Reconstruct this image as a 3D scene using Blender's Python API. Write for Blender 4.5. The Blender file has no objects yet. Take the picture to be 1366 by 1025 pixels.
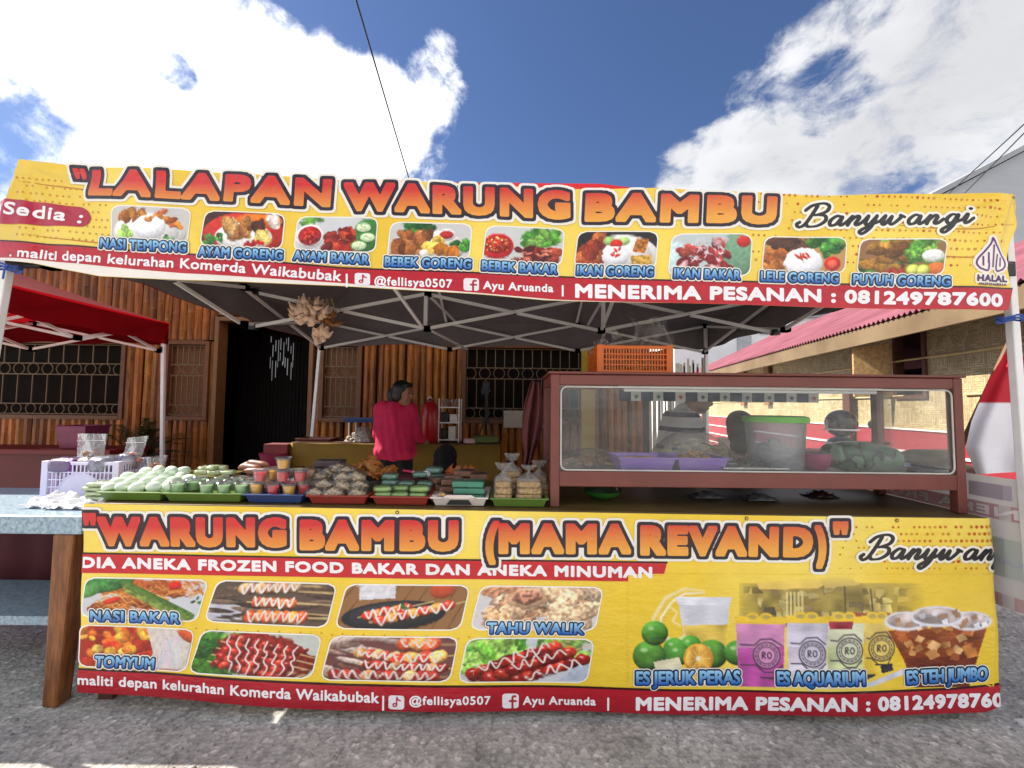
import bpy, bmesh, math, random
import numpy as np
from mathutils import Vector, Matrix, noise as mnoise
R = math.radians
random.seed(7); rng = np.random.default_rng(7)
S = bpy.context.scene; C = S.collection

# ------------------------------------------------------------------ camera, sky, sun, exposure
FPX, CAMZ = 570.0, 1.42
cd = bpy.data.cameras.new('camera'); cam = bpy.data.objects.new('camera', cd); C.objects.link(cam)
cd.sensor_width = 36; cd.lens = 36 * FPX / 1366; cd.clip_start = 0.02; cd.clip_end = 3000
CM = Matrix.Rotation(R(93), 4, 'X') @ Matrix.Rotation(R(0.6), 4, 'Z')
cam.matrix_world = Matrix.Translation((0, 0, CAMZ)) @ CM
S.camera = cam
CM3 = np.array(CM.to_3x3())
def rays(px, py):
    px = np.asarray(px, float); py = np.asarray(py, float)
    d = np.stack([(px - 683) / FPX, -(py - 512.5) / FPX, -np.ones_like(px)], -1)
    return d @ CM3.T
def P(px, py, Y):                       # the point at depth Y seen at a pixel of the 1366 px photograph
    d = rays(px, py); return Vector((d[0] * Y / d[1], Y, CAMZ + d[2] * Y / d[1]))
def lin(r, g, b):
    return tuple(((x / 255) / 12.92 if x <= 10 else ((x / 255 + 0.055) / 1.055) ** 2.4) for x in (r, g, b))

SUN = Vector((-1.0, 0.30, 0.95)).normalized()
sl = bpy.data.lights.new('sun', 'SUN'); so = bpy.data.objects.new('sun', sl); C.objects.link(so)
sl.energy = 4.6; sl.angle = R(0.53); sl.color = (1, 0.93, 0.82)
so.rotation_euler = SUN.to_track_quat('Z', 'Y').to_euler()
S.view_settings.view_transform = 'Standard'; S.view_settings.look = 'None'
S.view_settings.exposure = 1.10; S.view_settings.gamma = 1

W = bpy.data.worlds.new('World'); S.world = W; W.use_nodes = True
nt = W.node_tree; N = nt.nodes; L = nt.links
bg = N['Background']; bg.inputs[1].default_value = 1.0
sky = N.new('ShaderNodeTexSky'); sky.sky_type = 'NISHITA'; sky.sun_disc = False
sky.sun_elevation = math.asin(SUN.z); sky.sun_rotation = math.atan2(SUN.x, SUN.y)
sky.air_density = 1.0; sky.dust_density = 0.4; sky.ozone_density = 2.0
tc = N.new('ShaderNodeTexCoord')
def wm(op, a, b=None, c=None, clamp=False):
    n = N.new('ShaderNodeMath'); n.operation = op; n.use_clamp = clamp
    for i, x in enumerate((a, b, c)):
        if x is None: continue
        if isinstance(x, (int, float)): n.inputs[i].default_value = x
        else: L.new(x, n.inputs[i])
    return n.outputs[0]
def wmap(x, a, b, c=0.0, d=1.0, smooth=True):
    n = N.new('ShaderNodeMapRange'); n.interpolation_type = 'SMOOTHSTEP' if smooth else 'LINEAR'
    L.new(x, n.inputs[0])
    for i, y in enumerate((a, b, c, d)): n.inputs[1 + i].default_value = y
    return n.outputs[0]
def wnoise(scale, detail, rough, dist=0.0, stretch=(1, 1, 1), off=(0, 0, 0)):
    mp = N.new('ShaderNodeMapping'); L.new(tc.outputs['Generated'], mp.inputs[0])
    mp.inputs['Scale'].default_value = stretch; mp.inputs['Location'].default_value = off
    n = N.new('ShaderNodeTexNoise'); L.new(mp.outputs[0], n.inputs['Vector'])
    n.inputs['Scale'].default_value = scale; n.inputs['Detail'].default_value = detail
    n.inputs['Roughness'].default_value = rough; n.inputs['Distortion'].default_value = dist
    return n.outputs['Fac']
def blob(px, py, deg, w=1.0):
    d = rays(px, py); d = d / np.linalg.norm(d)
    n = N.new('ShaderNodeVectorMath'); n.operation = 'DOT_PRODUCT'
    L.new(tc.outputs['Generated'], n.inputs[0]); n.inputs[1].default_value = tuple(d)
    return wmap(n.outputs['Value'], math.cos(R(deg * 1.35)), math.cos(R(deg * 0.55)), 0, w)
def wmax(xs):
    o = xs[0]
    for x in xs[1:]: o = wm('MAXIMUM', o, x)
    return o
cl = wmax([blob(*a) for a in ((40, 20, 15), (150, 110, 13), (250, 190, 11), (340, 165, 10), (430, 185, 9), (500, 170, 6.5), (-120, 120, 16), (575, 120, 4, .62), (585, 80, 2.5, .45), (540, 200, 6, .55), (180, 20, 9), (250, 110, 6), (350, 110, 4, .7))])
cr = wmax([blob(*a) for a in ((1350, 60, 9), (1330, 150, 12), (1200, 190, 10), (1100, 215, 8), (1000, 240, 7), (940, 250, 5.5, .8), (1140, 40, 5, .5), (1075, 95, 4.5, .56), (1010, 150, 4, .5), (1250, 120, 7, .85), (960, 200, 3, .4), (1180, 105, 5, .5), (1420, 200, 14))])
holes = wmax([blob(225, 84, 1.9, .55), blob(215, 72, 1.6, .5), blob(240, 98, 1.4, .5), blob(60, 185, 4, .5), blob(20, 150, 3, .55), blob(0, 200, 5, .65), blob(1185, 240, 4, .4), blob(1240, 215, 3, .3), blob(1110, 130, 3.4, .35)])
nz = wm('ADD', wm('MULTIPLY', wnoise(5.5, 9, 0.66, 0.3), .72), wm('MULTIPLY', wnoise(19, 8, 0.65, 0.5, (1, 1, 1), (1, 5, 2)), .28))
nzr = wm('ADD', wm('MULTIPLY', wnoise(6.5, 9, 0.64, 0.5, (1.0, 1.0, 1.6), (3, 1, 2)), .7), wm('MULTIPLY', wnoise(17, 8, 0.65, .6, (1, 1, 1.5), (4, 5, 2)), .3))
def dens(cov, n, k=2.3):
    x = wm('ADD', cov, wm('MULTIPLY', wm('SUBTRACT', n, 0.5), k))
    return wmap(wm('SUBTRACT', x, holes), 0.34, 0.80)
dl = dens(cl, nz); dr = wm('MULTIPLY', dens(cr, nzr, 2.2), wmap(wnoise(9, 9, .7, .4, (1, 1, 1.4), (2, 8, 1)), .22, .50, .55, 1.0))
sx = N.new('ShaderNodeSeparateXYZ'); L.new(tc.outputs['Generated'], sx.inputs[0])
bk = wm('MULTIPLY', wmap(sx.outputs[1], 0.05, -0.35), wmap(wnoise(2.2, 6, .55), .40, .58))  # broken cloud added behind the camera, out of view, to lift the fill
shade = wmap(wnoise(4.0, 5, .5, 0.2, (1, 1, 2), (7, 2, 0)), .3, .7, 0.80, 1.05)
skys = N.new('ShaderNodeMix'); skys.data_type = 'RGBA'; skys.blend_type = 'MULTIPLY'; skys.inputs[0].default_value = 1
L.new(sky.outputs[0], skys.inputs[6]); skys.inputs[7].default_value = (0.042, 0.047, 0.060, 1)
def over(base, fac, val, tint):
    col = N.new('ShaderNodeMix'); col.data_type = 'RGBA'; col.blend_type = 'MULTIPLY'; col.inputs[0].default_value = 1
    col.inputs[6].default_value = (*tint, 1)
    if isinstance(val, (int, float)): col.inputs[7].default_value = (val, val, val, 1)
    else: L.new(val, col.inputs[7])
    m = N.new('ShaderNodeMix'); m.data_type = 'RGBA'; L.new(fac, m.inputs[0]); L.new(base, m.inputs[6]); L.new(col.outputs[2], m.inputs[7])
    return m.outputs[2]
o = over(skys.outputs[2], bk, 0.75, (1, 1, 1.0))
o = over(o, dr, shade, (0.44, 0.445, 0.46))
o = over(o, dl, 0.85, (1.0, 1.0, 1.0))
L.new(o, bg.inputs[0])

# ------------------------------------------------------------------ helpers
def mkmat(name):
    m = bpy.data.materials.new(name); m.use_nodes = True
    return m, m.node_tree.nodes, m.node_tree.links, m.node_tree.nodes['Principled BSDF']
def tnoise(n, l, scale, detail=4, rough=.55, stretch=(1, 1, 1), coord='Object'):
    t = n.new('ShaderNodeTexCoord'); mp = n.new('ShaderNodeMapping'); l.new(t.outputs[coord], mp.inputs[0]); mp.inputs['Scale'].default_value = stretch
    x = n.new('ShaderNodeTexNoise'); l.new(mp.outputs[0], x.inputs['Vector'])
    x.inputs['Scale'].default_value = scale; x.inputs['Detail'].default_value = detail; x.inputs['Roughness'].default_value = rough
    return x.outputs['Fac']
def ramp(n, l, fac, stops):
    r = n.new('ShaderNodeValToRGB'); l.new(fac, r.inputs[0]); e = r.color_ramp.elements
    while len(e) < len(stops): e.new(0.5)
    for i, (p, c) in enumerate(stops): e[i].position = p; e[i].color = (*c, 1)
    return r.outputs[0]
def bump(n, l, b, h, strength, dist=0.01):
    x = n.new('ShaderNodeBump'); x.inputs['Strength'].default_value = strength; x.inputs['Distance'].default_value = dist
    l.new(h, x.inputs['Height']); l.new(x.outputs[0], b.inputs['Normal'])
def mat(name, rgb, rough=.5, var=.25, scale=9, bmp=.15, bscale=40, metal=0, stretch=(1, 1, 1), rgb2=None, attr=False, spec=.5):
    m, n, l, b = mkmat(name); c = lin(*rgb)
    c2 = lin(*rgb2) if rgb2 else tuple(x * (1 - var) for x in c)
    f = tnoise(n, l, scale, 5, .6, stretch)
    col = ramp(n, l, f, [(.3, c2), (.65, c)])
    if attr:
        a = n.new('ShaderNodeAttribute'); a.attribute_name = 'Col'
        x = n.new('ShaderNodeMix'); x.data_type = 'RGBA'; x.blend_type = 'MULTIPLY'; x.inputs[0].default_value = 1
        l.new(col, x.inputs[6]); l.new(a.outputs['Color'], x.inputs[7]); col = x.outputs[2]
    l.new(col, b.inputs['Base Color'])
    b.inputs['Roughness'].default_value = rough; b.inputs['Metallic'].default_value = metal; b.inputs['Specular IOR Level'].default_value = spec
    if bmp: bump(n, l, b, tnoise(n, l, bscale, 4, .6, stretch), bmp, .004)
    return m
def clear(name, tint=(240, 240, 245), gloss=.10, milk=.06, rough=.08, crinkle=0):
    m, n, l, b = mkmat(name); out = n['Material Output']
    t = n.new('ShaderNodeBsdfTransparent'); t.inputs[0].default_value = (*lin(*tint), 1)
    b.inputs['Base Color'].default_value = (*lin(*tint), 1); b.inputs['Roughness'].default_value = .5
    g = n.new('ShaderNodeBsdfGlossy'); g.inputs['Roughness'].default_value = rough
    a = n.new('ShaderNodeMixShader'); a.inputs[0].default_value = milk; l.new(t.outputs[0], a.inputs[1]); l.new(b.outputs[0], a.inputs[2])
    lw = n.new('ShaderNodeLayerWeight'); lw.inputs[0].default_value = .25
    mm = n.new('ShaderNodeMath'); mm.operation = 'MULTIPLY_ADD'; l.new(lw.outputs['Fresnel'], mm.inputs[0]); mm.inputs[1].default_value = .6; mm.inputs[2].default_value = gloss * .4; mm.use_clamp = True
    z = n.new('ShaderNodeMixShader'); l.new(mm.outputs[0], z.inputs[0]); l.new(a.outputs[0], z.inputs[1]); l.new(g.outputs[0], z.inputs[2]); l.new(z.outputs[0], out.inputs[0])
    if crinkle:
        x = n.new('ShaderNodeBump'); x.inputs['Strength'].default_value = crinkle; x.inputs['Distance'].default_value = .01
        l.new(tnoise(n, l, 45, 3, .6), x.inputs['Height']); l.new(x.outputs[0], g.inputs['Normal']); l.new(x.outputs[0], lw.inputs['Normal'])
    return m

LOC = {}
class MB:
    def __init__(s): s.v = []; s.f = []; s.c = []
    def add(s, vs, fs, col=(1, 1, 1)):
        o = len(s.v); s.v += [tuple(x) for x in vs]; s.f += [tuple(i + o for i in f) for f in fs]
        s.c += [col] * len(vs) if not isinstance(col, list) else col; return s
    def box(s, x0, x1, y0, y1, z0, z1, col=(1, 1, 1)):
        return s.add([(x, y, z) for z in (z0, z1) for y in (y0, y1) for x in (x0, x1)], [(0, 2, 3, 1), (4, 5, 7, 6), (0, 1, 5, 4), (2, 6, 7, 3), (0, 4, 6, 2), (1, 3, 7, 5)], col)
    def obox(s, c, size, rot=None, col=(1, 1, 1)):
        m = rot or Matrix.Identity(3); c = Vector(c)
        vs = [c + m @ Vector((x * size[0] / 2, y * size[1] / 2, z * size[2] / 2)) for z in (-1, 1) for y in (-1, 1) for x in (-1, 1)]
        return s.add(vs, [(0, 2, 3, 1), (4, 5, 7, 6), (0, 1, 5, 4), (2, 6, 7, 3), (0, 4, 6, 2), (1, 3, 7, 5)], col)
    def bar(s, p, q, w, h=None, up=(0, 0, 1), col=(1, 1, 1)):
        p = Vector(p); q = Vector(q); h = h or w; d = (q - p).normalized(); u = Vector(up)
        if abs(d.dot(u)) > .98: u = Vector((0, 1, 0))
        a = d.cross(u).normalized() * w / 2; b = a.cross(d).normalized() * h / 2
        vs = [e + i * a + j * b for e in (p, q) for j in (-1, 1) for i in (-1, 1)]
        return s.add(vs, [(0, 1, 3, 2), (4, 6, 7, 5), (0, 4, 5, 1), (2, 3, 7, 6), (0, 2, 6, 4), (1, 5, 7, 3)], col)
    def tube(s, pts, rad, n=8, col=(1, 1, 1), cap=True):
        pts = [Vector(p) for p in pts]; k = len(pts); rad = rad if isinstance(rad, (list, tuple)) else [rad] * k
        vs = []; u = None
        for i, p in enumerate(pts):
            d = (pts[min(i + 1, k - 1)] - pts[max(i - 1, 0)]).normalized()
            if u is None: u = Vector((0, 0, 1)) if abs(d.z) < .9 else Vector((1, 0, 0))
            a = d.cross(u).normalized(); u = a.cross(d).normalized()
            vs += [p + (a * math.cos(t) + u * math.sin(t)) * rad[i] for t in [2 * math.pi * j / n for j in range(n)]]
        fs = [(i * n + j, i * n + (j + 1) % n, (i + 1) * n + (j + 1) % n, (i + 1) * n + j) for i in range(k - 1) for j in range(n)]
        if cap: fs += [tuple(range(n))[::-1], tuple((k - 1) * n + j for j in range(n))]
        return s.add(vs, fs, col)
    def lathe(s, c, prof, n=20, sx=1, sy=1, col=(1, 1, 1), m=None, wob=None):
        c = Vector(c); vs = []
        for i, (r, z) in enumerate(prof):
            for j in range(n):
                t = 2 * math.pi * j / n; rr = r * (wob(t, i) if wob else 1)
                q = Vector((rr * math.cos(t) * sx, rr * math.sin(t) * sy, z)); vs.append(c + (m @ q if m else q))
        k = len(prof)
        fs = [(i * n + j, i * n + (j + 1) % n, (i + 1) * n + (j + 1) % n, (i + 1) * n + j) for i in range(k - 1) for j in range(n)]
        if prof[0][0] > 1e-6: fs.append(tuple(range(n))[::-1])
        if prof[-1][0] > 1e-6: fs.append(tuple((k - 1) * n + j for j in range(n)))
        return s.add(vs, fs, col)
    def ball(s, c, r, n=12, col=(1, 1, 1), m=None, sq=1.0):
        rx, ry, rz = r if isinstance(r, (tuple, list)) else (r, r, r); k = max(4, n // 2)
        sg = lambda x: math.copysign(abs(x) ** sq, x)
        vs = [Vector((0, 0, -rz))]; c = Vector(c)
        for i in range(1, k):
            a = -math.pi / 2 + math.pi * i / k
            vs += [Vector((rx * sg(math.cos(a)) * sg(math.cos(2 * math.pi * j / n)), ry * sg(math.cos(a)) * sg(math.sin(2 * math.pi * j / n)), rz * sg(math.sin(a)))) for j in range(n)]
        vs.append(Vector((0, 0, rz))); t = len(vs) - 1
        fs = [(0, 1 + (j + 1) % n, 1 + j) for j in range(n)] + [(1 + (i - 1) * n + j, 1 + (i - 1) * n + (j + 1) % n, 1 + i * n + (j + 1) % n, 1 + i * n + j) for i in range(1, k - 1) for j in range(n)] + [(t, 1 + (k - 2) * n + j, 1 + (k - 2) * n + (j + 1) % n) for j in range(n)]
        return s.add([c + (m @ v if m else v) for v in vs], fs, col)
    def grid(s, fn, nu, nv, col=(1, 1, 1)):
        vs = [fn(i / nu, j / nv) for j in range(nv + 1) for i in range(nu + 1)]
        return s.add(vs, [(j * (nu + 1) + i, j * (nu + 1) + i + 1, (j + 1) * (nu + 1) + i + 1, (j + 1) * (nu + 1) + i) for j in range(nv) for i in range(nu)], col)
    def prism(s, poly, y0, y1, col=(1, 1, 1), ax='y'):
        k = len(poly); g = (lambda a, b, t: (a, t, b)) if ax == 'y' else ((lambda a, b, t: (t, a, b)) if ax == 'x' else (lambda a, b, t: (a, b, t)))
        return s.add([g(a, b, t) for t in (y0, y1) for a, b in poly], [tuple(range(k)), tuple(range(k, 2 * k))[::-1]] + [(i, i + k, (i + 1) % k + k, (i + 1) % k) for i in range(k)], col)
    def build(s, name, m, parent=None, smooth=False, bevel=0, loc=None, colors=False, solid=0):
        me = bpy.data.meshes.new(name)
        if parent is not None:
            r = parent
            while r.parent: r = r.parent
            o0 = LOC.get(r, Vector())
        else:
            a = np.array(s.v); o0 = Vector(loc) if loc is not None else Vector(((a[:, 0].min() + a[:, 0].max()) / 2, (a[:, 1].min() + a[:, 1].max()) / 2, a[:, 2].min()))
        me.from_pydata([(x - o0.x, y - o0.y, z - o0.z) for x, y, z in s.v], [], s.f)
        if colors:
            at = me.color_attributes.new('Col', 'FLOAT_COLOR', 'POINT')
            ca = np.ones((len(s.v), 4), np.float32); ca[:, :3] = np.array(s.c); at.data.foreach_set('color', ca.ravel())
        me.materials.append(m); ob = bpy.data.objects.new(name, me); C.objects.link(ob)
        if parent is not None: ob.parent = parent
        else: ob.location = o0; LOC[ob] = o0
        bm = bmesh.new(); bm.from_mesh(me); bmesh.ops.recalc_face_normals(bm, faces=bm.faces); bm.to_mesh(me); bm.free()
        if smooth:
            me.polygons.foreach_set('use_smooth', [True] * len(me.polygons))
            me.set_sharp_from_angle(angle=R(42))
        if bevel:
            md = ob.modifiers.new('edges', 'BEVEL'); md.width = bevel; md.segments = 2; md.limit_method = 'ANGLE'; md.angle_limit = R(50)
        if solid:
            md = ob.modifiers.new('thickness', 'SOLIDIFY'); md.thickness = solid; md.offset = 0
        return ob
def tag(o, label, cat, group=None, kind=None):
    if label: o['label'] = label
    if cat: o['category'] = cat
    if group: o['group'] = group
    if kind: o['kind'] = kind
    return o
def thing(name, label, cat, loc, group=None):
    o = bpy.data.objects.new(name, None); C.objects.link(o); o.location = loc; o.empty_display_size = .1; LOC[o] = Vector(loc)
    return tag(o, label, cat, group)
def struct(o, kind='structure'): o['kind'] = kind; return o
KIDS = {}
def dup(root, loc, label=None, rz=0.0, sc=None, rot=None, group=None):
    r = root.copy(); C.objects.link(r); r.location = loc; r.rotation_euler = rot or (0, 0, rz)
    if sc: r.scale = sc if isinstance(sc, (tuple, list)) else (sc, sc, sc)
    if label: r['label'] = label
    if group: r['group'] = group
    for ch in list(root.children):
        c = ch.copy(); C.objects.link(c); c.parent = r
        for g in list(ch.children):
            d = g.copy(); C.objects.link(d); d.parent = c
    return r

# materials
M = {}
M['maroon'] = mat('maroon_paint', (120, 62, 52), .5, .22, 6, .12, 60)
M['white_tube'] = mat('white_powder_coat', (236, 232, 230), .4, .1, 12, 0)
M['black_plastic'] = mat('black_plastic', (22, 22, 24), .45, .2, 12, 0)
M['dark_canvas'] = mat('dark_canvas_lining', (118, 110, 112), .85, .2, 5, .15, 90)
M['red_canvas'] = mat('red_canvas', (168, 16, 26), .9, .18, 3, .2, 30, spec=.1)
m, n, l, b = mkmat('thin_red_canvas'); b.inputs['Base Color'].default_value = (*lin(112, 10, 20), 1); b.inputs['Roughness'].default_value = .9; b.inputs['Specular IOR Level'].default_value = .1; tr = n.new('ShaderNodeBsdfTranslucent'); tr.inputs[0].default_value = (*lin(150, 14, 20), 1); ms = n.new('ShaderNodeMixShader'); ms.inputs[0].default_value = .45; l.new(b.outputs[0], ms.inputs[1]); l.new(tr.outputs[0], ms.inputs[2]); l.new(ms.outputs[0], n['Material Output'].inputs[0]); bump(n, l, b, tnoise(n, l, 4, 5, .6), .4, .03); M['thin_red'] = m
M['wood'] = mat('varnished_wood', (150, 92, 45), .45, .1, 7, .25, 30, stretch=(9, 9, .9), rgb2=(82, 44, 20))
M['dark_wood'] = mat('dark_wood', (88, 46, 28), .55, .35, 8, .2, 40, stretch=(6, 6, 1))
M['pale_wood'] = mat('pale_timber', (205, 172, 118), .65, .25, 8, .2, 40, stretch=(3, 3, 3), rgb2=(160, 122, 76))
M['bamboo'] = mat('varnished_bamboo', (188, 116, 42), .42, .35, 5, .15, 30, stretch=(6, 6, .7), rgb2=(104, 56, 18), attr=True)
M['black_iron'] = mat('rusty_iron', (120, 96, 70), .6, .3, 9, .1)
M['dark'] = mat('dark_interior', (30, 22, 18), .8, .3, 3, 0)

def noise_field(a, b, sc, seed):
    r = np.random.default_rng(seed); g = r.random((64, 64)); x = np.asarray(a) * sc; y = np.asarray(b) * sc
    xi = np.floor(x).astype(int); yi = np.floor(y).astype(int); fx = x - xi; fy = y - yi
    fx = fx * fx * (3 - 2 * fx); fy = fy * fy * (3 - 2 * fy)
    G = lambda i, j: g[i % 64, j % 64]
    return (G(xi, yi) * (1 - fx) + G(xi + 1, yi) * fx) * (1 - fy) + (G(xi, yi + 1) * (1 - fx) + G(xi + 1, yi + 1) * fx) * fy

# ------------------------------------------------------------------ the setting
def gz(x, y):
    t = min(max((y - 2.4) / 3.0, 0), 1); return .16 * t * t * (3 - 2 * t)
m, n, l, b = mkmat('gravelly_asphalt')
f1 = tnoise(n, l, 1.6, 5, .6); f2 = tnoise(n, l, 34, 6, .75)
c1 = ramp(n, l, f1, [(.3, lin(192, 189, 185)), (.7, lin(222, 218, 213))])
vo = n.new('ShaderNodeTexVoronoi'); t = n.new('ShaderNodeTexCoord'); l.new(t.outputs['Object'], vo.inputs['Vector']); vo.inputs['Scale'].default_value = 50; vo.inputs['Randomness'].default_value = 1
st = ramp(n, l, vo.outputs['Color'], [(.0, (.55, .55, .55)), (.45, (.86, .86, .85)), (.8, (1.0, .99, .97)), (.96, (1.4, 1.38, 1.35))])
ed = ramp(n, l, vo.outputs['Distance'], [(.0, (1, 1, 1)), (.75, (.92, .92, .92)), (1.0, (.7, .7, .7))])
def mul(a, bb):
    x = n.new('ShaderNodeMix'); x.data_type = 'RGBA'; x.blend_type = 'MULTIPLY'; x.inputs[0].default_value = 1; l.new(a, x.inputs[6]); l.new(bb, x.inputs[7]); return x.outputs[2]
f3 = ramp(n, l, f2, [(.3, (.6, .6, .6)), (.7, (1.15, 1.14, 1.12))])
f4 = ramp(n, l, tnoise(n, l, 3.2, 4, .65), [(.34, (.8, .8, .8)), (.5, (1, 1, 1))])
vc = n.new('ShaderNodeTexVoronoi'); vc.feature = 'DISTANCE_TO_EDGE'; vc.inputs['Scale'].default_value = 1.1; wv_ = n.new('ShaderNodeMix'); wv_.data_type = 'VECTOR'; wv_.inputs[0].default_value = .12; l.new(t.outputs['Object'], wv_.inputs[4]); nz_ = n.new('ShaderNodeTexNoise'); nz_.inputs['Scale'].default_value = 5; nz_.inputs['Detail'].default_value = 6; l.new(t.outputs['Object'], nz_.inputs['Vector']); l.new(nz_.outputs['Color'], wv_.inputs[5]); l.new(wv_.outputs[1], vc.inputs['Vector'])
ck_ = ramp(n, l, vc.outputs['Distance'], [(.0, (.72, .71, .70)), (.004, (.9, .9, .9)), (.009, (1, 1, 1))]); oil = ramp(n, l, tnoise(n, l, .9, 3, .5), [(.28, (.74, .73, .72)), (.42, (1, 1, 1))])
l.new(mul(mul(mul(mul(mul(mul(c1, st), ed), f3), f4), ck_), oil), b.inputs['Base Color']); b.inputs['Roughness'].default_value = .85
ah = n.new('ShaderNodeMath'); ah.operation = 'ADD'; l.new(f2, ah.inputs[0]); l.new(vo.outputs['Distance'], ah.inputs[1])
bump(n, l, b, ah.outputs[0], .9, .006)
M['asphalt'] = m
gx = sorted(set([-300, -120, -50, -25, -14, -9] + [round(-6 + .25 * i, 3) for i in range(57)] + [9.5, 14, 25, 50, 120, 300]))
gy = sorted(set([-300, -120, -50, -20, -8, -3, -1] + [round(.2 * i, 3) for i in range(41)] + [9, 12, 18, 30, 60, 120, 300]))
mb = MB(); mb.add([(x, y, gz(x, y)) for y in gy for x in gx], [(j * len(gx) + i, j * len(gx) + i + 1, (j + 1) * len(gx) + i + 1, (j + 1) * len(gx) + i) for j in range(len(gy) - 1) for i in range(len(gx) - 1)])
struct(mb.build('ground', M['asphalt'], loc=(0, 0, 0)))
# loose chips on the road
mb = MB()
for i in range(620):
    x = random.uniform(-2.6, 2.8); y = random.uniform(1.45, 2.1) if random.random() < .8 else random.uniform(2.1, 3.0); r = random.choice((.003, .004, .005, .006, .009))
    if y > 1.98 and -2.1 < x < 2.3: continue
    mb.ball((x, y, gz(x, y) + r * .4), (r * 1.3, r, r * .8), 6, m=Matrix.Rotation(random.random() * 6, 3, 'Z'))
M['chip'] = mat('pale_stone_chips', (158, 152, 144), .9, .45, 30, .2)
struct(mb.build('road_grit', M['chip']), 'stuff')

# --- bamboo house front
WY = 5.6
house = thing('bamboo_house', 'bamboo house front of upright varnished poles with grilled windows and a dark doorway', 'house', (-3, WY + .6, gz(0, 5.6)))
def bpoles(mb, x0, x1, z0, z1, y=WY, d=.10):
    k = max(1, round((x1 - x0) / d)); w = (x1 - x0) / k
    for i in range(k):
        x = x0 + w * (i + .5); r = w * .5 * random.uniform(.9, 1.0); pts = []; rad = []; z = z0; lean = random.uniform(-.012, .012)
        pts.append((x, y, z0)); rad.append(r); z = z0 + random.uniform(.1, .42)
        while z < z1 - .06:
            for dz, rr in ((-.02, 1), (-.006, 1.09), (.006, .94), (.02, 1)):
                pts.append((x + lean * (z - z0), y, z + dz)); rad.append(r * rr)
            z += random.uniform(.3, .44)
        pts.append((x + lean * (z1 - z0), y, z1)); rad.append(r)
        t = random.uniform(.5, 1.15); mb.tube(pts, rad, 7, col=(t, t * random.uniform(.86, 1.02), t * random.uniform(.75, 1)), cap=True)
def X(px, Y): return P(px, 540, Y).x
def Z(py, Y, px=683): return P(px, py, Y).z
zf, zd = gz(0, 5.6), Z(430, WY, 350)
xs = {k: X(v, WY) for k, v in dict(wl=-330, wr=168, s0=222, s1=279, d0=292, d1=413, m0=428, m1=482, r0=617, r1=790, e=858).items()}
zw0, zw1 = Z(560, WY, 250), Z(456, WY, 250)
mb = MB()
bpoles(mb, xs['wl'] - 1.5, xs['d0'] - .06, zw1 + .02, 3.35); bpoles(mb, xs['d0'] - .06, xs['d1'] + .06, zd + .08, 3.35); bpoles(mb, xs['d1'] + .06, xs['e'], zw1 + .02, 3.35)
bpoles(mb, xs['wl'] - 1.5, xs['wl'], zf, zw1); bpoles(mb, xs['wl'], xs['wr'], zf, zw0); bpoles(mb, xs['wr'], xs['s0'], zf, zw1); bpoles(mb, xs['s0'], xs['s1'], zf, zw0)
bpoles(mb, xs['s1'], xs['d0'] - .06, zf, zw1); bpoles(mb, xs['d1'] + .06, xs['m0'], zf, zw1); bpoles(mb, xs['m0'], xs['m1'], zf, zw0)
bpoles(mb, xs['m1'], xs['r0'], zf, zw1, d=.093); bpoles(mb, xs['r0'], xs['r1'], zf, zw0); bpoles(mb, xs['r1'], xs['e'], zf, zw1)
mb.build('bamboo_cladding', M['bamboo'], house, smooth=True, colors=True)
mb = MB(); mb.box(xs['wl'] - 1.5, xs['d0'] - .05, WY + .06, WY + .1, zf, zw0 - .02).box(xs['d1'] + .05, xs['e'], WY + .06, WY + .1, zf, zw0 - .02)
mb.box(xs['wl'] - 1.5, xs['d0'] - .05, WY + .06, WY + .1, zw1 + .02, 3.35).box(xs['d1'] + .05, xs['e'], WY + .06, WY + .1, zw1 + .02, 3.35).box(xs['d0'] - .05, xs['d1'] + .05, WY + .06, WY + .1, zd + .1, 3.35)
for a, bb in (('wr', 's0'), ('m1', 'r0')): mb.box(xs[a], xs[bb], WY + .06, WY + .1, zw0 - .02, zw1 + .02)
mb.build('inner_wall', M['dark_wood'], house)
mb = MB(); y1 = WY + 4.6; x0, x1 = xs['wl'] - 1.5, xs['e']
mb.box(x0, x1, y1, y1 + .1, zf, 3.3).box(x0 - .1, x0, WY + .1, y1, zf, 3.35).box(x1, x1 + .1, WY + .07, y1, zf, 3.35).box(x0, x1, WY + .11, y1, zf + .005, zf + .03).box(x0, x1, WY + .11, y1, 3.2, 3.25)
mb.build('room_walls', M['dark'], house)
mb = MB(); mb.prism([(WY - .35, 3.36), (WY + 2.5, 3.7), (WY + 5.4, 3.36), (WY + 5.4, 3.41), (WY + 2.5, 3.75), (WY - .35, 3.41)], x0 - .3, x1 + .4, ax='x')
mb.build('roof', mat('zinc_roofing', (140, 132, 128), .5, .25, 4, .2, 20, .3), house)
for a, bb, z0, z1, ww in (('d0', 'd1', zf, zd, .055),):
    mb = MB(); mb.box(xs[a] - ww, xs[a], WY - .07, WY + .12, z0, z1 + ww).box(xs[bb], xs[bb] + ww, WY - .07, WY + .12, z0, z1 + ww).box(xs[a], xs[bb], WY - .07, WY + .12, z1, z1 + ww)
    mb.build('door_frame', mat('doorway_wood', (128, 84, 46), .5, .3, 8, .2, 40, stretch=(6, 6, 1)), house, bevel=.006)
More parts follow.
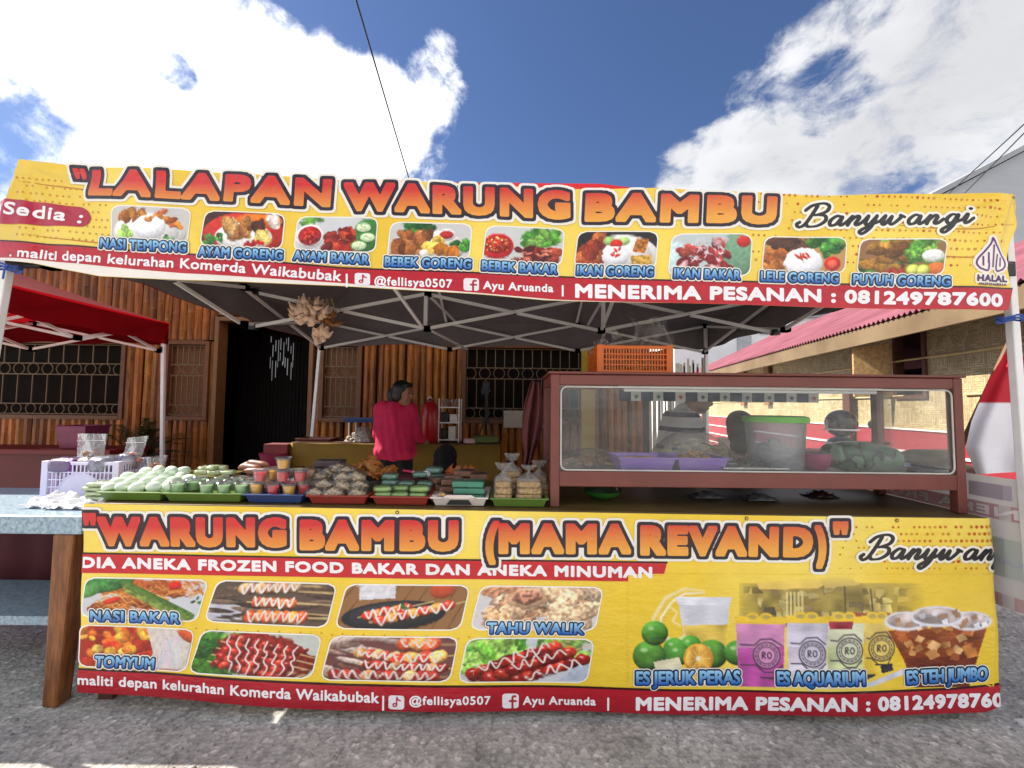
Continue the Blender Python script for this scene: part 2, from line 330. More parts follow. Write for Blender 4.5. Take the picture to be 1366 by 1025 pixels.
# doorway: split bamboo screen deep inside; glowing strips before it imitate daylight
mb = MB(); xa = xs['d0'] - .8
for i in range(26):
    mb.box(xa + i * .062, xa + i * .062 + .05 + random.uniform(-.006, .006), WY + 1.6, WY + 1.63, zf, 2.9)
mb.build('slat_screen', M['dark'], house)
m, n, l, b = mkmat('glowing_daylight'); b.inputs['Base Color'].default_value = (.8, .82, .85, 1); b.inputs['Emission Color'].default_value = (.8, .85, .9, 1); b.inputs['Emission Strength'].default_value = .11
M['daylight_glow'] = m
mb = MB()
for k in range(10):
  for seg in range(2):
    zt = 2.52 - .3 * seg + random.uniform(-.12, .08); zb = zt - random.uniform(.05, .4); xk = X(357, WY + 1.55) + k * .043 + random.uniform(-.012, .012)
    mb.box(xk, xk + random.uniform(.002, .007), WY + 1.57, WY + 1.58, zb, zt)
mb.build('glow_strips', M['daylight_glow'], house)
M['shutter'] = mat('woven_window_board', (122, 74, 34), .6, .35, 10, .3, 50, stretch=(1, 1, 4))
M['winframe'] = mat('window_frame_wood', (112, 66, 32), .5, .3, 8, .15, 40)
def window(a, bb, z0, z1, backing, nb, nr, dark):
    w = MB(); w.box(a - .01, a + .045, WY - .065, WY + .06, z0, z1).box(bb - .045, bb + .01, WY - .065, WY + .06, z0, z1).box(a + .045, bb - .045, WY - .065, WY + .06, z1 - .045, z1 + .01).box(a + .045, bb - .045, WY - .065, WY + .06, z0 - .01, z0 + .045)
    ob = w.build('window', M['winframe'], house, bevel=.004)
    MB().box(a + .045, bb - .045, WY + .02, WY + .035, z0 + .045, z1 - .045).build('window_board', backing, ob)
    g = MB(); y = WY - .02; r = .006; rows = (z0 + .06, z0 + .19, z0 + (z1 - z0) * .56, z0 + (z1 - z0) * .70, z1 - .06) if nr else (z0 + .06, z1 - .06)
    for zz in rows: g.bar((a + .03, y, zz), (bb - .03, y, zz), r * 2)
    xsn = [a + .06 + (bb - a - .12) * i / nb for i in range(nb + 1)]
    for i, x in enumerate(xsn):
        for z_a, z_b in ((rows[1], rows[2]), (rows[3], rows[4])) if nr else ((rows[0], rows[1]),): g.bar((x, y, z_a), (x, y, z_b), r * 1.7)
    if nr:
        for z_a, z_b in ((rows[0], rows[1]), (rows[2], rows[3])):
            rad = (z_b - z_a) / 2
            k = max(2, int((bb - a) / (.2)))
            for i in range(k + 1):
                cx = a + .1 + (bb - a - .2) * i / k; pts = [(cx + rad * math.cos(t * math.pi / 8), y, (z_a + z_b) / 2 + rad * math.sin(t * math.pi / 8)) for t in range(17)]
                g.tube(pts, r * .9, 5, cap=False)
    g.build('window_grille', M['black_iron'], ob)
M['gloom'] = mat('room_gloom_backing', (26, 19, 14), .8, .3, 3, 0, spec=.1)  # opaque window backing; the room's gloom is put into its near-black colour
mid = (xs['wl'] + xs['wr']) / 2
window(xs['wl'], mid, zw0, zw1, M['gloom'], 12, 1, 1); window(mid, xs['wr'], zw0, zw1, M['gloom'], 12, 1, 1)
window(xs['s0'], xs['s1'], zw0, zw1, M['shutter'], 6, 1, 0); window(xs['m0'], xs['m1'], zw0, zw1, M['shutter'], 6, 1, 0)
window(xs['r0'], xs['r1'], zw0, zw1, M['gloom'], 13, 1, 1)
mb = MB(); mb.box(X(776, 5.3), X(794, 5.3), 5.3, 5.36, gz(0, 5.3), Z(440, 5.3, 780))
tag(mb.build('yellow_panel', mat('yellow_board', (190, 160, 52), .6, .2, 5, .1), bevel=.004), 'narrow yellow upright board against the bamboo house behind the orange crate', 'board')
# split cane fence seen through the glass, beyond the house corner
fe = thing('cane_fence', 'pale fence of split cane slats joining the bamboo house corner to the yard', 'fence', (X(885, 5.7), 5.7, gz(0, 5.7)))
mb = MB()
xa, xb = X(858, 5.6) + .04, X(946, 5.6)
k = 27
for i in range(k):
    x = xa + (xb - xa) * i / k; mb.bar((x, 5.68, gz(0, 5.6)), (x + random.uniform(-.02, .02), 5.68, 2.05 + random.uniform(-.08, .05)), .024, .01)
mb.build('slat_panel', mat('weathered_cane', (196, 186, 168), .7, .35, 9, .2), fe)
mb = MB().bar((xa, 5.71, .7), (xb, 5.71, .7), .03).bar((xa, 5.71, 1.6), (xb, 5.71, 1.6), .03); mb.build('rail', M['dark_wood'], fe)

# --- pop-up tents
def make_tent(name, label, x0, x1, y0, y1, ze, zr, rl, units, front=True, vb=.30, sidevb=.2):
    t = thing(name, label, 'canopy tent', ((x0 + x1) / 2, (y0 + y1) / 2, 0))
    cx, cy = (x0 + x1) / 2, (y0 + y1) / 2
    ra, rb = Vector((cx - rl / 2, cy, zr)), Vector((cx + rl / 2, cy, zr))
    def sag(p, q, k=8, d=.025): return [p.lerp(q, i / k) - Vector((0, 0, d * math.sin(math.pi * i / k))) for i in range(k + 1)]
    A, B, D, E = Vector((x0, y0, ze)), Vector((x1, y0, ze)), Vector((x1, y1, ze)), Vector((x0, y1, ze))
    def slope(p, q, r, s, k=8):  # p-q eave, s-r ridge
        e = sag(p, q, k, .012); rd = [s.lerp(r, i / k) for i in range(k + 1)]
        return lambda u, v: (lambda i: (e[i].lerp(rd[i], v) - Vector((0, 0, .05 * math.sin(math.pi * v)))))(round(u * k))
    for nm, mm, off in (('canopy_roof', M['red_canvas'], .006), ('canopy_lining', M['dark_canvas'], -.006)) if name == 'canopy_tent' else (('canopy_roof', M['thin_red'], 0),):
        mb = MB()
        for q in ((A, B, rb, ra), (D, E, ra, rb), (B, D, rb, rb), (E, A, ra, ra)):
            fn = slope(*q); mb.grid(lambda u, v: fn(u, v) + Vector((0, 0, off)), 8, 6)
        for p, q, dd, nn in ((A, B, vb, (0, -1, 0)), (D, E, vb, (0, 1, 0)), (B, D, sidevb, (1, 0, 0)), (E, A, sidevb, (-1, 0, 0))):
            w = Vector(nn)
            mb.grid(lambda u, v: p.lerp(q, u) + w * (off + .012 + (.012 * math.sin(u * 37) * v)) - Vector((0, 0, v * (dd + .012 * math.sin(u * 21 + 1)))), 40, 3)
        mb.build(nm, mm, t, smooth=True)
    hb, ht = ze - .33, ze - .03
    for (x, y) in ((x0 + .03, y0 + .03), (x1 - .03, y0 + .03), (x1 - .03, y1 - .03), (x0 + .03, y1 - .03)):
        fx = x + (math.copysign(.09, x - cx) if name != 'canopy_tent' else (-.36 if y < cy else -.12) if x < cx else (.13 if y < cy else 0)); tx = x if name != 'canopy_tent' or y > cy else x + (-.125 if x < cx else .075); mb = MB(); mb.bar((fx, y, gz(x, y) + .01), (tx, y, ht + .02), .036); lg = mb.build('leg', M['white_tube'], t, bevel=.005)
        MB().box(fx - .06, fx + .06, y - .06, y + .06, gz(x, y), gz(x, y) + .012).build('foot_plate', M['white_tube'], lg)
        MB().box(min(x, tx) - .022, max(x, tx) + .016, y - .024, y + .024, hb - .02, hb + .05).build('slider', M['black_plastic'], lg, bevel=.004)
    def truss(p, q, k, zb=hb, zt=ht):
        p, q = Vector(p), Vector(q); a = MB(); h = MB(); d = (q - p).normalized(); s = d.cross(Vector((0, 0, 1))) * .014
        for i in range(k):
            u, v = p.lerp(q, i / k), p.lerp(q, (i + 1) / k)
            a.bar((u.x + s.x, u.y + s.y, zb), (v.x + s.x, v.y + s.y, zt), .026, .016, up=tuple(s)).bar((u.x - s.x, u.y - s.y, zt), (v.x - s.x, v.y - s.y, zb), .026, .016, up=tuple(s))
            mp = (u + v) / 2; h.ball((mp.x, mp.y, (zb + zt) / 2), .024, 8)
            for e in (u, v):
                for zz in (zb, zt): h.box(e.x - .028, e.x + .028, e.y - .028, e.y + .028, zz - .022, zz + .022)
        o = a.build('truss_frame', M['white_tube'], t); h.build('truss_joint', M['black_plastic'], o)
    i = .05; kx, ky = units
    truss((x0 + i, y0 + i, 0), (x1 - i, y0 + i, 0), kx); truss((x1 - i, y1 - i, 0), (x0 + i, y1 - i, 0), kx)
    truss((x0 + i, y0 + i, 0), (x0 + i, y1 - i, 0), ky); truss((x1 - i, y0 + i, 0), (x1 - i, y1 - i, 0), ky)
    if rl > 0:
        ym = Y_MID = 3.6
        truss((x0 + i, ym, 0), (x1 - i, ym, 0), kx)
        for k in range(1, kx):
            x = x0 + (x1 - x0) * k / kx; rx = cx + (x - cx) * .75
            a = MB(); a.bar((x, ym, hb), (x, ym, zr - .3), .03).bar((x - .016, ym, hb), (x - .12, y0 + .1, ht), .024, .014).bar((x + .016, ym, hb), (x + .22, y1 - .08, hb), .024, .014).bar((x + .016, ym + .05, ht), (x + .1, y1 - .08, ht), .024, .014)
            a.bar((x - .03, ym, zr - .32), (x - .03, y0 + .06, ht + .02), .024, .014).bar((x - .03, ym, zr - .32), (x - .03, y1 - .06, ht + .02), .024, .014)
            a.build('peak_strut', M['white_tube'], t)
    else:
        a = MB(); a.bar((cx, cy, hb + .1), (cx, cy, zr - .02), .03)
        truss((cx, y0 + i, 0), (cx, y1 - i, 0), ky); truss((x0 + i, cy, 0), (x1 - i, cy, 0), kx)
        a.build('peak_strut', M['white_tube'], t)
    return t
tent = make_tent('canopy_tent', 'large red pop-up tent with a dark lining sheltering the food stall', -2.25, 2.28, 1.95, 4.97, 2.40, 3.27, 1.4, (3, 2), vb=.28, sidevb=.27)
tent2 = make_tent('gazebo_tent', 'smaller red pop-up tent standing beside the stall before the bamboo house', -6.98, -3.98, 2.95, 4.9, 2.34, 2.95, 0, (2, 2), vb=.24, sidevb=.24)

# --- the neighbouring house of woven bamboo
def HL(s, off=0.0, z=0.0):      # a point along its front wall, s metres from its near end, off metres into the house
    a = R(9.3); return Vector((5.13 + s * math.sin(a) + off * math.cos(a), 3.2 + s * math.cos(a) - off * math.sin(a), z))
def hbox(mb, s0, s1, o0, o1, z0, z1, col=(1, 1, 1)):
    return mb.add([HL(s, o, z) for z in (z0, z1) for o in (o0, o1) for s in (s0, s1)], [(0, 2, 3, 1), (4, 5, 7, 6), (0, 1, 5, 4), (2, 6, 7, 3), (0, 4, 6, 2), (1, 3, 7, 5)], col)
woven = thing('woven_house', 'pale woven bamboo house with a pink corrugated roof and red painted lower wall', 'house', HL(6, 2, 0))
m, n, l, b = mkmat('woven_bamboo')
t = n.new('ShaderNodeTexCoord'); mp = n.new('ShaderNodeMapping'); l.new(t.outputs['UV'], mp.inputs[0])
def wv(kx, ky, out):
    pass
ck = n.new('ShaderNodeTexBrick'); l.new(mp.outputs[0], ck.inputs['Vector']); ck.offset = .5; ck.inputs['Scale'].default_value = 1; ck.inputs['Brick Width'].default_value = .11; ck.inputs['Row Height'].default_value = .028; ck.inputs['Mortar Size'].default_value = .0025
mp2 = n.new('ShaderNodeMapping'); mp2.inputs['Rotation'].default_value = (0, 0, R(90)); l.new(t.outputs['UV'], mp2.inputs[0])
ck2 = n.new('ShaderNodeTexBrick'); l.new(mp2.outputs[0], ck2.inputs['Vector']); ck2.offset = .5; ck2.inputs['Scale'].default_value = 1; ck2.inputs['Brick Width'].default_value = .11; ck2.inputs['Row Height'].default_value = .028; ck2.inputs['Mortar Size'].default_value = .0025
for q in (ck, ck2):
    q.inputs['Color1'].default_value = (*lin(206, 190, 152), 1); q.inputs['Color2'].default_value = (*lin(172, 152, 112), 1); q.inputs['Mortar'].default_value = (*lin(140, 112, 70), 1)
chk = n.new('ShaderNodeTexChecker'); chk.inputs['Scale'].default_value = 1 / .17
mp3 = n.new('ShaderNodeMapping'); mp3.inputs['Rotation'].default_value = (0, 0, R(45)); l.new(t.outputs['UV'], mp3.inputs[0]); l.new(mp3.outputs[0], chk.inputs['Vector'])
mx = n.new('ShaderNodeMix'); mx.data_type = 'RGBA'; l.new(chk.outputs['Fac'], mx.inputs[0]); l.new(ck.outputs['Color'], mx.inputs[6]); l.new(ck2.outputs['Color'], mx.inputs[7])
st = ramp(n, l, tnoise(n, l, 2.2, 5, .6), [(.3, (.72, .68, .6)), (.6, (1, 1, 1))])
x = n.new('ShaderNodeMix'); x.data_type = 'RGBA'; x.blend_type = 'MULTIPLY'; x.inputs[0].default_value = 1; l.new(mx.outputs[2], x.inputs[6]); l.new(st, x.inputs[7])
l.new(x.outputs[2], b.inputs['Base Color']); b.inputs['Roughness'].default_value = .55
mf = n.new('ShaderNodeMix'); l.new(chk.outputs['Fac'], mf.inputs[0]); l.new(ck.outputs['Fac'], mf.inputs[2]); l.new(ck2.outputs['Fac'], mf.inputs[3])
iv = n.new('ShaderNodeMath'); iv.operation = 'SUBTRACT'; iv.inputs[0].default_value = 1; l.new(mf.outputs[0], iv.inputs[1]); bump(n, l, b, iv.outputs[0], .6, .008)
M['weave'] = m
HE, HW0 = 2.50, 1.16     # eave height, top of red wall
mb = MB(); uv = []
for s0, s1, z0, z1 in ((0, 2.55, HW0, 2.75), (3.05, 3.62, HW0, 2.75), (2.55, 3.05, HW0, 1.62), (3.62, 13.6, HW0, 2.75)):
    hbox(mb, s0, s1, 0, .05, z0, z1)
wb = mb.build('woven_wall', M['weave'], woven)
ul = wb.data.uv_layers.new(name='UVMap'); vco = [wb.data.vertices[lp.vertex_index].co for lp in wb.data.loops]
ul.data.foreach_set('uv', [c for v in vco for c in ((v.x * .16 + v.y * .987), v.z)])
mb = MB(); mb.add([HL(0, .05, 0), HL(0, 5.5, 0), HL(0, 5.5, 2.7), HL(0, 2.8, 4.2), HL(0, .05, 2.7)], [(0, 1, 2, 3, 4)]).add([HL(13.6, .05, 0), HL(13.6, 5.5, 0), HL(13.6, 5.5, 2.7), HL(13.6, 2.8, 4.2), HL(13.6, .05, 2.7)], [(0, 1, 2, 3, 4)])
hbox(mb, 0, 13.6, 5.5, 5.55, 0, 2.7); hbox(mb, 2.0, 4.2, 1.2, 1.25, 0, 2.7); mb.build('rear_walls', M['dark_wood'], woven)
mb = MB()
for z in (2.12, 1.62):
    for s in range(14):
        if z > 2 or not 2 <= s < 3: mb.tube([HL(s * .97, -.02, z + .01 * (s % 2)), HL(s * .97 + .97, -.02, z + .01 * ((s + 1) % 2))], .014, 6)
mb.build('bamboo_batten', mat('pale_bamboo_batten', (222, 200, 140), .5, .2, 8, .1), woven, smooth=True)
mb = MB()
for k, (z0, z1) in enumerate(((0.02, .27), (.30, .55), (.58, .83), (.86, HW0 - .01))): hbox(mb, 0, 13.6, -.03, .04, z0, z1)
mb.build('red_plank', mat('red_paint', (156, 44, 56), .5, .3, 6, .15, 40, stretch=(2, 2, 6)), woven, bevel=.008)
mb = MB()
for z in (.285, .565, .845): hbox(mb, 0, 13.6, -.055, -.02, z - .016, z + .016)
hbox(mb, 0, 13.6, -.05, -.021, HW0 - .012, HW0 + .012)
mb.build('white_batten', mat('white_paint_strip', (236, 226, 220), .5, .15, 7, .1), woven)
for s in (7.2, 8.8):
    mb = MB(); hbox(mb, s, s + .28, -.09, -.035, HW0 + .35, 2.45); mb.build('post', mat('aged_post', (142, 98, 56), .6, .3, 7, .2, 30), woven, bevel=.008)
mb = MB(); hbox(mb, 4.0, 4.2, -.12, -.06, 0.02, 1.84); mb.build('post', M['dark_wood'], woven, bevel=.008)
# roof
mb = MB(); RS, RZ, EO = 3.0, 4.25, -.55
zl = HE + .02
def roofpt(s, o, lift): 
    k = (o - EO) / (RS - EO); return HL(s, o, zl + .12 + (RZ - zl) * k + lift)
ncor = 640
mb.grid(lambda u, v: roofpt(-.4 + 15.2 * u, EO - .05 + (RS - EO + .05) * v, .024 * math.cos(u * ncor * math.pi / 2)), ncor, 3)
mb.grid(lambda u, v: HL(-.4 + 15.2 * u, RS + 3.2 * v, zl + .12 + (RZ - zl) * (1 - v) + .016 * math.cos(u * ncor * math.pi / 2)), ncor, 2)
mb.build('roof', mat('pink_corrugated_iron', (158, 100, 112), .55, .22, 1.6, .1, 30, .0, rgb2=(128, 76, 88), spec=.25), woven, smooth=True)
mb = MB(); hbox(mb, -.4, 14.8, EO - .02, EO + .02, HE - .14, HE + .09); mb.build('fascia_board', mat('tan_fascia_board', (128, 108, 80), .6, .2, 1.5, .1, 30, rgb2=(104, 84, 58)), woven, bevel=.004)
mb = MB(); hbox(mb, -.4, 14.8, EO + .02, .0, HE + .06, HE + .075); mb.build('soffit', M['dark_wood'], woven)
mb = MB(); hbox(mb, 2.5, 3.1, -.03, .08, 1.58, 1.64); hbox(mb, 2.5, 2.56, -.03, .08, 1.64, 2.5); hbox(mb, 3.04, 3.1, -.03, .08, 1.64, 2.5); wo = mb.build('window', M['dark_wood'], woven)
mb = MB(); hbox(mb, 2.6, 3.0, .5, .7, 1.5, 2.0); hbox(mb, 2.62, 2.98, .5, .68, 2.03, 2.16); mb.build('shelf_goods', mat('dim_goods', (120, 116, 110), .6, .4, 14, 0), wo)
mb = MB(); a, bb = HL(3.12, -.03, 0), HL(3.12, -.03, 0) + Vector((-.42, .18, 0))
mb.add([a + Vector((0, 0, 1.62)), bb + Vector((0, 0, 1.62)), bb + Vector((0, 0, 2.36)), a + Vector((0, 0, 2.42)), a + Vector((.01, .04, 1.62)), bb + Vector((.01, .04, 1.62)), bb + Vector((.01, .04, 2.36)), a + Vector((.01, .04, 2.42))], [(0, 1, 2, 3), (7, 6, 5, 4), (0, 4, 5, 1), (1, 5, 6, 2), (2, 6, 7, 3), (3, 7, 4, 0)])
mb.build('shutter', M['pale_wood'], woven, bevel=.004)

# --- far white building and gable
wbld = thing('white_building', 'far white rendered building with a dark window band beyond the pink roof', 'building', (9, 21, 0))
M['render'] = mat('white_render', (225, 226, 228), .8, .12, 1.2, .1)
mb = MB(); xa, xb = X(900, 20), X(1075, 20); mb.box(xa, xb + 2, 20, 26, 0, Z(424, 20, 1000)); mb.build('wall', M['render'], wbld)
mb = MB(); mb.box(xa - .3, xb + 2.3, 19.8, 26.3, Z(424, 20, 1000), Z(418, 20, 1000)); mb.build('roof', mat('grey_concrete', (150, 152, 156), .8, .2, 2), wbld)
f = MB().box(X(1015, 20), X(1050, 20), 19.93, 19.99, Z(446, 20, 1030), Z(428, 20, 1030)); w = f.build('window', mat('grey_frame', (90, 94, 100), .5), wbld)
MB().box(X(1018, 20), X(1047, 20), 19.9, 19.93, Z(444, 20, 1030), Z(430, 20, 1030)).build('pane', mat('dark_pane', (40, 46, 54), .15, .2, 3, 0), w)
f = MB().box(X(985, 20), X(1003, 20), 19.93, 19.99, Z(486, 20, 1000), Z(448, 20, 1000)); f.build('rain_panel', mat('pale_grey_panel', (170, 174, 180), .6), wbld)
gab = thing('grey_gable_building', 'tall pale grey building with a sloping gable rising behind the overhead banner end', 'building', (X(1340, 17), 17, 0))
Yg = 17
poly = [(X(1255, Yg), Z(267, Yg, 1255)), (X(1255, Yg), 0), (X(1560, Yg), 0), (X(1560, Yg), Z(267, Yg, 1560)), (X(1410, Yg), Z(190, Yg, 1410))]
MB().prism(poly, Yg, Yg + 8).build('wall', mat('grey_cladding', (166, 170, 176), .7, .1, .8, .05, stretch=(1, 1, 5)), gab)
mb = MB(); mb.prism([(poly[0][0] - .3, poly[0][1] - .1), (poly[4][0], poly[4][1] + .05), (poly[3][0] + .3, poly[3][1] - .1), (poly[3][0] + .3, poly[3][1] + .12), (poly[4][0], poly[4][1] + .28), (poly[0][0] - .3, poly[0][1] + .12)], Yg - .3, Yg + 8.3); mb.build('roof', mat('pale_roofing', (150, 153, 158), .6, .1, 2), gab)

# --- overhead cables
M['cable'] = mat('black_cable', (18, 18, 20), .5, .2, 5, 0)
def cable(a, bb, sagm, r, label):
    pts = [a.lerp(bb, i / 16) - Vector((0, 0, sagm * 4 * (i / 16) * (1 - i / 16))) for i in range(17)]
    tag(MB().tube(pts, r, 6).build('overhead_cable', M['cable'], smooth=True), label, 'cable')
a, bb = P(475, 0, 4.5), P(546, 240, 7.5); d = bb - a; cable(a - d * 3, bb + d * .35, .0, .011, 'single black cable crossing the blue sky down to the middle of the overhead banner')
a, bb = P(1366, 166, 8), P(1262, 262, 12); d = bb - a; cable(a - d * 4, bb + d * .6, .0, .012, 'upper of two thin cables running down past the grey gable')
a, bb = P(1366, 178, 8), P(1285, 260, 12); cable(a - (bb - a) * 4, bb + (bb - a) * .6, .0, .012, 'lower of two thin cables running down past the grey gable')
# ------------------------------------------------------------------ printed banners
LS = 0.0010
class Banner:
    def __init__(s, Y0, kz, z0, kx, wave): s.Y0, s.kz, s.z0, s.kx, s.wave = Y0, kz, z0, kx, wave
    def map(s, u, v, layer=0):
        d = rays(u, v); t = (s.Y0 + s.kz * (CAMZ - s.z0)) / (d[..., 1] - s.kz * d[..., 2] - s.kx * d[..., 0])
        p = d * t[..., None]; p[..., 2] += CAMZ
        dx, dy = s.wave(p[..., 0], p[..., 2]); p[..., 1] += dy - layer * LS; p[..., 0] += dx
        return p
m, n, l, b = mkmat('printed_vinyl')
a = n.new('ShaderNodeAttribute'); a.attribute_name = 'Col'
st = ramp(n, l, tnoise(n, l, 5, 6, .65), [(.25, (.9, .9, .9)), (.6, (1, 1, 1))])
x = n.new('ShaderNodeMix'); x.data_type = 'RGBA'; x.blend_type = 'MULTIPLY'; x.inputs[0].default_value = 1; l.new(a.outputs['Color'], x.inputs[6]); l.new(st, x.inputs[7])
l.new(x.outputs[2], b.inputs['Base Color']); b.inputs['Roughness'].default_value = .30; b.inputs['Specular IOR Level'].default_value = .45
cr_ = n.new('ShaderNodeMath'); cr_.operation = 'MULTIPLY_ADD'; l.new(tnoise(n, l, 2.6, 5, .62, (1, 1, 2.4)), cr_.inputs[0]); cr_.inputs[1].default_value = 3.0; l.new(tnoise(n, l, 9, 4, .6), cr_.inputs[2]); bump(n, l, b, cr_.outputs[0], .42, .014)
M['print'] = m
def L3(c): return np.array(lin(*c))
def pbuild(name, B, uv, faces, cols, layer, parent):
    uv = np.asarray(uv, float); p = B.map(uv[:, 0], uv[:, 1], layer)
    mb = MB(); mb.v = [tuple(q) for q in p]; mb.f = faces; mb.c = [tuple(c) for c in np.broadcast_to(cols, (len(p), 3))]
    return mb.build(name, M['print'], parent, colors=True)
def ginterp(pts):
    xs_ = [p[0] for p in pts]; ys_ = [p[1] for p in pts]; return lambda x: np.interp(x, xs_, ys_)
def strip(name, B, top, bot, x0, x1, col, layer, parent, nx=90, ny=4, xl=None, xr=None):
    s, t = np.meshgrid(np.linspace(0, 1, nx + 1), np.linspace(0, 1, ny + 1)); s = s.ravel(); t = t.ravel()
    a = x0 + (xl(t) if xl else 0 * t); bq = x1 + (xr(t) if xr else 0 * t)
    u = a + (bq - a) * s; v = top(u) + (bot(u) - top(u)) * t
    fs = [(j * (nx + 1) + i, j * (nx + 1) + i + 1, (j + 1) * (nx + 1) + i + 1, (j + 1) * (nx + 1) + i) for j in range(ny) for i in range(nx)]
    c = col(u, v) if callable(col) else np.array(lin(*col))
    return pbuild(name, B, np.stack([u, v], 1), fs, c, layer, parent)
_gc = {}
def segs_of(s, spacing):
    k = (s, spacing)
    if k in _gc: return _gc[k]
    cu = bpy.data.curves.new('glyphs', 'FONT'); cu.body = s; cu.size = 1; cu.space_character = spacing; cu.resolution_u = 4
    o = bpy.data.objects.new('glyphs', cu); C.objects.link(o); dg = bpy.context.evaluated_depsgraph_get(); dg.update()
    me = bpy.data.meshes.new_from_object(o.evaluated_get(dg)); v = np.zeros(len(me.vertices) * 3); me.vertices.foreach_get('co', v); v = v.reshape(-1, 3)[:, :2]
    cnt = {}
    for p in me.polygons:
        vs = list(p.vertices)
        for i in range(len(vs)):
            e = (vs[i], vs[(i + 1) % len(vs)]); kk = (min(e), max(e)); cnt[kk] = cnt.get(kk, 0) + 1
    sg = np.array([[v[i], v[j]] for (i, j), q in cnt.items() if q == 1])
    bpy.data.objects.remove(o); bpy.data.curves.remove(cu); bpy.data.meshes.remove(me)
    _gc[k] = sg; return sg
CAPH = None
def sdf_field(sg, x0, y0, nx, ny, h, maxd, pn=2):
    Fd = np.full((ny, nx), maxd * 2.0); ysv = y0 + h * np.arange(ny); mn = sg.min(1); mxx = sg.max(1)
    for c0 in range(0, nx, 16):
        c1 = min(nx, c0 + 16); xc = x0 + h * np.arange(c0, c1)
        k = (mxx[:, 0] > xc[0] - maxd) & (mn[:, 0] < xc[-1] + maxd)
        if not k.any(): continue
        q = sg[k]; GX, GY = np.meshgrid(xc, ysv); g = np.stack([GX.ravel(), GY.ravel()], 1)
        a = q[:, 0]; d = q[:, 1] - a; dd = (d * d).sum(1) + 1e-12
        r = g[:, None, :] - a[None]; t = np.clip((r * d[None]).sum(2) / dd, 0, 1)
        e_ = r - t[..., None] * d[None]; ds = np.sqrt((e_ ** 2).sum(2)).min(1) if pn == 2 else ((np.abs(e_) ** pn).sum(2) ** (1 / pn)).min(1)
        xa, xb = a[:, 0], q[:, 1, 0]; hit = ((xa[None] <= g[:, :1]) != (xb[None] <= g[:, :1]))
        with np.errstate(divide='ignore', invalid='ignore'): yy = a[None, :, 1] + (g[:, :1] - xa[None]) / (xb - xa)[None] * d[None, :, 1]
        ins = ((hit & (yy > g[:, 1:])).sum(1) % 2) == 1
        Fd[:, c0:c1] = np.where(ins, -ds, ds).reshape(ny, c1 - c0)
    return Fd
def march(Fd, x0, y0, h, run=4):
    ny, nx = Fd.shape; I = Fd < 0; full = I[:-1, :-1] & I[1:, :-1] & I[:-1, 1:] & I[1:, 1:]; anyi = I[:-1, :-1] | I[1:, :-1] | I[:-1, 1:] | I[1:, 1:]
    vs = []; ids = {}; fs = []
    def V(k, x, y):
        if k not in ids: ids[k] = len(vs); vs.append((x0 + h * x, y0 + h * y))
        return ids[k]
    for j in range(ny - 1):
        row = full[j]; i = 0
        nz_ = np.nonzero(row)[0]
        if len(nz_):
            i = nz_[0]
            while i < nx - 1:
                if not row[i]: i += 1; continue
                e = i
                while e < nx - 1 and row[e] and e - i < run: e += 1
                fs.append((V((i, j), i, j), V((e, j), e, j), V((e, j + 1), e, j + 1), V((i, j + 1), i, j + 1))); i = e
        for i in np.nonzero(anyi[j] & ~row)[0]:
            cs = ((i, j), (i + 1, j), (i + 1, j + 1), (i, j + 1)); poly = []
            for k in range(4):
                a, bq = cs[k], cs[(k + 1) % 4]; fa, fb = Fd[a[1], a[0]], Fd[bq[1], bq[0]]
                if fa < 0: poly.append(V(a, *a))
                if (fa < 0) != (fb < 0):
                    t = fa / (fa - fb); poly.append(V((min(a, bq), max(a, bq), 'e'), a[0] + t * (bq[0] - a[0]), a[1] + t * (bq[1] - a[1])))
            if len(poly) > 2: fs.append(tuple(poly))
    return np.array(vs).reshape(-1, 2), fs
def text(B, s, x0, y0, x1, y1, h0, h1, bold, layers, parent, name, h=.8, shear=0.0, spacing=1.0, clip=None, segs=None, pn=2):
    """letters of cap height h0..h1 px along the baseline (x0,y0)-(x1,y1); layers = [(grow, colour, layer)] from the bottom one up"""
    global CAPH
    if CAPH is None: q = segs_of('H', 1.0); CAPH = q[..., 1].max()
    sg = (segs_of(s, spacing) if segs is None else segs).copy().reshape(-1, 2); cap = CAPH if segs is None else 1.0
    tx = (sg[:, 0] - sg[:, 0].min()) / (sg[:, 0].max() - sg[:, 0].min()); ty = sg[:, 1] / cap
    hh = h0 + (h1 - h0) * tx; u = x0 + (x1 - x0) * tx + shear * ty * hh; v = y0 + (y1 - y0) * tx - ty * hh
    q = np.stack([u, v], 1).reshape(-1, 2, 2); g = max(a for a, _, _ in layers) + bold + 1.5
    ax, ay = u.min() - g, v.min() - g; nx = int((u.max() + g - ax) / h) + 2; ny = int((v.max() + g - ay) / h) + 2
    Fd = sdf_field(q, ax, ay, nx, ny, h, g + 1, pn); out = parent; objs = []
    for grow, col, layer in layers:
        Q = Fd - bold - grow
        if clip: xx = ax + h * np.arange(nx); Q = np.maximum(Q, np.maximum(clip[0] - xx, xx - clip[1])[None, :])
        vs, fs = march(Q, ax, ay, h)
        if not len(vs): continue
        if callable(col):
            base = y0 + (y1 - y0) * np.clip((vs[:, 0] - x0) / (x1 - x0), 0, 1); hv = h0 + (h1 - h0) * np.clip((vs[:, 0] - x0) / (x1 - x0), 0, 1)
            c = col((vs[:, 0] - x0) / (x1 - x0), np.clip((base - vs[:, 1]) / hv, -.2, 1.2))
        else: c = np.array(lin(*col))
        o = pbuild(name if not objs else name.replace('lettering', 'letter_face') if len(objs) == len(layers) - 1 else name.replace('lettering', 'letter_outline'), B, vs, fs, c, layer, out); objs.append(o)
        if len(objs) == 1 and len(layers) > 1 and parent.parent is None: out = o
    return objs[0]
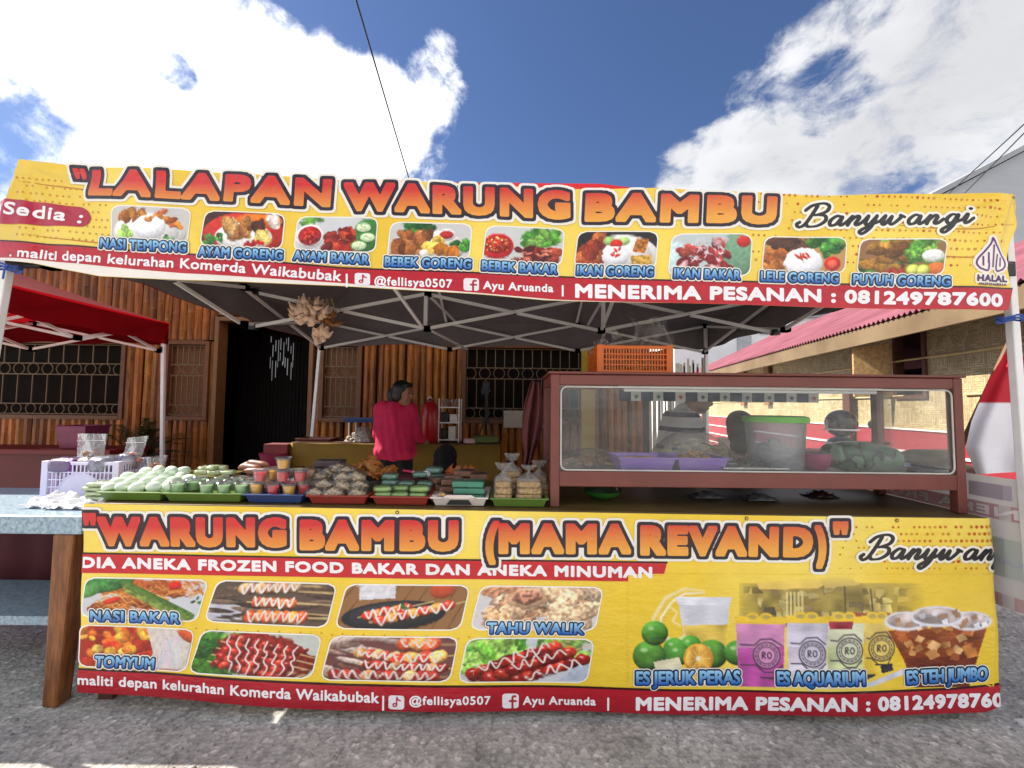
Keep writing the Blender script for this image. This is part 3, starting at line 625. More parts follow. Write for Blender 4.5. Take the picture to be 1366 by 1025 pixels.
def mixc(a, bq, t): t = np.clip(t, 0, 1)[..., None]; return L3(a) * (1 - t) + L3(bq) * t
def strokes(paths, k=10):      # hand drawn script: smooth open curves as a list of segments
    out = []
    for p in paths:
        p = np.array(p, float); pp = np.vstack([2 * p[0] - p[1], p, 2 * p[-1] - p[-2]]); pts = []
        for i in range(1, len(pp) - 2):
            for t in np.linspace(0, 1, k, endpoint=False):
                a, bq, c, d = pp[i - 1], pp[i], pp[i + 1], pp[i + 2]
                pts.append(.5 * (2 * bq + (c - a) * t + (2 * a - 5 * bq + 4 * c - d) * t * t + (3 * bq - a - 3 * c + d) * t ** 3))
        pts.append(p[-1]); out.append(np.array(pts))
    return out
SCRIPT = [  # the cursive word, x in cap heights, y 0 = baseline, 1 = cap height
    [(.55, 1.0), (.42, .55), (.25, .1), (.05, -.05), (-.08, .08), (.02, .2)],
    [(.12, .78), (.35, 1.02), (.75, 1.12), (1.0, .98), (.95, .72), (.62, .56), (.5, .55)],
    [(.62, .56), (.95, .5), (1.0, .25), (.75, .02), (.4, -.02), (.3, .1)],
    [(1.62, .42), (1.4, .48), (1.2, .25), (1.25, .03), (1.45, .08), (1.62, .42), (1.58, .12), (1.66, .02), (1.85, .2)],
    [(1.85, .2), (2.0, .44), (1.9, .02)], [(1.94, .2), (2.15, .45), (2.27, .38), (2.18, .08), (2.3, .03), (2.5, .25)],
    [(2.5, .25), (2.6, .44), (2.55, .1), (2.7, .04), (2.92, .42)], [(2.92, .44), (2.8, -.1), (2.55, -.42), (2.42, -.3), (2.7, -.05), (3.1, .2)],
    [(3.1, .2), (3.25, .44), (3.18, .1), (3.3, .03), (3.5, .4), (3.47, .12), (3.6, .03), (3.85, .35), (3.82, .46), (4.0, .38)],
    [(4.62, .42), (4.4, .48), (4.2, .25), (4.25, .03), (4.45, .08), (4.62, .42), (4.58, .12), (4.66, .02), (4.85, .2)],
    [(4.85, .2), (5.0, .44), (4.9, .02)], [(4.94, .2), (5.15, .45), (5.27, .38), (5.18, .08), (5.3, .03), (5.5, .25)],
    [(6.0, .42), (5.8, .48), (5.62, .25), (5.68, .03), (5.85, .08), (6.0, .42)], [(6.02, .44), (5.88, -.1), (5.65, -.42), (5.5, -.32), (5.75, -.08), (6.2, .2)],
    [(6.2, .2), (6.35, .46), (6.28, .1), (6.4, .03), (6.6, .25)], [(6.45, .75), (6.47, .77)]]
def script_word(B, x0, y0, x1, y1, cap, w, parent, clip=None):
    cs = strokes(SCRIPT); sx_ = (x1 - x0) / 6.7; sg = []
    for c in cs:
        u = x0 + (c[:, 0] + .08) * sx_ + c[:, 1] * cap * .28; v = y0 + (y1 - y0) * (c[:, 0] + .08) / 6.7 - c[:, 1] * cap; q = np.stack([u, v], 1); sg.append(np.stack([q[:-1], q[1:]], 1))
    sg = np.concatenate(sg); g = w * 2 + 4; mn = sg.reshape(-1, 2).min(0) - g; mxx = sg.reshape(-1, 2).max(0) + g; h = .8
    nx, ny = int((mxx[0] - mn[0]) / h) + 2, int((mxx[1] - mn[1]) / h) + 2
    # pen: thicker on down strokes
    d = sg[:, 1] - sg[:, 0]; pen = w * (.62 + .6 * np.abs(d[:, 1]) / (np.hypot(d[:, 0], d[:, 1]) + 1e-9)); pen = np.convolve(np.pad(pen, 4, 'edge'), np.ones(9) / 9, 'valid')
    Fd = np.full((ny, nx), 99.); xx = mn[0] + h * np.arange(nx); yy = mn[1] + h * np.arange(ny)
    for c0 in range(0, nx, 24):
        c1 = min(nx, c0 + 24); k = (sg[:, :, 0].max(1) > xx[c0] - g) & (sg[:, :, 0].min(1) < xx[c1 - 1] + g)
        if not k.any(): continue
        GX, GY = np.meshgrid(xx[c0:c1], yy); gq = np.stack([GX.ravel(), GY.ravel()], 1); a = sg[k, 0]; dd = d[k]; r = gq[:, None] - a[None]
        t = np.clip((r * dd[None]).sum(2) / ((dd ** 2).sum(1) + 1e-9), 0, 1); Fd[:, c0:c1] = (np.sqrt(((r - t[..., None] * dd[None]) ** 2).sum(2)) - pen[k][None]).min(1).reshape(ny, c1 - c0)
    o = None
    for grow, col, layer in ((3.2, (250, 244, 226), 3), (0, (34, 31, 33), 4)):
        Q = Fd - grow
        if clip: Q = np.maximum(Q, np.maximum(clip[0] - xx, xx - clip[1])[None, :])
        vs, fs = march(Q, mn[0], mn[1], h); q = pbuild('script_lettering' if o is None else 'script_face', B, vs, fs, L3(col), layer, o or parent); o = o or q
    return o
def discs(name, B, pts, col, layer, parent, k=8):
    vs = []; fs = []; cs = []
    for i, (x, y, r) in enumerate(pts):
        o = len(vs); vs += [(x + r * math.cos(2 * math.pi * j / k), y + r * math.sin(2 * math.pi * j / k)) for j in range(k)]; fs.append(tuple(range(o, o + k))); cs += [col[i] if isinstance(col, list) else col] * k
    return pbuild(name, B, vs, fs, np.array([lin(*c) for c in cs]), layer, parent)
def line(name, B, pts, w, col, layer, parent):
    p = strokes([pts], 8)[0]; d = np.gradient(p, axis=0); nn = np.stack([-d[:, 1], d[:, 0]], 1); nn /= np.linalg.norm(nn, axis=1)[:, None]
    ww = w / 2 * np.sin(np.linspace(.15, math.pi - .15, len(p)))[:, None]; k = len(p)
    return pbuild(name, B, np.vstack([p - nn * ww, p + nn * ww]), [(i, i + 1, k + i + 1, k + i) for i in range(k - 1)], L3(col), layer, parent)
# --- little painter for the printed food photographs
class Cv:
    def __init__(s, w, h, bg, seed=1):
        s.w, s.h = w, h; s.hh = 100.0 * h / w; s.r = np.random.default_rng(seed); s.seed = seed
        s.X, s.Y = np.meshgrid(np.linspace(0, 100, w), np.linspace(0, s.hh, h)); s.px = 100.0 / w
        s.im = np.zeros((h, w, 3)) + np.array(bg, float)
    def put(s, a, col, tex=0.0, ts=.35):
        c = np.array(col, float)[None, None] * np.ones_like(s.im)
        if tex: c = c * (1 + tex * (noise_field(s.X, s.Y, ts, s.seed + int(col[0])) * 2 - 1))[..., None]
        s.im = s.im * (1 - a[..., None]) + c * a[..., None]; return s
    def ell(s, cx, cy, rx, ry, col, ang=0, n=0, tex=0.1, soft=1.0, lo=0, sh=.35):
        ca, sa = math.cos(R(ang)), math.sin(R(ang)); dx = (s.X - cx) * ca + (s.Y - cy) * sa; dy = -(s.X - cx) * sa + (s.Y - cy) * ca
        d = np.sqrt((dx / rx) ** 2 + (dy / ry) ** 2)
        if n: d = d + n * (noise_field(s.X + cx, s.Y + cy, .28, s.seed + 5) - .5)
        a = np.clip((1 - d) * min(rx, ry) / (s.px * soft) + .5, 0, 1) * (d > lo)
        old = s.im.copy(); s.put(a, col, tex, .5)
        if sh: k = (1 + sh * (.35 - (dx * .3 / rx + dy * .8 / ry) * .8 - .5 * np.clip(d, 0, 1) ** 3))[..., None]; s.im = old * (1 - a[..., None]) + np.clip(s.im * k, 0, 255) * a[..., None]
        return s
    def ln(s, pts, w, col, tex=.08):
        p = np.array(pts, float); best = np.full_like(s.X, 1e9)
        for a, bq in zip(p[:-1], p[1:]):
            d = bq - a; t = np.clip(((s.X - a[0]) * d[0] + (s.Y - a[1]) * d[1]) / (d @ d + 1e-9), 0, 1)
            best = np.minimum(best, np.hypot(s.X - a[0] - t * d[0], s.Y - a[1] - t * d[1]))
        return s.put(np.clip((w / 2 - best) / s.px + .5, 0, 1), col, tex)
    def poly(s, pts, col, tex=.08):
        p = np.array(pts, float); ins = np.zeros(s.X.shape, bool)
        for a, bq in zip(p, np.roll(p, -1, 0)):
            with np.errstate(divide='ignore', invalid='ignore'): ins ^= ((a[1] > s.Y) != (bq[1] > s.Y)) & (s.X < (bq[0] - a[0]) * (s.Y - a[1]) / (bq[1] - a[1]) + a[0])
        return s.put(ins * 1.0, col, tex)
    def sc(s, k, box, rx, ry, cols, ang=90, tex=.2, n=.3, mask=None):
        for _ in range(k):
            x, y = s.r.uniform(box[0], box[2]), s.r.uniform(box[1], box[3])
            if mask and not mask(x, y): continue
            c = np.array(cols[s.r.integers(len(cols))], float) * s.r.uniform(.82, 1.15); q = s.r.uniform(.6, 1.3)
            s.ell(x, y, rx * q, ry * q, np.clip(c, 0, 255), s.r.uniform(-ang, ang), n, tex)
        return s
    def leaf(s, x, y, k=7, r=8, cols=((52, 116, 40), (84, 150, 58), (36, 86, 34))):
        return s.sc(k, (x - r, y - r * .6, x + r, y + r * .6), r * .55, r * .3, cols, 80, .3, .5)
    def rice(s, x, y, rx, ry): s.ell(x, y, rx, ry, (232, 232, 236), 0, .15, .06); return s
    def zig(s, x0, y0, x1, y1, k, amp, w=2.2, col=(238, 230, 224)):
        d = np.array([x1 - x0, y1 - y0]); nn = np.array([-d[1], d[0]]) / (np.linalg.norm(d) + 1e-9)
        pts = strokes([[np.array([x0, y0]) + d * i / k + nn * amp * s.r.uniform(.55, 1.25) * (1 if i % 2 else -1) + d / k * s.r.uniform(-.25, .25) for i in range(k + 1)]], 6)[0]
        return s.ln(pts, w, col, .05)
def picture(B, cv, q, layer, parent, label=None, rad=.22, border=1.6, name='food_picture'):
    q = np.array(q, float)      # TL TR BR BL
    def shape(nx, ny, grow, lay, colr, par, nm):
        c = q.mean(0); e = q + np.sign(q - c) * np.array([grow, grow]); hpx = abs(e[3, 1] - e[0, 1]); wpx = abs(e[1, 0] - e[0, 0])
        tt = np.concatenate([np.linspace(0, rad, 5)[:-1], np.linspace(rad, 1 - rad, max(2, ny - 7)), np.linspace(1 - rad, 1, 5)[1:]])
        s_, t_ = np.meshgrid(np.linspace(0, 1, nx), tt); k = np.maximum(0, np.maximum(rad - t_, t_ - (1 - rad))) / rad
        ins = rad * (1 - np.sqrt(np.clip(1 - k * k, 0, 1))) * hpx / wpx; ss = ins + s_ * (1 - 2 * ins)
        pt = (e[0] * ((1 - ss) * (1 - t_))[..., None] + e[1] * (ss * (1 - t_))[..., None] + e[2] * (ss * t_)[..., None] + e[3] * ((1 - ss) * t_)[..., None]).reshape(-1, 2)
        ny_ = len(tt); fs = [(j * nx + i, j * nx + i + 1, (j + 1) * nx + i + 1, (j + 1) * nx + i) for j in range(ny_ - 1) for i in range(nx - 1)]
        if colr is None:
            fx = ss.ravel() * (cv.w - 1); fy = t_.ravel() * (cv.h - 1); xi = np.clip(fx.astype(int), 0, cv.w - 2); yi = np.clip(fy.astype(int), 0, cv.h - 2); ax = (fx - xi)[:, None]; ay = (fy - yi)[:, None]; im = cv.im
            v = (im[yi, xi] * (1 - ax) + im[yi, xi + 1] * ax) * (1 - ay) + (im[yi + 1, xi] * (1 - ax) + im[yi + 1, xi + 1] * ax) * ay
            v = np.clip(v, 0, 255) / 255; colr = np.where(v <= .04, v / 12.92, ((v + .055) / 1.055) ** 2.4)
        return pbuild(nm, B, pt, fs, colr, lay, par)
    o = shape(cv.w, cv.h, 0, layer, None, parent, name)
    if border: shape(24, 16, border, layer - 1, L3((250, 246, 232)), o, 'picture_border')
    if label: o['label'] = label
    return o
BLUE = lambda s, t: mixc((24, 96, 178), (150, 205, 240), t)
def caption(B, s, x0, y0, x1, y1, h, parent, spacing=1.06, bold=.62, shear=.06):
    return text(B, s, x0, y0, x1, y1, h, h, bold, [(3.1, (244, 240, 230), 5), (1.7, (18, 34, 66), 6), (0, BLUE, 7)], parent, 'caption_lettering', h=.7, spacing=spacing, shear=shear)
def app_icon(B, x0, y0, x1, y1, kind, parent):
    q = [(x0, y0), (x1, y0 + (x1 - x0) * .03), (x1, y1 + (x1 - x0) * .03), (x0, y1)]; cv = Cv(44, 38, (240, 232, 236), 3); H = cv.hh; red = (176, 24, 40)
    if kind == 'note':
        cv.ln([(52, 14), (52, H - 28)], 9, red, 0).ell(40, H - 27, 15, 13, red, tex=0, sh=0).ell(40, H - 27, 6, 5, (240, 232, 236), tex=0, sh=0).ln([(54, 14), (60, 26), (74, 32)], 9, red, 0)
    else: cv.ln([(80, 16), (68, 16), (62, 24), (62, H)], 13, red, 0).ln([(46, 44), (82, 44)], 12, red, 0)
    return picture(B, cv, q, 3, parent, None, .2, 0, 'app_icon')

# --- overhead banner
def wave_top(x, z):
    zz = (z - 2.15) / .3
    y = .010 * np.sin(x * 2.1 + 1) + .006 * np.sin(x * 5.3 + zz * .8) + .004 * np.sin(x * 11 - zz * 1.7) * (.5 + .5 * zz)
    r = np.hypot(x + 2.27, z - 2.5); th = np.arctan2(2.5 - z, x + 2.27 + 1e-6); y = y + .013 * np.sin(th * 12) * np.exp(-r * 1.6) * np.clip(r * 2.2, 0, 1)
    r = np.hypot(x - 2.27, z - 2.38); th = np.arctan2(2.4 - z, 2.27 - x + 1e-6); y = y + .012 * np.sin(th * 10) * np.exp(-r * 1.7) * np.clip(r * 5, 0, 1)
    w = np.clip(-2.28 - x, 0, 2); y = y + w * w * 3; w = np.clip(x - 2.23, 0, 2); y = y + w * w * 3.5
    return 0 * x, y
BT = Banner(1.90, 0.02, 2.2, 0.0, wave_top)
top = thing('overhead_banner', 'long yellow and red printed menu banner tied along the front eave of the large tent', 'banner', (0, 1.9, 1.85))
tT = ginterp([(-40, 206), (22, 211), (110, 222), (233, 228), (333, 233), (456, 240), (560, 243), (700, 248), (820, 251), (880, 251), (1093, 261), (1236, 261), (1357, 259)])
tB = ginterp([(-40, 341), (15, 348), (43, 351), (133, 369), (247, 375), (456, 382), (642, 393), (726, 400), (900, 404), (1093, 411), (1340, 415)])
tR0 = ginterp([(-40, 316), (13, 322), (456, 359), (900, 375), (1343, 387)])
tR1 = ginterp([(-40, 339), (60, 347), (133, 355), (247, 366), (456, 378), (640, 391), (740, 399), (900, 404), (1093, 411), (1340, 415)])
xl = lambda t: -48 * t; xr = lambda t: -20 * t + 5 * np.sin(t * 9)
def ycol(u, v):
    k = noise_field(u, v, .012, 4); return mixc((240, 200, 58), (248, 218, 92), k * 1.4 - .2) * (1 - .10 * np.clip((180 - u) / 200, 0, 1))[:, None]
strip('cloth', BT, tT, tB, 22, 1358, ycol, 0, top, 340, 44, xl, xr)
strip('hem', BT, tR1, ginterp([(-40, 341), (15, 348), (43, 350.5), (133, 368.5), (247, 374.5), (456, 381.5), (642, 392.6), (726, 399.6), (900, 404)]), -25, 870, (240, 232, 222), 1, top, 120, 1)
rs = strip('red_strip', BT, tR0, tR1, 0, 1348, lambda u, v: mixc((176, 28, 46), (196, 22, 34), (v % 7) / 7), 2, top, 340, 10, lambda t: -14 - 14 * t, lambda t: -6 * t)
strip('strip_dark_line', BT, lambda x: tR0(x) - 2.2, tR0, -12, 1348, (60, 16, 18), 2, rs, 120, 1)  # dark line printed along the top of the red strip
pts = []; cols = []
for i in range(34):
    for j in range(9):
        x = 20 + i * 8.6 + (j % 2) * 4; y = 243 + j * 9.5 + (x - 100) * .09
        if x < 145 and y < tR0(x) - 4 and random.random() < .8: pts.append((x, y, 1.5)); cols.append((206, 142, 40))
for i in range(44):
    for j in range(9):
        x = 1000 + i * 7.6 + (j % 2) * 4; y = 268 + j * 11 + (x - 1300) * .03
        if x < 1346 and y < tR0(x) - 4 and random.random() < .55 + (x - 1000) / 800: pts.append((x, y, random.choice((1.2, 1.5, 2.0)))); cols.append(random.choice(((204, 120, 30), (196, 84, 30), (210, 150, 44))))
discs('dot_pattern', BT, pts, cols, 1, top)
for a in ([(20, 240), (90, 250), (170, 262)], [(30, 311), (110, 322), (190, 328)], [(1180, 300), (1270, 308), (1352, 300)], [(1200, 340), (1290, 345), (1350, 352)]): line('swoosh_print', BT, a, 1.6, (196, 120, 34), 1, top)
ep = [(x, 289 + (12.5) * math.sin(2 * math.pi * k / 28) * 1.28, 0) for k, x in [(k, 0) for k in range(28)]]
# red pill with the word "Sedia :"
s_, t_ = np.meshgrid(np.linspace(0, 1, 60), np.linspace(0, 1, 15)); top_ = ginterp([(-30, 258), (0, 263), (60, 270), (120, 277)]); bot_ = ginterp([(-30, 293), (0, 297), (60, 300), (120, 303)])
kk = np.clip((s_ - .88) / .12, 0, 1); cut = 1 - np.sqrt(1 - kk ** 2); u = -24 + 144 * s_; v = top_(u) + (bot_(u) - top_(u)) * (.5 + (t_ - .5) * (1 - cut)); nx = 60
pl = pbuild('red_pill', BT, np.stack([u.ravel(), v.ravel()], 1), [(j * nx + i, j * nx + i + 1, (j + 1) * nx + i + 1, (j + 1) * nx + i) for j in range(14) for i in range(59)], L3((176, 26, 56)), 2, top)
text(BT, 'Sedia :', 0, 283, 106, 297, 15, 15, 0.7, [(0, (246, 240, 240), 3)], pl, 'pill_lettering', spacing=1.1, shear=.25)
RG = lambda a, bq: (lambda s, t: mixc((210, 50, 46), (240, 168, 66), np.clip((1 - t) * .85 - .2 + (a + (bq - a) * s), 0, 1)))
def title(B, s, x0, y0, x1, y1, h0, h1, bold, a, bq, parent, clip=None, spacing=1.12, shear=0.0):
    return text(B, s, x0, y0, x1, y1, h0, h1, bold, [(7.4, (240, 236, 226), 3), (4.2, (42, 32, 44), 4), (0, RG(a, bq), 5)], parent, 'title_lettering', h=1.0, spacing=spacing, clip=clip, shear=shear, pn=4)
# quotes and words
title(BT, '"', 106, 257, 120, 258, 30, 30, 1.6, -.2, -.2, top, shear=-.3)
title(BT, 'LALAPAN', 123, 259, 438, 274, 29, 31, 3.3, -.15, .05, top, spacing=1.2, shear=.08)
title(BT, 'WARUNG', 463, 279, 758, 288, 31, 32, 3.6, .0, .3, top, spacing=1.2, shear=.0)
title(BT, 'BAMBU', 784, 291, 1031, 297, 31, 30, 3.8, .32, .55, top, spacing=1.22, shear=.05)
script_word(BT, 1062, 302, 1290, 301, 27, 2.2, top)
W_ = (246, 240, 242)
text(BT, '. maliti depan kelurahan Komerda Waikabubak', 10, 341, 455, 375.5, 11.5, 13, .5, [(0, W_, 3)], rs, 'strip_lettering', h=.7, spacing=1.04, shear=.1)
text(BT, '|', 462, 379, 464, 379, 13, 13, .3, [(0, W_, 3)], rs, 'strip_lettering', h=.6)
text(BT, '|', 750, 391, 752, 391, 11, 11, .3, [(0, W_, 3)], rs, 'strip_lettering', h=.6)
text(BT, '@fellisya0507', 500, 380, 603, 384.5, 10.6, 10.6, .45, [(0, W_, 3)], rs, 'strip_lettering', h=.7, spacing=1.12)
text(BT, 'Ayu Aruanda', 645, 385.5, 738, 389, 10, 10, .5, [(0, W_, 3)], rs, 'strip_lettering', h=.7, spacing=1.1)
text(BT, 'MENERIMA PESANAN : 081249787600', 769, 395.2, 1333, 409, 16.2, 14.6, 1.35, [(0, W_, 3)], rs, 'strip_lettering', h=.8, spacing=1.08)
app_icon(BT, 473.5, 364.5, 494, 380.5, 'note', rs); app_icon(BT, 618.5, 371.5, 639, 388, 'f', rs)
def pq(x0, x1, y0, y1, sl): return [(x0 + 6, y0), (x1, y0 + sl), (x1 - 4, y1 + sl), (x0, y1)]
PW, PH = 108, 52
def plate(cv, x=50, y=34, rx=48, ry=26, col=(226, 222, 220)): return cv.ell(x, y + 1.5, rx, ry, (150, 140, 130)).ell(x, y, rx, ry, col, 0, 0, .05).ell(x, y, rx * .82, ry * .8, tuple(c * .95 for c in col), 0, 0, .04)
cv = Cv(PW, PH, (206, 202, 198), 1); plate(cv); cv.sc(9, (12, 30, 28, 44), 5, 9, [(110, 160, 60), (150, 190, 90)], 25); cv.sc(8, (18, 4, 44, 14), 10, 5, [(190, 124, 40), (150, 88, 30)]).sc(9, (54, 6, 88, 28), 9, 4, [(196, 120, 40), (170, 80, 30)], 40); cv.rice(50, 27, 22, 16).sc(5, (45, 13, 55, 18), 4, 2, [(196, 120, 50)]).leaf(76, 40, 8, 9)
P1 = cv
cv = Cv(PW, PH, (70, 34, 30), 2); cv.ell(52, 30, 52, 30, (190, 44, 32)).ell(70, 10, 30, 10, (222, 110, 30)).ell(52, 34, 36, 20, (230, 226, 222)); cv.sc(22, (28, 12, 58, 36), 9, 6, [(190, 140, 76), (150, 96, 48), (212, 170, 110)]).sc(6, (60, 10, 76, 22), 7, 5, [(90, 44, 26)]).sc(6, (66, 28, 88, 40), 8, 6, [(222, 196, 110)]).leaf(14, 42, 10, 12).sc(12, (56, 38, 78, 48), 5, 3, [(176, 24, 20)]).sc(3, (84, 4, 96, 16), 8, 6, [(220, 200, 190)])
P2 = cv
cv = Cv(PW, PH, (212, 212, 214), 3); cv.ell(90, 30, 20, 30, (60, 110, 50)).leaf(16, 6, 9, 12, ((110, 170, 60), (80, 140, 50))); cv.ell(17, 28, 18, 18, (236, 228, 226)).ell(17, 27, 14.5, 14, (150, 24, 22), tex=.4).sc(12, (8, 18, 26, 36), 2, 1.5, [(210, 70, 40)]); cv.sc(24, (40, 22, 72, 48), 9, 6, [(150, 40, 24), (110, 26, 20), (186, 70, 40)]); 
for x, y in ((84, 14), (90, 28), (80, 40)): cv.ell(x, y, 11, 8, (64, 128, 56)).ell(x, y, 9.5, 6.5, (206, 226, 180)).sc(6, (x - 5, y - 3, x + 5, y + 3), 1.3, .8, [(150, 180, 120)])
P3 = cv
cv = Cv(PW, PH, (208, 206, 204), 4); plate(cv, 48, 32, 46, 24, (222, 216, 210)); cv.leaf(30, 8, 9, 18).leaf(92, 30, 14, 11).sc(22, (10, 14, 46, 40), 10, 7, [(150, 88, 44), (180, 112, 60), (120, 66, 34)]).ell(70, 15, 12, 8, (230, 226, 222)).ell(70, 15, 9, 5.5, (170, 40, 36)).sc(5, (48, 22, 62, 34), 8, 7, [(222, 180, 80)]).sc(5, (64, 32, 84, 40), 8, 7, [(186, 110, 36)]).ell(44, 40, 6, 5, (236, 228, 214))
P4 = cv
cv = Cv(PW, PH, (208, 210, 206), 5); cv.leaf(74, 12, 22, 18, ((86, 150, 50), (60, 120, 40), (130, 180, 80))).ell(16, 26, 21, 17, (206, 34, 36)).ell(16, 23, 18, 12, (160, 40, 22), tex=.4).sc(30, (2, 14, 30, 32), 1.6, 1.2, [(236, 210, 140), (210, 90, 40)]).sc(30, (42, 28, 92, 46), 9, 5, [(110, 30, 22), (150, 60, 40), (84, 22, 18)], 30).sc(10, (48, 28, 88, 42), 5, 1.6, [(206, 120, 96)], 30)
P5 = cv
cv = Cv(PW, PH, (40, 34, 34), 6); plate(cv, 56, 32, 48, 28); cv.sc(22, (6, 8, 30, 46), 8, 8, [(150, 62, 34), (120, 44, 26), (176, 96, 50)]); cv.ell(40, 12, 8, 6, (150, 186, 110)).ell(58, 12, 8, 6, (170, 200, 120)).ell(49, 16, 8, 6, (196, 40, 30)).rice(50, 32, 17, 13).sc(6, (44, 22, 56, 32), 3, 1.6, [(190, 40, 30)]).poly([(74, 8), (90, 10), (86, 28), (70, 26)], (186, 110, 40), .3).poly([(68, 32), (94, 30), (96, 44), (72, 46)], (206, 160, 70), .3)
P6 = cv
cv = Cv(PW, PH, (196, 206, 204), 7); cv.ell(84, 22, 24, 40, (110, 150, 120), 25).ell(6, 34, 14, 26, (180, 200, 200)).ell(90, 8, 9, 7, (190, 40, 30)).sc(50, (14, 6, 78, 46), 8, 4, [(140, 40, 40), (110, 26, 30), (200, 150, 150), (176, 70, 60)], 60, mask=lambda x, y: ((x - 46) / 34) ** 2 + ((y - 28) / 22) ** 2 < 1).sc(40, (26, 4, 72, 30), 3.5, .8, [(226, 196, 206)], 90)
P7 = cv
cv = Cv(PW, PH, (196, 150, 90), 8); cv.sc(14, (0, 0, 100, 10), 12, 1.2, [(150, 104, 60)], 20).sc(18, (10, 4, 58, 16), 12, 5, [(70, 44, 34), (96, 60, 44)], 20).leaf(76, 12, 18, 16).sc(16, (2, 18, 28, 46), 8, 6, [(190, 116, 50), (160, 88, 40)]).rice(50, 34, 24, 20).sc(8, (42, 20, 56, 32), 5, 1.4, [(196, 50, 30)], 90).ell(85, 36, 10, 10, (200, 30, 26)).ell(85, 36, 6, 6, (226, 96, 70))
P8 = cv
cv = Cv(PW, PH, (150, 110, 70), 9); cv.leaf(60, 10, 26, 26, ((110, 160, 60), (80, 140, 50), (150, 190, 90))).leaf(12, 38, 10, 14).ell(86, 22, 14, 9, (226, 230, 222)).ell(92, 40, 12, 9, (210, 110, 40)).sc(30, (8, 4, 50, 40), 11, 5, [(150, 104, 40), (110, 70, 30), (190, 140, 56)], 40).sc(8, (36, 42, 60, 50), 6, 3, [(160, 50, 30)])
for x in (64, 76): cv.ell(x, 42, 8.5, 8, (150, 180, 50)).ell(x, 42, 7, 6.5, (220, 222, 110))
P9 = cv
TOPP = [(P1, pq(148, 257, 277, 324, 4), ('NASI TEMPONG', 135, 331, 253, 339), 'rice mound with cucumber and fried sides'), (P2, pq(272, 380, 284, 330, 3), ('AYAM GORENG', 270, 344.5, 378, 348), 'fried chicken on an orange plate'),
        (P3, pq(393, 504, 290, 334, 2.5), ('AYAM BAKAR', 393, 348, 492, 353.5), 'grilled chicken beside red sambal and cucumber slices'), (P4, pq(517, 629, 298, 345, 2), ('BEBEK GORENG', 514, 356, 628, 359.5), 'brown fried duck with tofu and greens'),
        (P5, pq(644, 753, 302, 351, 2), ('BEBEK BAKAR', 643, 361, 743, 365), 'grilled duck with a bowl of red sambal'), (P6, pq(767, 878, 308, 356, 1.5), ('IKAN GORENG', 770, 366, 871, 368.5), 'fried fish and rice on a dark ground'),
        (P7, pq(892, 1002, 313, 368, 1), ('IKAN BAKAR', 899, 371, 985, 374.5), 'grilled fish on banana leaf'), (P8, pq(1015, 1128, 317, 364, 1), ('LELE GORENG', 1013, 376, 1115, 379), 'rice dome with fried catfish and tomato'), (P9, pq(1141, 1259, 321, 366, 1), ('PUYUH GORENG', 1135, 380, 1262, 383), 'fried quail with lime halves')]
for cv, q, (s, x0, y0, x1, y1), lb in TOPP:
    o = picture(BT, cv, q, 3, top, 'printed photo of ' + lb); caption(BT, s, x0, y0, x1, y1, 12.3, o)
# certification mark: a pointed leaf of upright bars over its word
cs = [[(1300, 360), (1296, 354), (1298, 347), (1306, 338), (1314, 328), (1317, 320)], [(1317, 320), (1322, 330), (1330, 340), (1337, 349), (1338, 356), (1334, 361)], [(1300, 360), (1310, 363), (1312, 357), (1311, 346)], [(1318, 330), (1318, 358)], [(1324, 342), (1324, 362), (1334, 361)], [(1304, 345), (1304, 356)], [(1330, 346), (1330, 356)], [(1311, 340), (1311, 352)]]
sg = []
for c in strokes(cs, 6): sg.append(np.stack([c[:-1], c[1:]], 1))
sg = np.concatenate(sg); nx, ny = 75, 70; X0, Y0 = 1288., 312.; GX, GY = np.meshgrid(X0 + .8 * np.arange(nx), Y0 + .8 * np.arange(ny)); g = np.stack([GX.ravel(), GY.ravel()], 1); d = sg[:, 1] - sg[:, 0]; r = g[:, None] - sg[None, :, 0]
t = np.clip((r * d[None]).sum(2) / ((d ** 2).sum(1) + 1e-9), 0, 1); Fd = np.sqrt(((r - t[..., None] * d[None]) ** 2).sum(2)).min(1).reshape(ny, nx)
vs, fs = march(Fd - 4.2, X0, Y0, .8); em = pbuild('certification_emblem', BT, vs, fs, L3((244, 236, 224)), 2, top)
vs, fs = march(Fd - 1.15, X0, Y0, .8); pbuild('emblem_mark', BT, vs, fs, L3((104, 44, 120)), 3, em)
text(BT, 'HALAL', 1297, 376.5, 1340, 377, 7.5, 7.5, .8, [(2.4, (244, 236, 224), 2), (0, (70, 40, 90), 3)], em, 'emblem_lettering', h=.6, spacing=1.15)
text(BT, 'INDONESIA', 1299, 382, 1340, 382.4, 3, 3, .25, [(0, (90, 60, 110), 3)], em, 'emblem_lettering', h=.5, spacing=1.3)
discs('eyelet', BT, [(x, tT(x) + 4, 1.8) for x in (352, 610, 884, 958, 1354)], (40, 40, 44), 3, top)

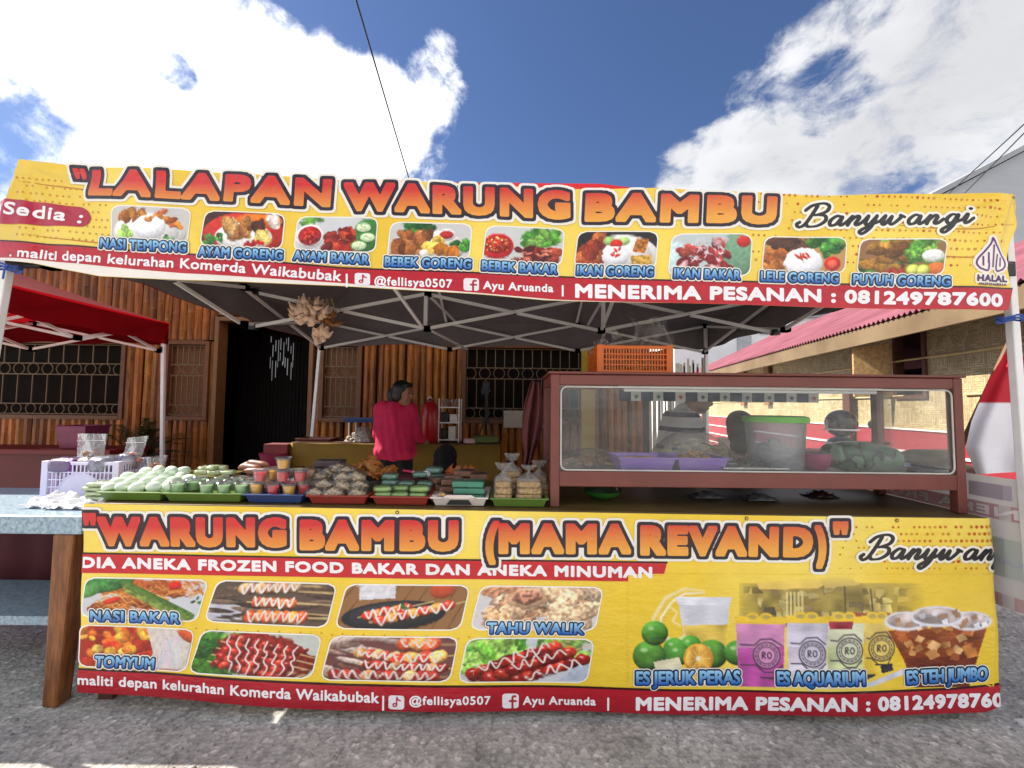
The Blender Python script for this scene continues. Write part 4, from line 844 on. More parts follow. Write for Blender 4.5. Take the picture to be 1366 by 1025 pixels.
# --- counter banner
def wave_low(x, z):
    y = .010 * np.sin(x * 2.6 + .5) * (1.2 - z) + .004 * np.sin(x * 7 + z * 3) * (1 - z) + .003 * np.sin(z * 16 + x * 2)
    w = np.clip(x - 2.22, 0, 1); y = y + w * w * 9; w = np.clip(-1.98 - x, 0, 1); y = y + w * w * 4
    return 0 * x, y
BL = Banner(2.03, 0.02, .93, 0.0, wave_low)
low = thing('counter_banner', 'yellow and red printed banner with skewers and iced drinks covering the counter front', 'banner', (.1, 2.02, 0))
lT = ginterp([(100, 671), (113, 672), (330, 676), (650, 682), (900, 686), (1328, 692)])
lB = ginterp([(98, 924), (101, 925), (460, 946), (900, 955), (1312, 950), (1340, 940)])
lS = ginterp([(98, 895), (101, 895), (460, 914), (900, 923), (1100, 923), (1270, 920), (1340, 914)])
xl = lambda t: -9 * t; xr = lambda t: 7 * t
def ycol2(u, v): return mixc((244, 206, 58), (250, 224, 104), noise_field(u, v, .009, 8) * 1.5 - .25)
strip('cloth', BL, lT, lB, 111, 1328, ycol2, 0, low, 180, 24, xl, xr)
rs = strip('red_strip', BL, lS, lambda x: lB(x) - .3, 102, 1335, lambda u, v: mixc((184, 24, 42), (160, 20, 36), (v - lS(u)) / 30), 2, low, 160, 4)
strip('strip_dark_line', BL, lambda x: lS(x) - 3, lS, 103, 1334, (52, 12, 14), 2, rs, 120, 1)  # printed dark edge above the strip
t1 = ginterp([(107, 740), (500, 746), (890, 752)]); t2 = ginterp([(107, 765), (480, 770.5), (884, 776.5)])
r2 = strip('red_ribbon', BL, t1, t2, 108, 890, (200, 34, 44), 2, low, 100, 3, lambda t: -1 * t, lambda t: -7 * t)
strip('ribbon_dark_line', BL, lambda x: t1(x) - 2.2, t1, 108, 891, (48, 14, 16), 2, r2, 80, 1)  # dark printed line on the ribbon's upper edge
clp = (109, 1331)
title(BL, '"', 113, 722, 127, 722, 34, 34, 2.2, -.1, -.1, low, clip=clp)
title(BL, 'WARUNG', 134, 725, 380, 726, 32, 32, 4.0, -.12, .08, low, clip=clp, spacing=1.24)
title(BL, 'BAMBU', 405, 729.5, 608, 731, 33, 33, 4.0, .1, .22, low, spacing=1.24)
title(BL, '(', 650, 737, 659, 737, 38, 38, 3.6, .25, .25, low, shear=.1)
title(BL, 'MAMA', 669, 735, 838, 736, 33, 33, 4.0, .28, .38, low, spacing=1.24)
title(BL, 'REVAND', 858, 737.5, 1079, 739.5, 33, 33, 4.0, .38, .5, low, spacing=1.24)
title(BL, ')', 1090, 742, 1098, 742, 38, 38, 3.6, .45, .45, low, shear=-.05)
title(BL, '"', 1111, 735, 1127, 735, 36, 36, 2.4, .5, .5, low)
script_word(BL, 1146, 745, 1362, 747, 29, 2.3, low, clip=clp)
text(BL, 'DIA ANEKA FROZEN FOOD BAKAR DAN ANEKA MINUMAN', 108, 757.2, 869, 770.5, 12.6, 12.8, 1.15, [(0, W_, 3)], r2, 'ribbon_lettering', h=.8, spacing=1.12, clip=clp)
text(BL, 'maliti depan kelurahan Komerda Waikabubak', 103, 913.5, 506, 936, 12, 13, .55, [(0, W_, 3)], rs, 'strip_lettering', h=.7, spacing=1.05, clip=(102.5, 2000))
text(BL, '|', 511, 941, 513, 941, 14, 14, .3, [(0, W_, 3)], rs, 'strip_lettering', h=.6); text(BL, '|', 811, 946, 813, 946, 13, 13, .3, [(0, W_, 3)], rs, 'strip_lettering', h=.6)
text(BL, '@fellisya0507', 547, 938, 654, 940, 10.4, 10.4, .45, [(0, W_, 3)], rs, 'strip_lettering', h=.7, spacing=1.12)
text(BL, 'Ayu Aruanda', 698, 942, 795, 943.5, 10.4, 10.4, .5, [(0, W_, 3)], rs, 'strip_lettering', h=.7, spacing=1.1)
text(BL, 'MENERIMA PESANAN : 081249787600', 850, 948.5, 1352, 941, 16, 16, 1.35, [(0, W_, 3)], rs, 'strip_lettering', h=.8, spacing=1.08, clip=(0, 1334))
app_icon(BL, 519, 926, 540, 944, 'note', rs); app_icon(BL, 670, 926.5, 692, 946, 'f', rs)
pts = []; cols = []
for i in range(34):
    for j in range(13):
        x = 1120 + i * 7 + (j % 2) * 3.5; y = 703 + j * 9.2
        k = (x - 1120) / 210
        if x < 1326 and random.random() < .25 + .75 * k: pts.append((x, y, (1.0 + .9 * k) * (1.3 if j < 6 else .9))); cols.append(random.choice(((206, 130, 30), (214, 150, 44), (200, 96, 30)) if j != 5 else ((196, 50, 36),)))
for i in range(34): pts.append((262 + i * 14, 838 + i * .45 + (i % 2) * 2, 1.3)); cols.append((206, 150, 40))
discs('dot_pattern', BL, pts, cols, 1, low)
for a in ([(1180, 790), (1260, 782), (1328, 772)], [(1225, 820), (1290, 822), (1330, 818)]): line('swoosh_print', BL, a, 1.4, (206, 150, 50), 1, low)
LW, LH = 150, 56
def skew(cv, x0, y0, x1, y1, k, rx, ry, cols, zw=1.5, za=3.0, zig=True, stick=(206, 176, 120)):
    cv.ln([(x0 - 8, y0 - (y1 - y0) * 8 / (x1 - x0)), (x1 + 22, y1 + (y1 - y0) * 22 / (x1 - x0))], 1.3, stick)
    for i in range(k):
        t = i / (k - 1); c = np.array(cols[i % len(cols)], float) * cv.r.uniform(.85, 1.15); cv.ell(x0 + (x1 - x0) * t, y0 + (y1 - y0) * t, rx, ry, np.clip(c, 0, 255), cv.r.uniform(-20, 20), .25, .25, sh=.7)
    for i in range(k):
        t = i / (k - 1); cv.ell(x0 + (x1 - x0) * t - rx * .2, y0 + (y1 - y0) * t - ry * .45, rx * .25, ry * .12, (244, 214, 200), cv.r.uniform(-20, 20), 0, 0, sh=0)
    if zig: cv.zig(x0 - rx * .5, y0, x1 + rx * .5, y1, k * 2, za * .85, zw * .72)
    return cv
RD = [(140, 28, 24), (164, 44, 28), (110, 22, 22)]
def noodles(cv, k, box, cols):
    for _ in range(k):
        x, y = cv.r.uniform(box[0], box[2]), cv.r.uniform(box[1], box[3]); a = cv.r.uniform(-1, 1); p = [(x + i * 3, y + a * i + 2.2 * math.sin(i * 1.3 + x)) for i in range(5)]
        cv.ln(p, .9, np.array(cols[cv.r.integers(len(cols))]) * cv.r.uniform(.85, 1.1), .1)
    return cv
cv = Cv(LW, LH, (206, 208, 214), 21); cv.sc(30, (8, 4, 74, 34), 12, 5, [(176, 96, 40), (150, 74, 30)], 40); noodles(cv, 90, (10, 8, 66, 36), [(224, 150, 70), (206, 116, 46), (240, 180, 100)]); cv.ell(14, 6, 26, 8, (60, 120, 56), -14, .2, .3).ell(4, 12, 10, 6, (80, 140, 70), -30); noodles(cv, 40, (52, 0, 92, 14), [(226, 150, 70), (190, 90, 40)])
for i in range(5): cv.ln([(30 + i, 2 + i * 2.2), (60, 16 + i * 2), (96, 32 + i * 2)], 3.2, ((70 + 14 * i), (110 + 9 * i), (40 + 6 * i)), .3)
cv.ell(74, 5, 5.5, 4.2, (190, 30, 22)).ell(24, 21, 8, 3, (200, 50, 26), -20).leaf(97, 18, 4, 4); L1 = cv
cv = Cv(LW, LH, (96, 78, 66), 22); cv.poly([(0, 16), (26, 22), (30, 34), (0, 38)], (196, 196, 206)).sc(30, (0, 0, 100, 37), 16, 2, [(84, 66, 54), (112, 92, 76), (66, 52, 46)], 10)
for y in (7, 17, 26): cv.ln([(70, y), (100, y + 1)], 1.3, (200, 170, 120))
skew(cv, 24, 6, 66, 3, 7, 5.4, 5.4, [(176, 130, 84), (150, 90, 60)], 2.6, 5); skew(cv, 38, 18, 66, 18, 5, 5, 5, [(196, 84, 36), (206, 120, 60)], 2.4, 5); skew(cv, 36, 31, 78, 30, 7, 5.2, 6, [(206, 74, 30), (220, 130, 50)], 2.0, 5); L2 = cv
cv = Cv(LW, LH, (150, 106, 66), 23)
for i in range(9): cv.ln([(8 + i * 12, -2), (-14 + i * 13, 38)], 1.0, (112, 74, 44), .2)
cv.poly([(10, 0), (40, 0), (42, 11), (13, 13)], (220, 218, 224)).ell(79, 4, 10, 7, (176, 70, 40)).ell(44, 26, 42, 13, (34, 34, 40), -4).ell(44, 25, 36, 10, (48, 46, 50), -4)
skew(cv, 24, 26, 52, 19, 5, 6.5, 4.2, [(190, 44, 26), (222, 120, 50)], 2.2, 4); skew(cv, 34, 30, 86, 17, 7, 6, 4.4, [(200, 50, 26), (228, 140, 50)], 2.3, 4.4); cv.leaf(53, 18, 4, 4); L3_ = cv
cv = Cv(LW, LH, (220, 214, 214), 24); cv.sc(46, (6, 2, 94, 32), 13, 7, [(206, 170, 136), (190, 146, 110), (222, 190, 160), (176, 126, 96)], 40, .35, .5).ell(40, 10, 17, 9, (206, 166, 130), 0, .3).ell(40, 9, 13, 6.5, (172, 120, 100), 0, .3, .4).ell(78, 24, 20, 9, (214, 180, 144), -10, .4, .3); L4 = cv
cv = Cv(LW, LH, (176, 40, 22), 25); cv.sc(40, (0, 0, 70, 37), 9, 5, [(190, 50, 24), (150, 30, 18), (214, 90, 30)], 60).sc(26, (0, 2, 60, 36), 5, 4, [(240, 196, 90), (230, 170, 60), (222, 120, 40)], 60).poly([(58, 0), (100, 0), (100, 37), (72, 37)], (216, 206, 196))
for i in range(34): cv.ln([(84 + cv.r.uniform(-14, 8), cv.r.uniform(2, 12)), (70 + i * .9 + cv.r.uniform(-12, 4), 36 + cv.r.uniform(-6, 2))], 1.1, (240 - cv.r.uniform(0, 40), 232 - cv.r.uniform(0, 40), 214), .05)
cv.ell(96, 4, 12, 6, (206, 84, 40), 30); L5 = cv
cv = Cv(LW, LH, (196, 200, 192), 26); cv.leaf(10, 18, 40, 24, ((70, 130, 40), (100, 160, 60), (44, 100, 36))).ell(58, 20, 44, 20, (120, 30, 24), 12, .2, .3)
for k in range(5): skew(cv, 28 - k * 2, 4 + k * 6, 82 - k * 2, 16 + k * 5.4, 9, 4.6, 3.6, RD, 0, 0, False)
for k in range(8): cv.zig(22 + k * 8.5, 3 + k * 1.2, 34 + k * 7, 35, 5, 1.6, 1.3)
L6 = cv
cv = Cv(LW, LH, (112, 66, 66), 27); cv.sc(16, (0, 0, 40, 37), 20, 3, [(150, 120, 110), (96, 60, 56), (190, 170, 160)], 14)
skew(cv, 60, 5, 80, 5, 3, 8, 6.5, [(206, 80, 36), (224, 150, 70)], 2.2, 3); skew(cv, 26, 14, 60, 17, 6, 5.5, 4.6, [(206, 150, 90), (176, 60, 40)], 2.4, 3); skew(cv, 56, 19, 88, 16, 4, 7, 6, [(190, 50, 30), (226, 160, 80)], 2.4, 4); skew(cv, 34, 24, 92, 26, 9, 5.5, 4.6, RD + [(214, 140, 80)], 2.2, 3.4); skew(cv, 10, 33, 86, 33, 10, 6, 5, RD + [(220, 150, 90)], 2.2, 3.6); L7 = cv
cv = Cv(LW, LH, (206, 208, 214), 28); cv.leaf(22, 9, 30, 22, ((110, 170, 60), (150, 196, 90), (80, 140, 50))).leaf(76, 8, 22, 16, ((110, 170, 60), (150, 196, 90))).poly([(78, 37), (100, 12), (100, 37)], (180, 190, 206)).ell(46, 26, 40, 15, (96, 24, 20), -18, .2)
skew(cv, 10, 30, 70, 6, 8, 6.5, 5, RD, 0, 0, False); skew(cv, 24, 34, 82, 11, 8, 6.5, 5, RD, 0, 0, False); skew(cv, 46, 36, 94, 17, 7, 6.5, 5, RD, 0, 0, False); cv.zig(12, 27, 66, 4, 11, 4, 1.4); cv.zig(40, 26, 78, 10, 9, 4, 1.4); cv.zig(52, 35, 92, 18, 9, 4, 1.4); L8 = cv
LOWP = [(L1, [(115, 772), (278, 775), (262, 828), (107, 823)], ('NASI BAKAR', 120, 829, 240, 831), 'noodles wrapped in banana leaf'), (L2, [(292, 775), (449, 780), (436, 835), (275, 827)], None, 'pale drizzled skewers on a dark grill'), (L3_, [(464, 780), (626, 782), (613, 839), (449, 836)], None, 'sausage skewers on a black plate'), (L4, [(643, 783), (804, 785), (793, 842), (628, 839)], ('TAHU WALIK', 650, 844.5, 778, 846.5), 'tan fried tofu pieces'),
        (L5, [(105, 836), (259, 841), (246, 896), (104, 889)], ('TOMYUM', 126, 890, 204, 893), 'red soup with white mushrooms'), (L6, [(272, 841), (430, 847), (415, 903), (252, 897)], None, 'dark red skewers with white drizzle on lettuce'), (L7, [(445, 848), (611, 850), (599, 908), (429, 905)], None, 'four rows of meatball skewers'), (L8, [(625, 852), (792, 855), (782, 912), (612, 909)], None, 'glazed sausages on lettuce and a white plate')]
for cv, q, cp, lb in LOWP:
    o = picture(BL, cv, q, 3, low, 'printed photo of ' + lb, .2, 1.8)
    if cp: caption(BL, cp[0], cp[1], cp[2], cp[3], cp[4], 13.5, o, bold=.8)
# the iced drinks print
DX0, DX1, DY0, DY1 = 838, 1326, 766, 916; DWp, DHp = 440, 136
cv = Cv(DWp, DHp, (0, 0, 0), 31)
gx_, gy_ = np.meshgrid(np.linspace(DX0, DX1, DWp), np.linspace(DY0, DY1, DHp)); yl = ycol2(gx_.ravel(), gy_.ravel()).reshape(DHp, DWp, 3)
ys = np.where(yl <= .0031, yl * 12.92, 1.055 * yl ** (1 / 2.4) - .055) * 255; cv.im = ys.copy()
q = lambda x, y: ((x - DX0) / (DX1 - DX0) * 100, (y - DY0) / (DX1 - DX0) * 100); k1 = 100 / (DX1 - DX0)
def E(x, y, rx, ry, c, **k): cv.ell(*q(x, y), rx * k1, ry * k1, c, **k)
def LN(p, w, c, tex=.05): cv.ln([q(*a) for a in p], w * k1, c, tex)
def PG(p, c, tex=.08): cv.poly([q(*a) for a in p], c, tex)
# faded street view behind the drinks
u_, v_ = gx_, gy_; fade = np.clip((u_ - 975) / 40, 0, 1) * np.clip((1235 - u_) / 60, 0, 1) * np.clip((v_ - 768) / 12, 0, 1) * np.clip((842 - v_) / 14, 0, 1); base = cv.im.copy()
PG([(985, 778), (1240, 778), (1240, 836), (985, 836)], (150, 130, 66), .3)
for _ in range(70): x, y = cv.r.uniform(985, 1220), cv.r.uniform(782, 832); PG([(x, y), (x + cv.r.uniform(4, 18), y), (x + cv.r.uniform(4, 18), y + cv.r.uniform(3, 14)), (x, y + 8)], random.choice(((90, 80, 60), (120, 100, 70), (206, 190, 130), (70, 64, 56), (180, 160, 100))), .3)
PG([(1008, 776), (1090, 770), (1098, 780), (1090, 784), (1012, 786)], (238, 200, 100)); PG([(1090, 772), (1130, 766), (1146, 780), (1100, 784)], (206, 176, 100))
for x in range(1048, 1070, 5): LN([(x, 790), (x, 822)], 2.5, (226, 210, 150))
LN([(1125, 782), (1125, 820)], 2, (60, 54, 48)); LN([(1160, 786), (1162, 820)], 2, (60, 54, 48)); PG([(1130, 816), (1210, 818), (1216, 826), (1120, 826)], (150, 60, 50))
cv.im = base * (1 - fade[..., None] * .85) + cv.im * fade[..., None] * .85
# juice splash and cup
for k in range(4): LN([(872 + k * 5, 856), (872 + k * 5, 826), (888 + k * 4, 798 + k * 3), (914, 786 + k * 3), (938, 790 + k)], 5 - k, ((248, 228, 160), (240, 206, 90), (252, 240, 200), (236, 196, 80))[k])
LN([(884, 850), (900, 860), (912, 852)], 7, (250, 232, 170)); LN([(896, 812), (904, 818), (898, 830), (908, 836)], 3, (248, 226, 150))
PG([(904, 800), (973, 800), (970, 860), (916, 862)], (214, 214, 222), .06); PG([(912, 836), (971, 834), (970, 866), (918, 866)], (240, 206, 90), .2); PG([(901, 797), (976, 797), (973, 806), (968, 808), (909, 808), (904, 806)], (232, 232, 240))
for x, y, r in ((900, 866, 15), (880, 880, 14), (922, 862, 14), (866, 876, 22), (874, 846, 18), (906, 874, 16), (950, 874, 21), (984, 872, 18)): E(x, y, r, r * .92, (50 + r, 120, 44), tex=.2, sh=.8); E(x - r * .3, y - r * .35, r * .22, r * .14, (170, 214, 140), tex=0, sh=0)
PG([(872, 884), (906, 878), (911, 892), (876, 900)], (236, 226, 190)); E(932, 880, 20, 20, (236, 160, 56), tex=.15, sh=.2); E(932, 880, 17, 17, (240, 176, 70), tex=.3, sh=.1)
for k in range(9): LN([(932, 880), (932 + 16 * math.cos(k * .7), 880 + 16 * math.sin(k * .7))], .8, (250, 214, 140))
E(932, 880, 3, 3, (252, 240, 214), tex=0, sh=0)
for x, y in ((870, 908), (896, 910), (980, 906)): E(x, y, 14, 11, (90, 110, 40), sh=.6)
# bags of drink
def bag(x0, x1, y0, y1, body, low_, band=(246, 204, 60)):
    PG([(x0 + 2, y0), (x1, y0 + 1), (x1 - 2, y1), (x0 + 5, y1)], body, .12); PG([(x0 + 4, y0 + (y1 - y0) * .42), (x1 - 1, y0 + (y1 - y0) * .38), (x1 - 2, y1), (x0 + 5, y1)], low_, .15); PG([(x0, y0 - 8), (x1, y0 - 7), (x1, y0 + 2), (x0 + 1, y0 + 2)], band)
    for f in (.35, .62): E(x0 + (x1 - x0) * f, y0 - 8, 8, 5, band, tex=0, sh=0); E(x0 + (x1 - x0) * f, y0 - 7, 5.5, 3, (190, 170, 90), tex=0, sh=0)
    cx, cy = x0 + (x1 - x0) * .64, y0 + (y1 - y0) * .52; dk = (60, 50, 66)
    LN([(x0 + 8, cy - 14), (cx - 16, cy - 13), (cx - 8, cy - 21), (cx + 6, cy - 22), (x1 - 3, cy - 13)], 1.6, dk); LN([(x0 + 8, cy + 13), (cx - 14, cy + 13), (cx - 4, cy + 22), (cx + 8, cy + 22), (x1 - 3, cy + 13)], 1.6, dk)
    E(cx, cy, 18, 18, dk, tex=0, sh=0); E(cx, cy, 16.5, 16.5, tuple(np.array(body) * .92), tex=.1, sh=0); E(cx, cy, 11.5, 11.5, dk, tex=0, sh=0); E(cx, cy, 10.5, 10.5, body, tex=0, sh=0)
    for t0 in range(0, 360, 24): LN([(cx + 13.8 * math.cos(R(t0)), cy + 13.8 * math.sin(R(t0))), (cx + 13.8 * math.cos(R(t0 + 12)), cy + 13.8 * math.sin(R(t0 + 12)))], 1.2, dk, 0)
    LN([(cx - 5.5, cy + 4), (cx - 5.5, cy - 4), (cx - 2.5, cy - 4), (cx - 2, cy - 1), (cx - 5, cy), (cx - 1.6, cy + 4)], 1.5, (40, 34, 44), 0)
    p = [(cx + 3.6 + 2.6 * math.cos(t), cy + 4 * math.sin(t)) for t in np.linspace(0, 2 * math.pi, 12)]; LN(p, 1.4, (40, 34, 44), 0)
    LN([(cx - 8, y1 - 12), (cx + 14, y1 - 11)], 2.0, dk, .3)
PG([(1070, 914), (1160, 908), (1215, 888), (1215, 896), (1160, 914), (1080, 918)], (214, 216, 224)); PG([(1150, 894), (1162, 890), (1166, 900), (1152, 906)], (50, 50, 56))
bag(980, 1046, 830, 916, (222, 150, 196), (196, 84, 166)); bag(1146, 1190, 828, 898, (240, 210, 110), (244, 206, 70)); bag(1098, 1150, 828, 904, (222, 222, 190), (206, 214, 160)); bag(1046, 1102, 828, 912, (214, 206, 222), (220, 212, 226))
PG([(1103, 828), (1136, 828), (1134, 838), (1104, 838)], (170, 50, 70), .3); PG([(1172, 888), (1188, 884), (1190, 894), (1174, 898)], (50, 50, 56))
# tea
PG([(1182, 840), (1314, 836), (1302, 880), (1292, 918), (1218, 918), (1204, 880)], (140, 66, 30), .2); PG([(1206, 878), (1304, 876), (1292, 918), (1218, 918)], (112, 44, 24), .15)
for _ in range(34):
    x, y = cv.r.uniform(1192, 1304), cv.r.uniform(834, 878)
    if 1182 + (y - 838) * .5 < x < 1308 - (y - 838) * .35: a = cv.r.uniform(0, 3); s = cv.r.uniform(6, 11); PG([(x + s * math.cos(a + k * 1.57), y + s * .8 * math.sin(a + k * 1.57)) for k in range(4)], random.choice(((214, 150, 86), (196, 124, 60), (170, 92, 44), (226, 176, 116))), .3)
for cx, cy, rx, ry in ((1206, 828, 29, 13), (1292, 828, 29, 13), (1248, 822, 36, 14)):
    E(cx, cy, rx, ry, (236, 234, 244), tex=.05, sh=0); E(cx, cy - 1, rx - 3, ry - 3, (190, 176, 172), tex=.3, sh=.2)
    for _ in range(7): x, y = cx + cv.r.uniform(-.7, .7) * rx, cy + cv.r.uniform(-.6, .5) * ry; PG([(x, y), (x + 8, y - 3), (x + 9, y + 4), (x + 2, y + 5)], random.choice(((226, 224, 232), (196, 160, 130), (170, 130, 104), (240, 240, 246))), .15)
dk = picture(BL, cv, [(DX0, DY0), (DX1, DY0), (DX1, DY1), (DX0, DY1)], 2, low, 'printed picture of a lime drink, four drink bags and a big iced tea', .02, 0, 'drinks_picture')
for s, a in (('ES JERUK PERAS', (849, 912.5, 986, 911)), ('ES AQUARIUM', (1035, 911, 1149, 910.5)), ('ES TEH JUMBO', (1207, 910.5, 1315, 906))): text(BL, s, *a, 16.5, 16.5, .9, [(3.2, (244, 240, 230), 5), (2.0, (14, 30, 62), 6), (0, BLUE, 7)], dk, 'caption_lettering', h=.7, spacing=1.0)
discs('eyelet', BL, [(x, lT(x) + 4, 2.6) for x in (530, 995, 1195)], (90, 60, 30), 3, low); discs('eyelet_hole', BL, [(x, lT(x) + 4, 1.5) for x in (530, 995, 1195)], (210, 180, 90), 4, low)
# ------------------------------------------------------------------ counter, side table, side banner, flag
def ct(x): return .930 - .0058 * x
M['counter_wood'] = mat('worn_counter_boards', (104, 82, 44), .45, .4, 5, .15, 30, stretch=(.6, 5, 5))
ctr = thing('counter_table', 'long low wooden counter carrying the snack trays and the glass case', 'counter', (.13, 2.45, 0))
mb = MB(); mb.add([(x, y, ct(x) - d) for d in (.035, .002) for y in (2.062, 2.86) for x in (-1.99, 2.27)], [(0, 2, 3, 1), (4, 5, 7, 6), (0, 1, 5, 4), (2, 6, 7, 3), (0, 4, 6, 2), (1, 3, 7, 5)])
mb.build('tabletop', M['counter_wood'], ctr, bevel=.004)
mb = MB().box(-1.95, 2.22, 2.10, 2.13, .72, .88).box(-1.95, 2.22, 2.79, 2.82, .72, .88); mb.build('apron', M['dark_wood'], ctr)
for x in (-1.93, .14, 2.2):
    for y in (2.12, 2.78): MB().box(x - .035, x + .035, y - .0, y + .07, gz(x, y), .88).build('leg', M['dark_wood'], ctr)

m, n, l, b = mkmat('speckled_blue_laminate')
f = ramp(n, l, tnoise(n, l, 60, 4, .7), [(.3, lin(96, 120, 140)), (.5, lin(146, 168, 182)), (.7, lin(180, 196, 204))]); l.new(f, b.inputs['Base Color']); b.inputs['Roughness'].default_value = .3; M['laminate'] = m
sd = thing('side_table', 'blue speckled laminate table with brown wooden legs and a low shelf beside the counter', 'table', (-2.75, 2.3, 0))
MB().box(-3.5, -2.005, 2.03, 2.68, .800, .885).build('tabletop', M['laminate'], sd, bevel=.008)
for x, y in ((-2.1, 2.09), (-2.1, 2.62), (-3.44, 2.09), (-3.44, 2.62)):
    mb = MB(); z0 = gz(x, y); mb.add([(x + sx * w - (.03 if z < .1 else 0), y + sy * w, z) for z, w in ((z0, .036), (.80, .05)) for sy in (-1, 1) for sx in (-1, 1)], [(0, 2, 3, 1), (4, 5, 7, 6), (0, 1, 5, 4), (2, 6, 7, 3), (0, 4, 6, 2), (1, 3, 7, 5)])
    mb.build('leg', M['wood'], sd, bevel=.012)
MB().box(-3.4, -2.16, 2.2, 2.64, .30, .345).build('shelf', M['laminate'], sd, bevel=.004)
M['maroon_cloth'] = mat('dark_maroon_cloth', (92, 34, 40), .8, .3, 6, .2, 30)
MB().grid(lambda u, v: (-3.5 + 1.44 * u, 2.70 + .012 * math.sin(u * 40), .2 + .6 * v), 60, 2).build('back_curtain', M['maroon_cloth'], sd, smooth=True, solid=.004)

# banner along the open side of the stall, seen from its pale back
m, n, l, b = mkmat('banner_back'); a = n.new('ShaderNodeAttribute'); a.attribute_name = 'Col'; l.new(a.outputs['Color'], b.inputs['Base Color']); b.inputs['Roughness'].default_value = .5
tr = n.new('ShaderNodeBsdfTranslucent'); l.new(a.outputs['Color'], tr.inputs[0]); ms = n.new('ShaderNodeMixShader'); ms.inputs[0].default_value = .3; l.new(b.outputs[0], ms.inputs[1]); l.new(tr.outputs[0], ms.inputs[2]); l.new(ms.outputs[0], n['Material Output'].inputs[0]); M['backprint'] = m
sbn = thing('side_banner', 'pale back of a printed banner with mirrored lettering hung along the open stall side', 'banner', (2.34, 3.2, .5))
def sidept(y, z, lay=0): return (2.335 + .012 * math.sin(y * 5) * (1.2 - z) - lay * .0012 + max(0, 2.05 - y) * .3, y, z)
SZ0, SZ1 = .50, 1.105
mb = MB(); nu, nv = 60, 10
mb.grid(lambda u, v: sidept(1.55 + 3.3 * u, SZ0 + (SZ1 - SZ0) * v), nu, nv, col=lin(214, 208, 200)); mb.build('cloth', M['backprint'], sbn, smooth=True, colors=True)
def sstrip(nm, z0, z1, col, lay, y0=1.56, y1=4.84, par=None):
    return MB().grid(lambda u, v: sidept(y0 + (y1 - y0) * u, z0 + (z1 - z0) * v, lay), 50, 2, col=lin(*col)).build(nm, M['backprint'], par or sbn, colors=True)
sstrip('hem_strip', .50, .56, (206, 168, 168), 1); rb = sstrip('red_strip', .905, .975, (204, 158, 160), 1)
def stext(s, y0, y1, zb, cap, bold, col, lay, nm, par):
    q = segs_of(s, 1.1).reshape(-1, 2); capu = segs_of('H', 1.0)[..., 1].max(); tx = (q[:, 0] - q[:, 0].min()) / np.ptp(q[:, 0]); k = 600.
    sg = np.stack([(y0 + (y1 - y0) * tx) * k, (zb + q[:, 1] / capu * cap) * k], 1).reshape(-1, 2, 2); g = bold + 3; mn = sg.reshape(-1, 2).min(0) - g; mxx = sg.reshape(-1, 2).max(0) + g
    Fd = sdf_field(sg, mn[0], mn[1], int((mxx[0] - mn[0])) + 2, int((mxx[1] - mn[1])) + 2, 1.0, g); vs, fs = march(Fd - bold, mn[0], mn[1], 1.0)
    mb = MB(); mb.v = [sidept(a / k, c / k, lay) for a, c in vs]; mb.f = fs; mb.c = [lin(*col)] * len(vs); return mb.build(nm, M['backprint'], par, colors=True)
stext('DIA ANEKA FROZEN FOOD BAKAR', 1.62, 3.9, .920, .040, 1.6, (240, 232, 230), 2, 'strip_lettering', rb)
stext('NASI BAKAR', 1.75, 2.1, .70, .03, 1.2, (190, 190, 200), 2, 'caption_lettering', sbn)
for y0, c in ((1.7, (196, 200, 190)), (2.2, (206, 190, 186)), (2.7, (200, 192, 186))): sstrip('faded_picture', .64, .82, c, 1, y0, y0 + .42)

for y0, y1, c in ((2.02, 2.2, (186, 172, 182)), (2.24, 2.36, (196, 186, 188)), (2.44, 2.9, (204, 190, 186))): sstrip('faded_picture', 1.0 + .02 * (y0 > 2.2), 1.07, c, 1, y0, y1)
fl = thing('flag', 'red and white flag drooping on a slanting bamboo pole by the open stall side', 'flag', P(1320, 700, 2.7))
pa, pb = P(1347, 455, 2.7), P(1250, 665, 2.7)
MB().tube([pb - (pa - pb) * .9, pb, (pa + pb) / 2, pa + (pa - pb) * .08], [.017, .016, .015, .013], 8).build('flagpole', mat('brown_bamboo_pole', (120, 84, 52), .6, .3, 8, .2), fl, smooth=True)
def fcol(v): return lin(236, 232, 236) if v > .47 else lin(190, 20, 40)
mb = MB(); nu, nv = 24, 70; vs = []; cs = []
for j in range(nv + 1):
    for i in range(nu + 1):
        u, v = i / nu, j / nv; L_ = np.interp(v, [0, .08, .3, .6, .8, 1], [1350, 1342, 1318, 1296, 1288, 1302]); R_ = np.interp(v, [0, .2, 1], [1356, 1372, 1385]); y = 455 + 178 * v - (5 * u if v > .9 else 0)
        p = P(L_ + (R_ - L_) * u, y, 2.62 + .035 * math.sin(u * 9 + v * 3) * (.3 + v)); vs.append(p); cs.append(fcol(v))
mb.add(vs, [(j * 25 + i, j * 25 + i + 1, (j + 1) * 25 + i + 1, (j + 1) * 25 + i) for j in range(nv) for i in range(nu)], cs)
mb.build('flag_cloth', mat('flag_cotton', (255, 255, 255), .8, .08, 5, .2, 60, attr=True), fl, smooth=True, colors=True)
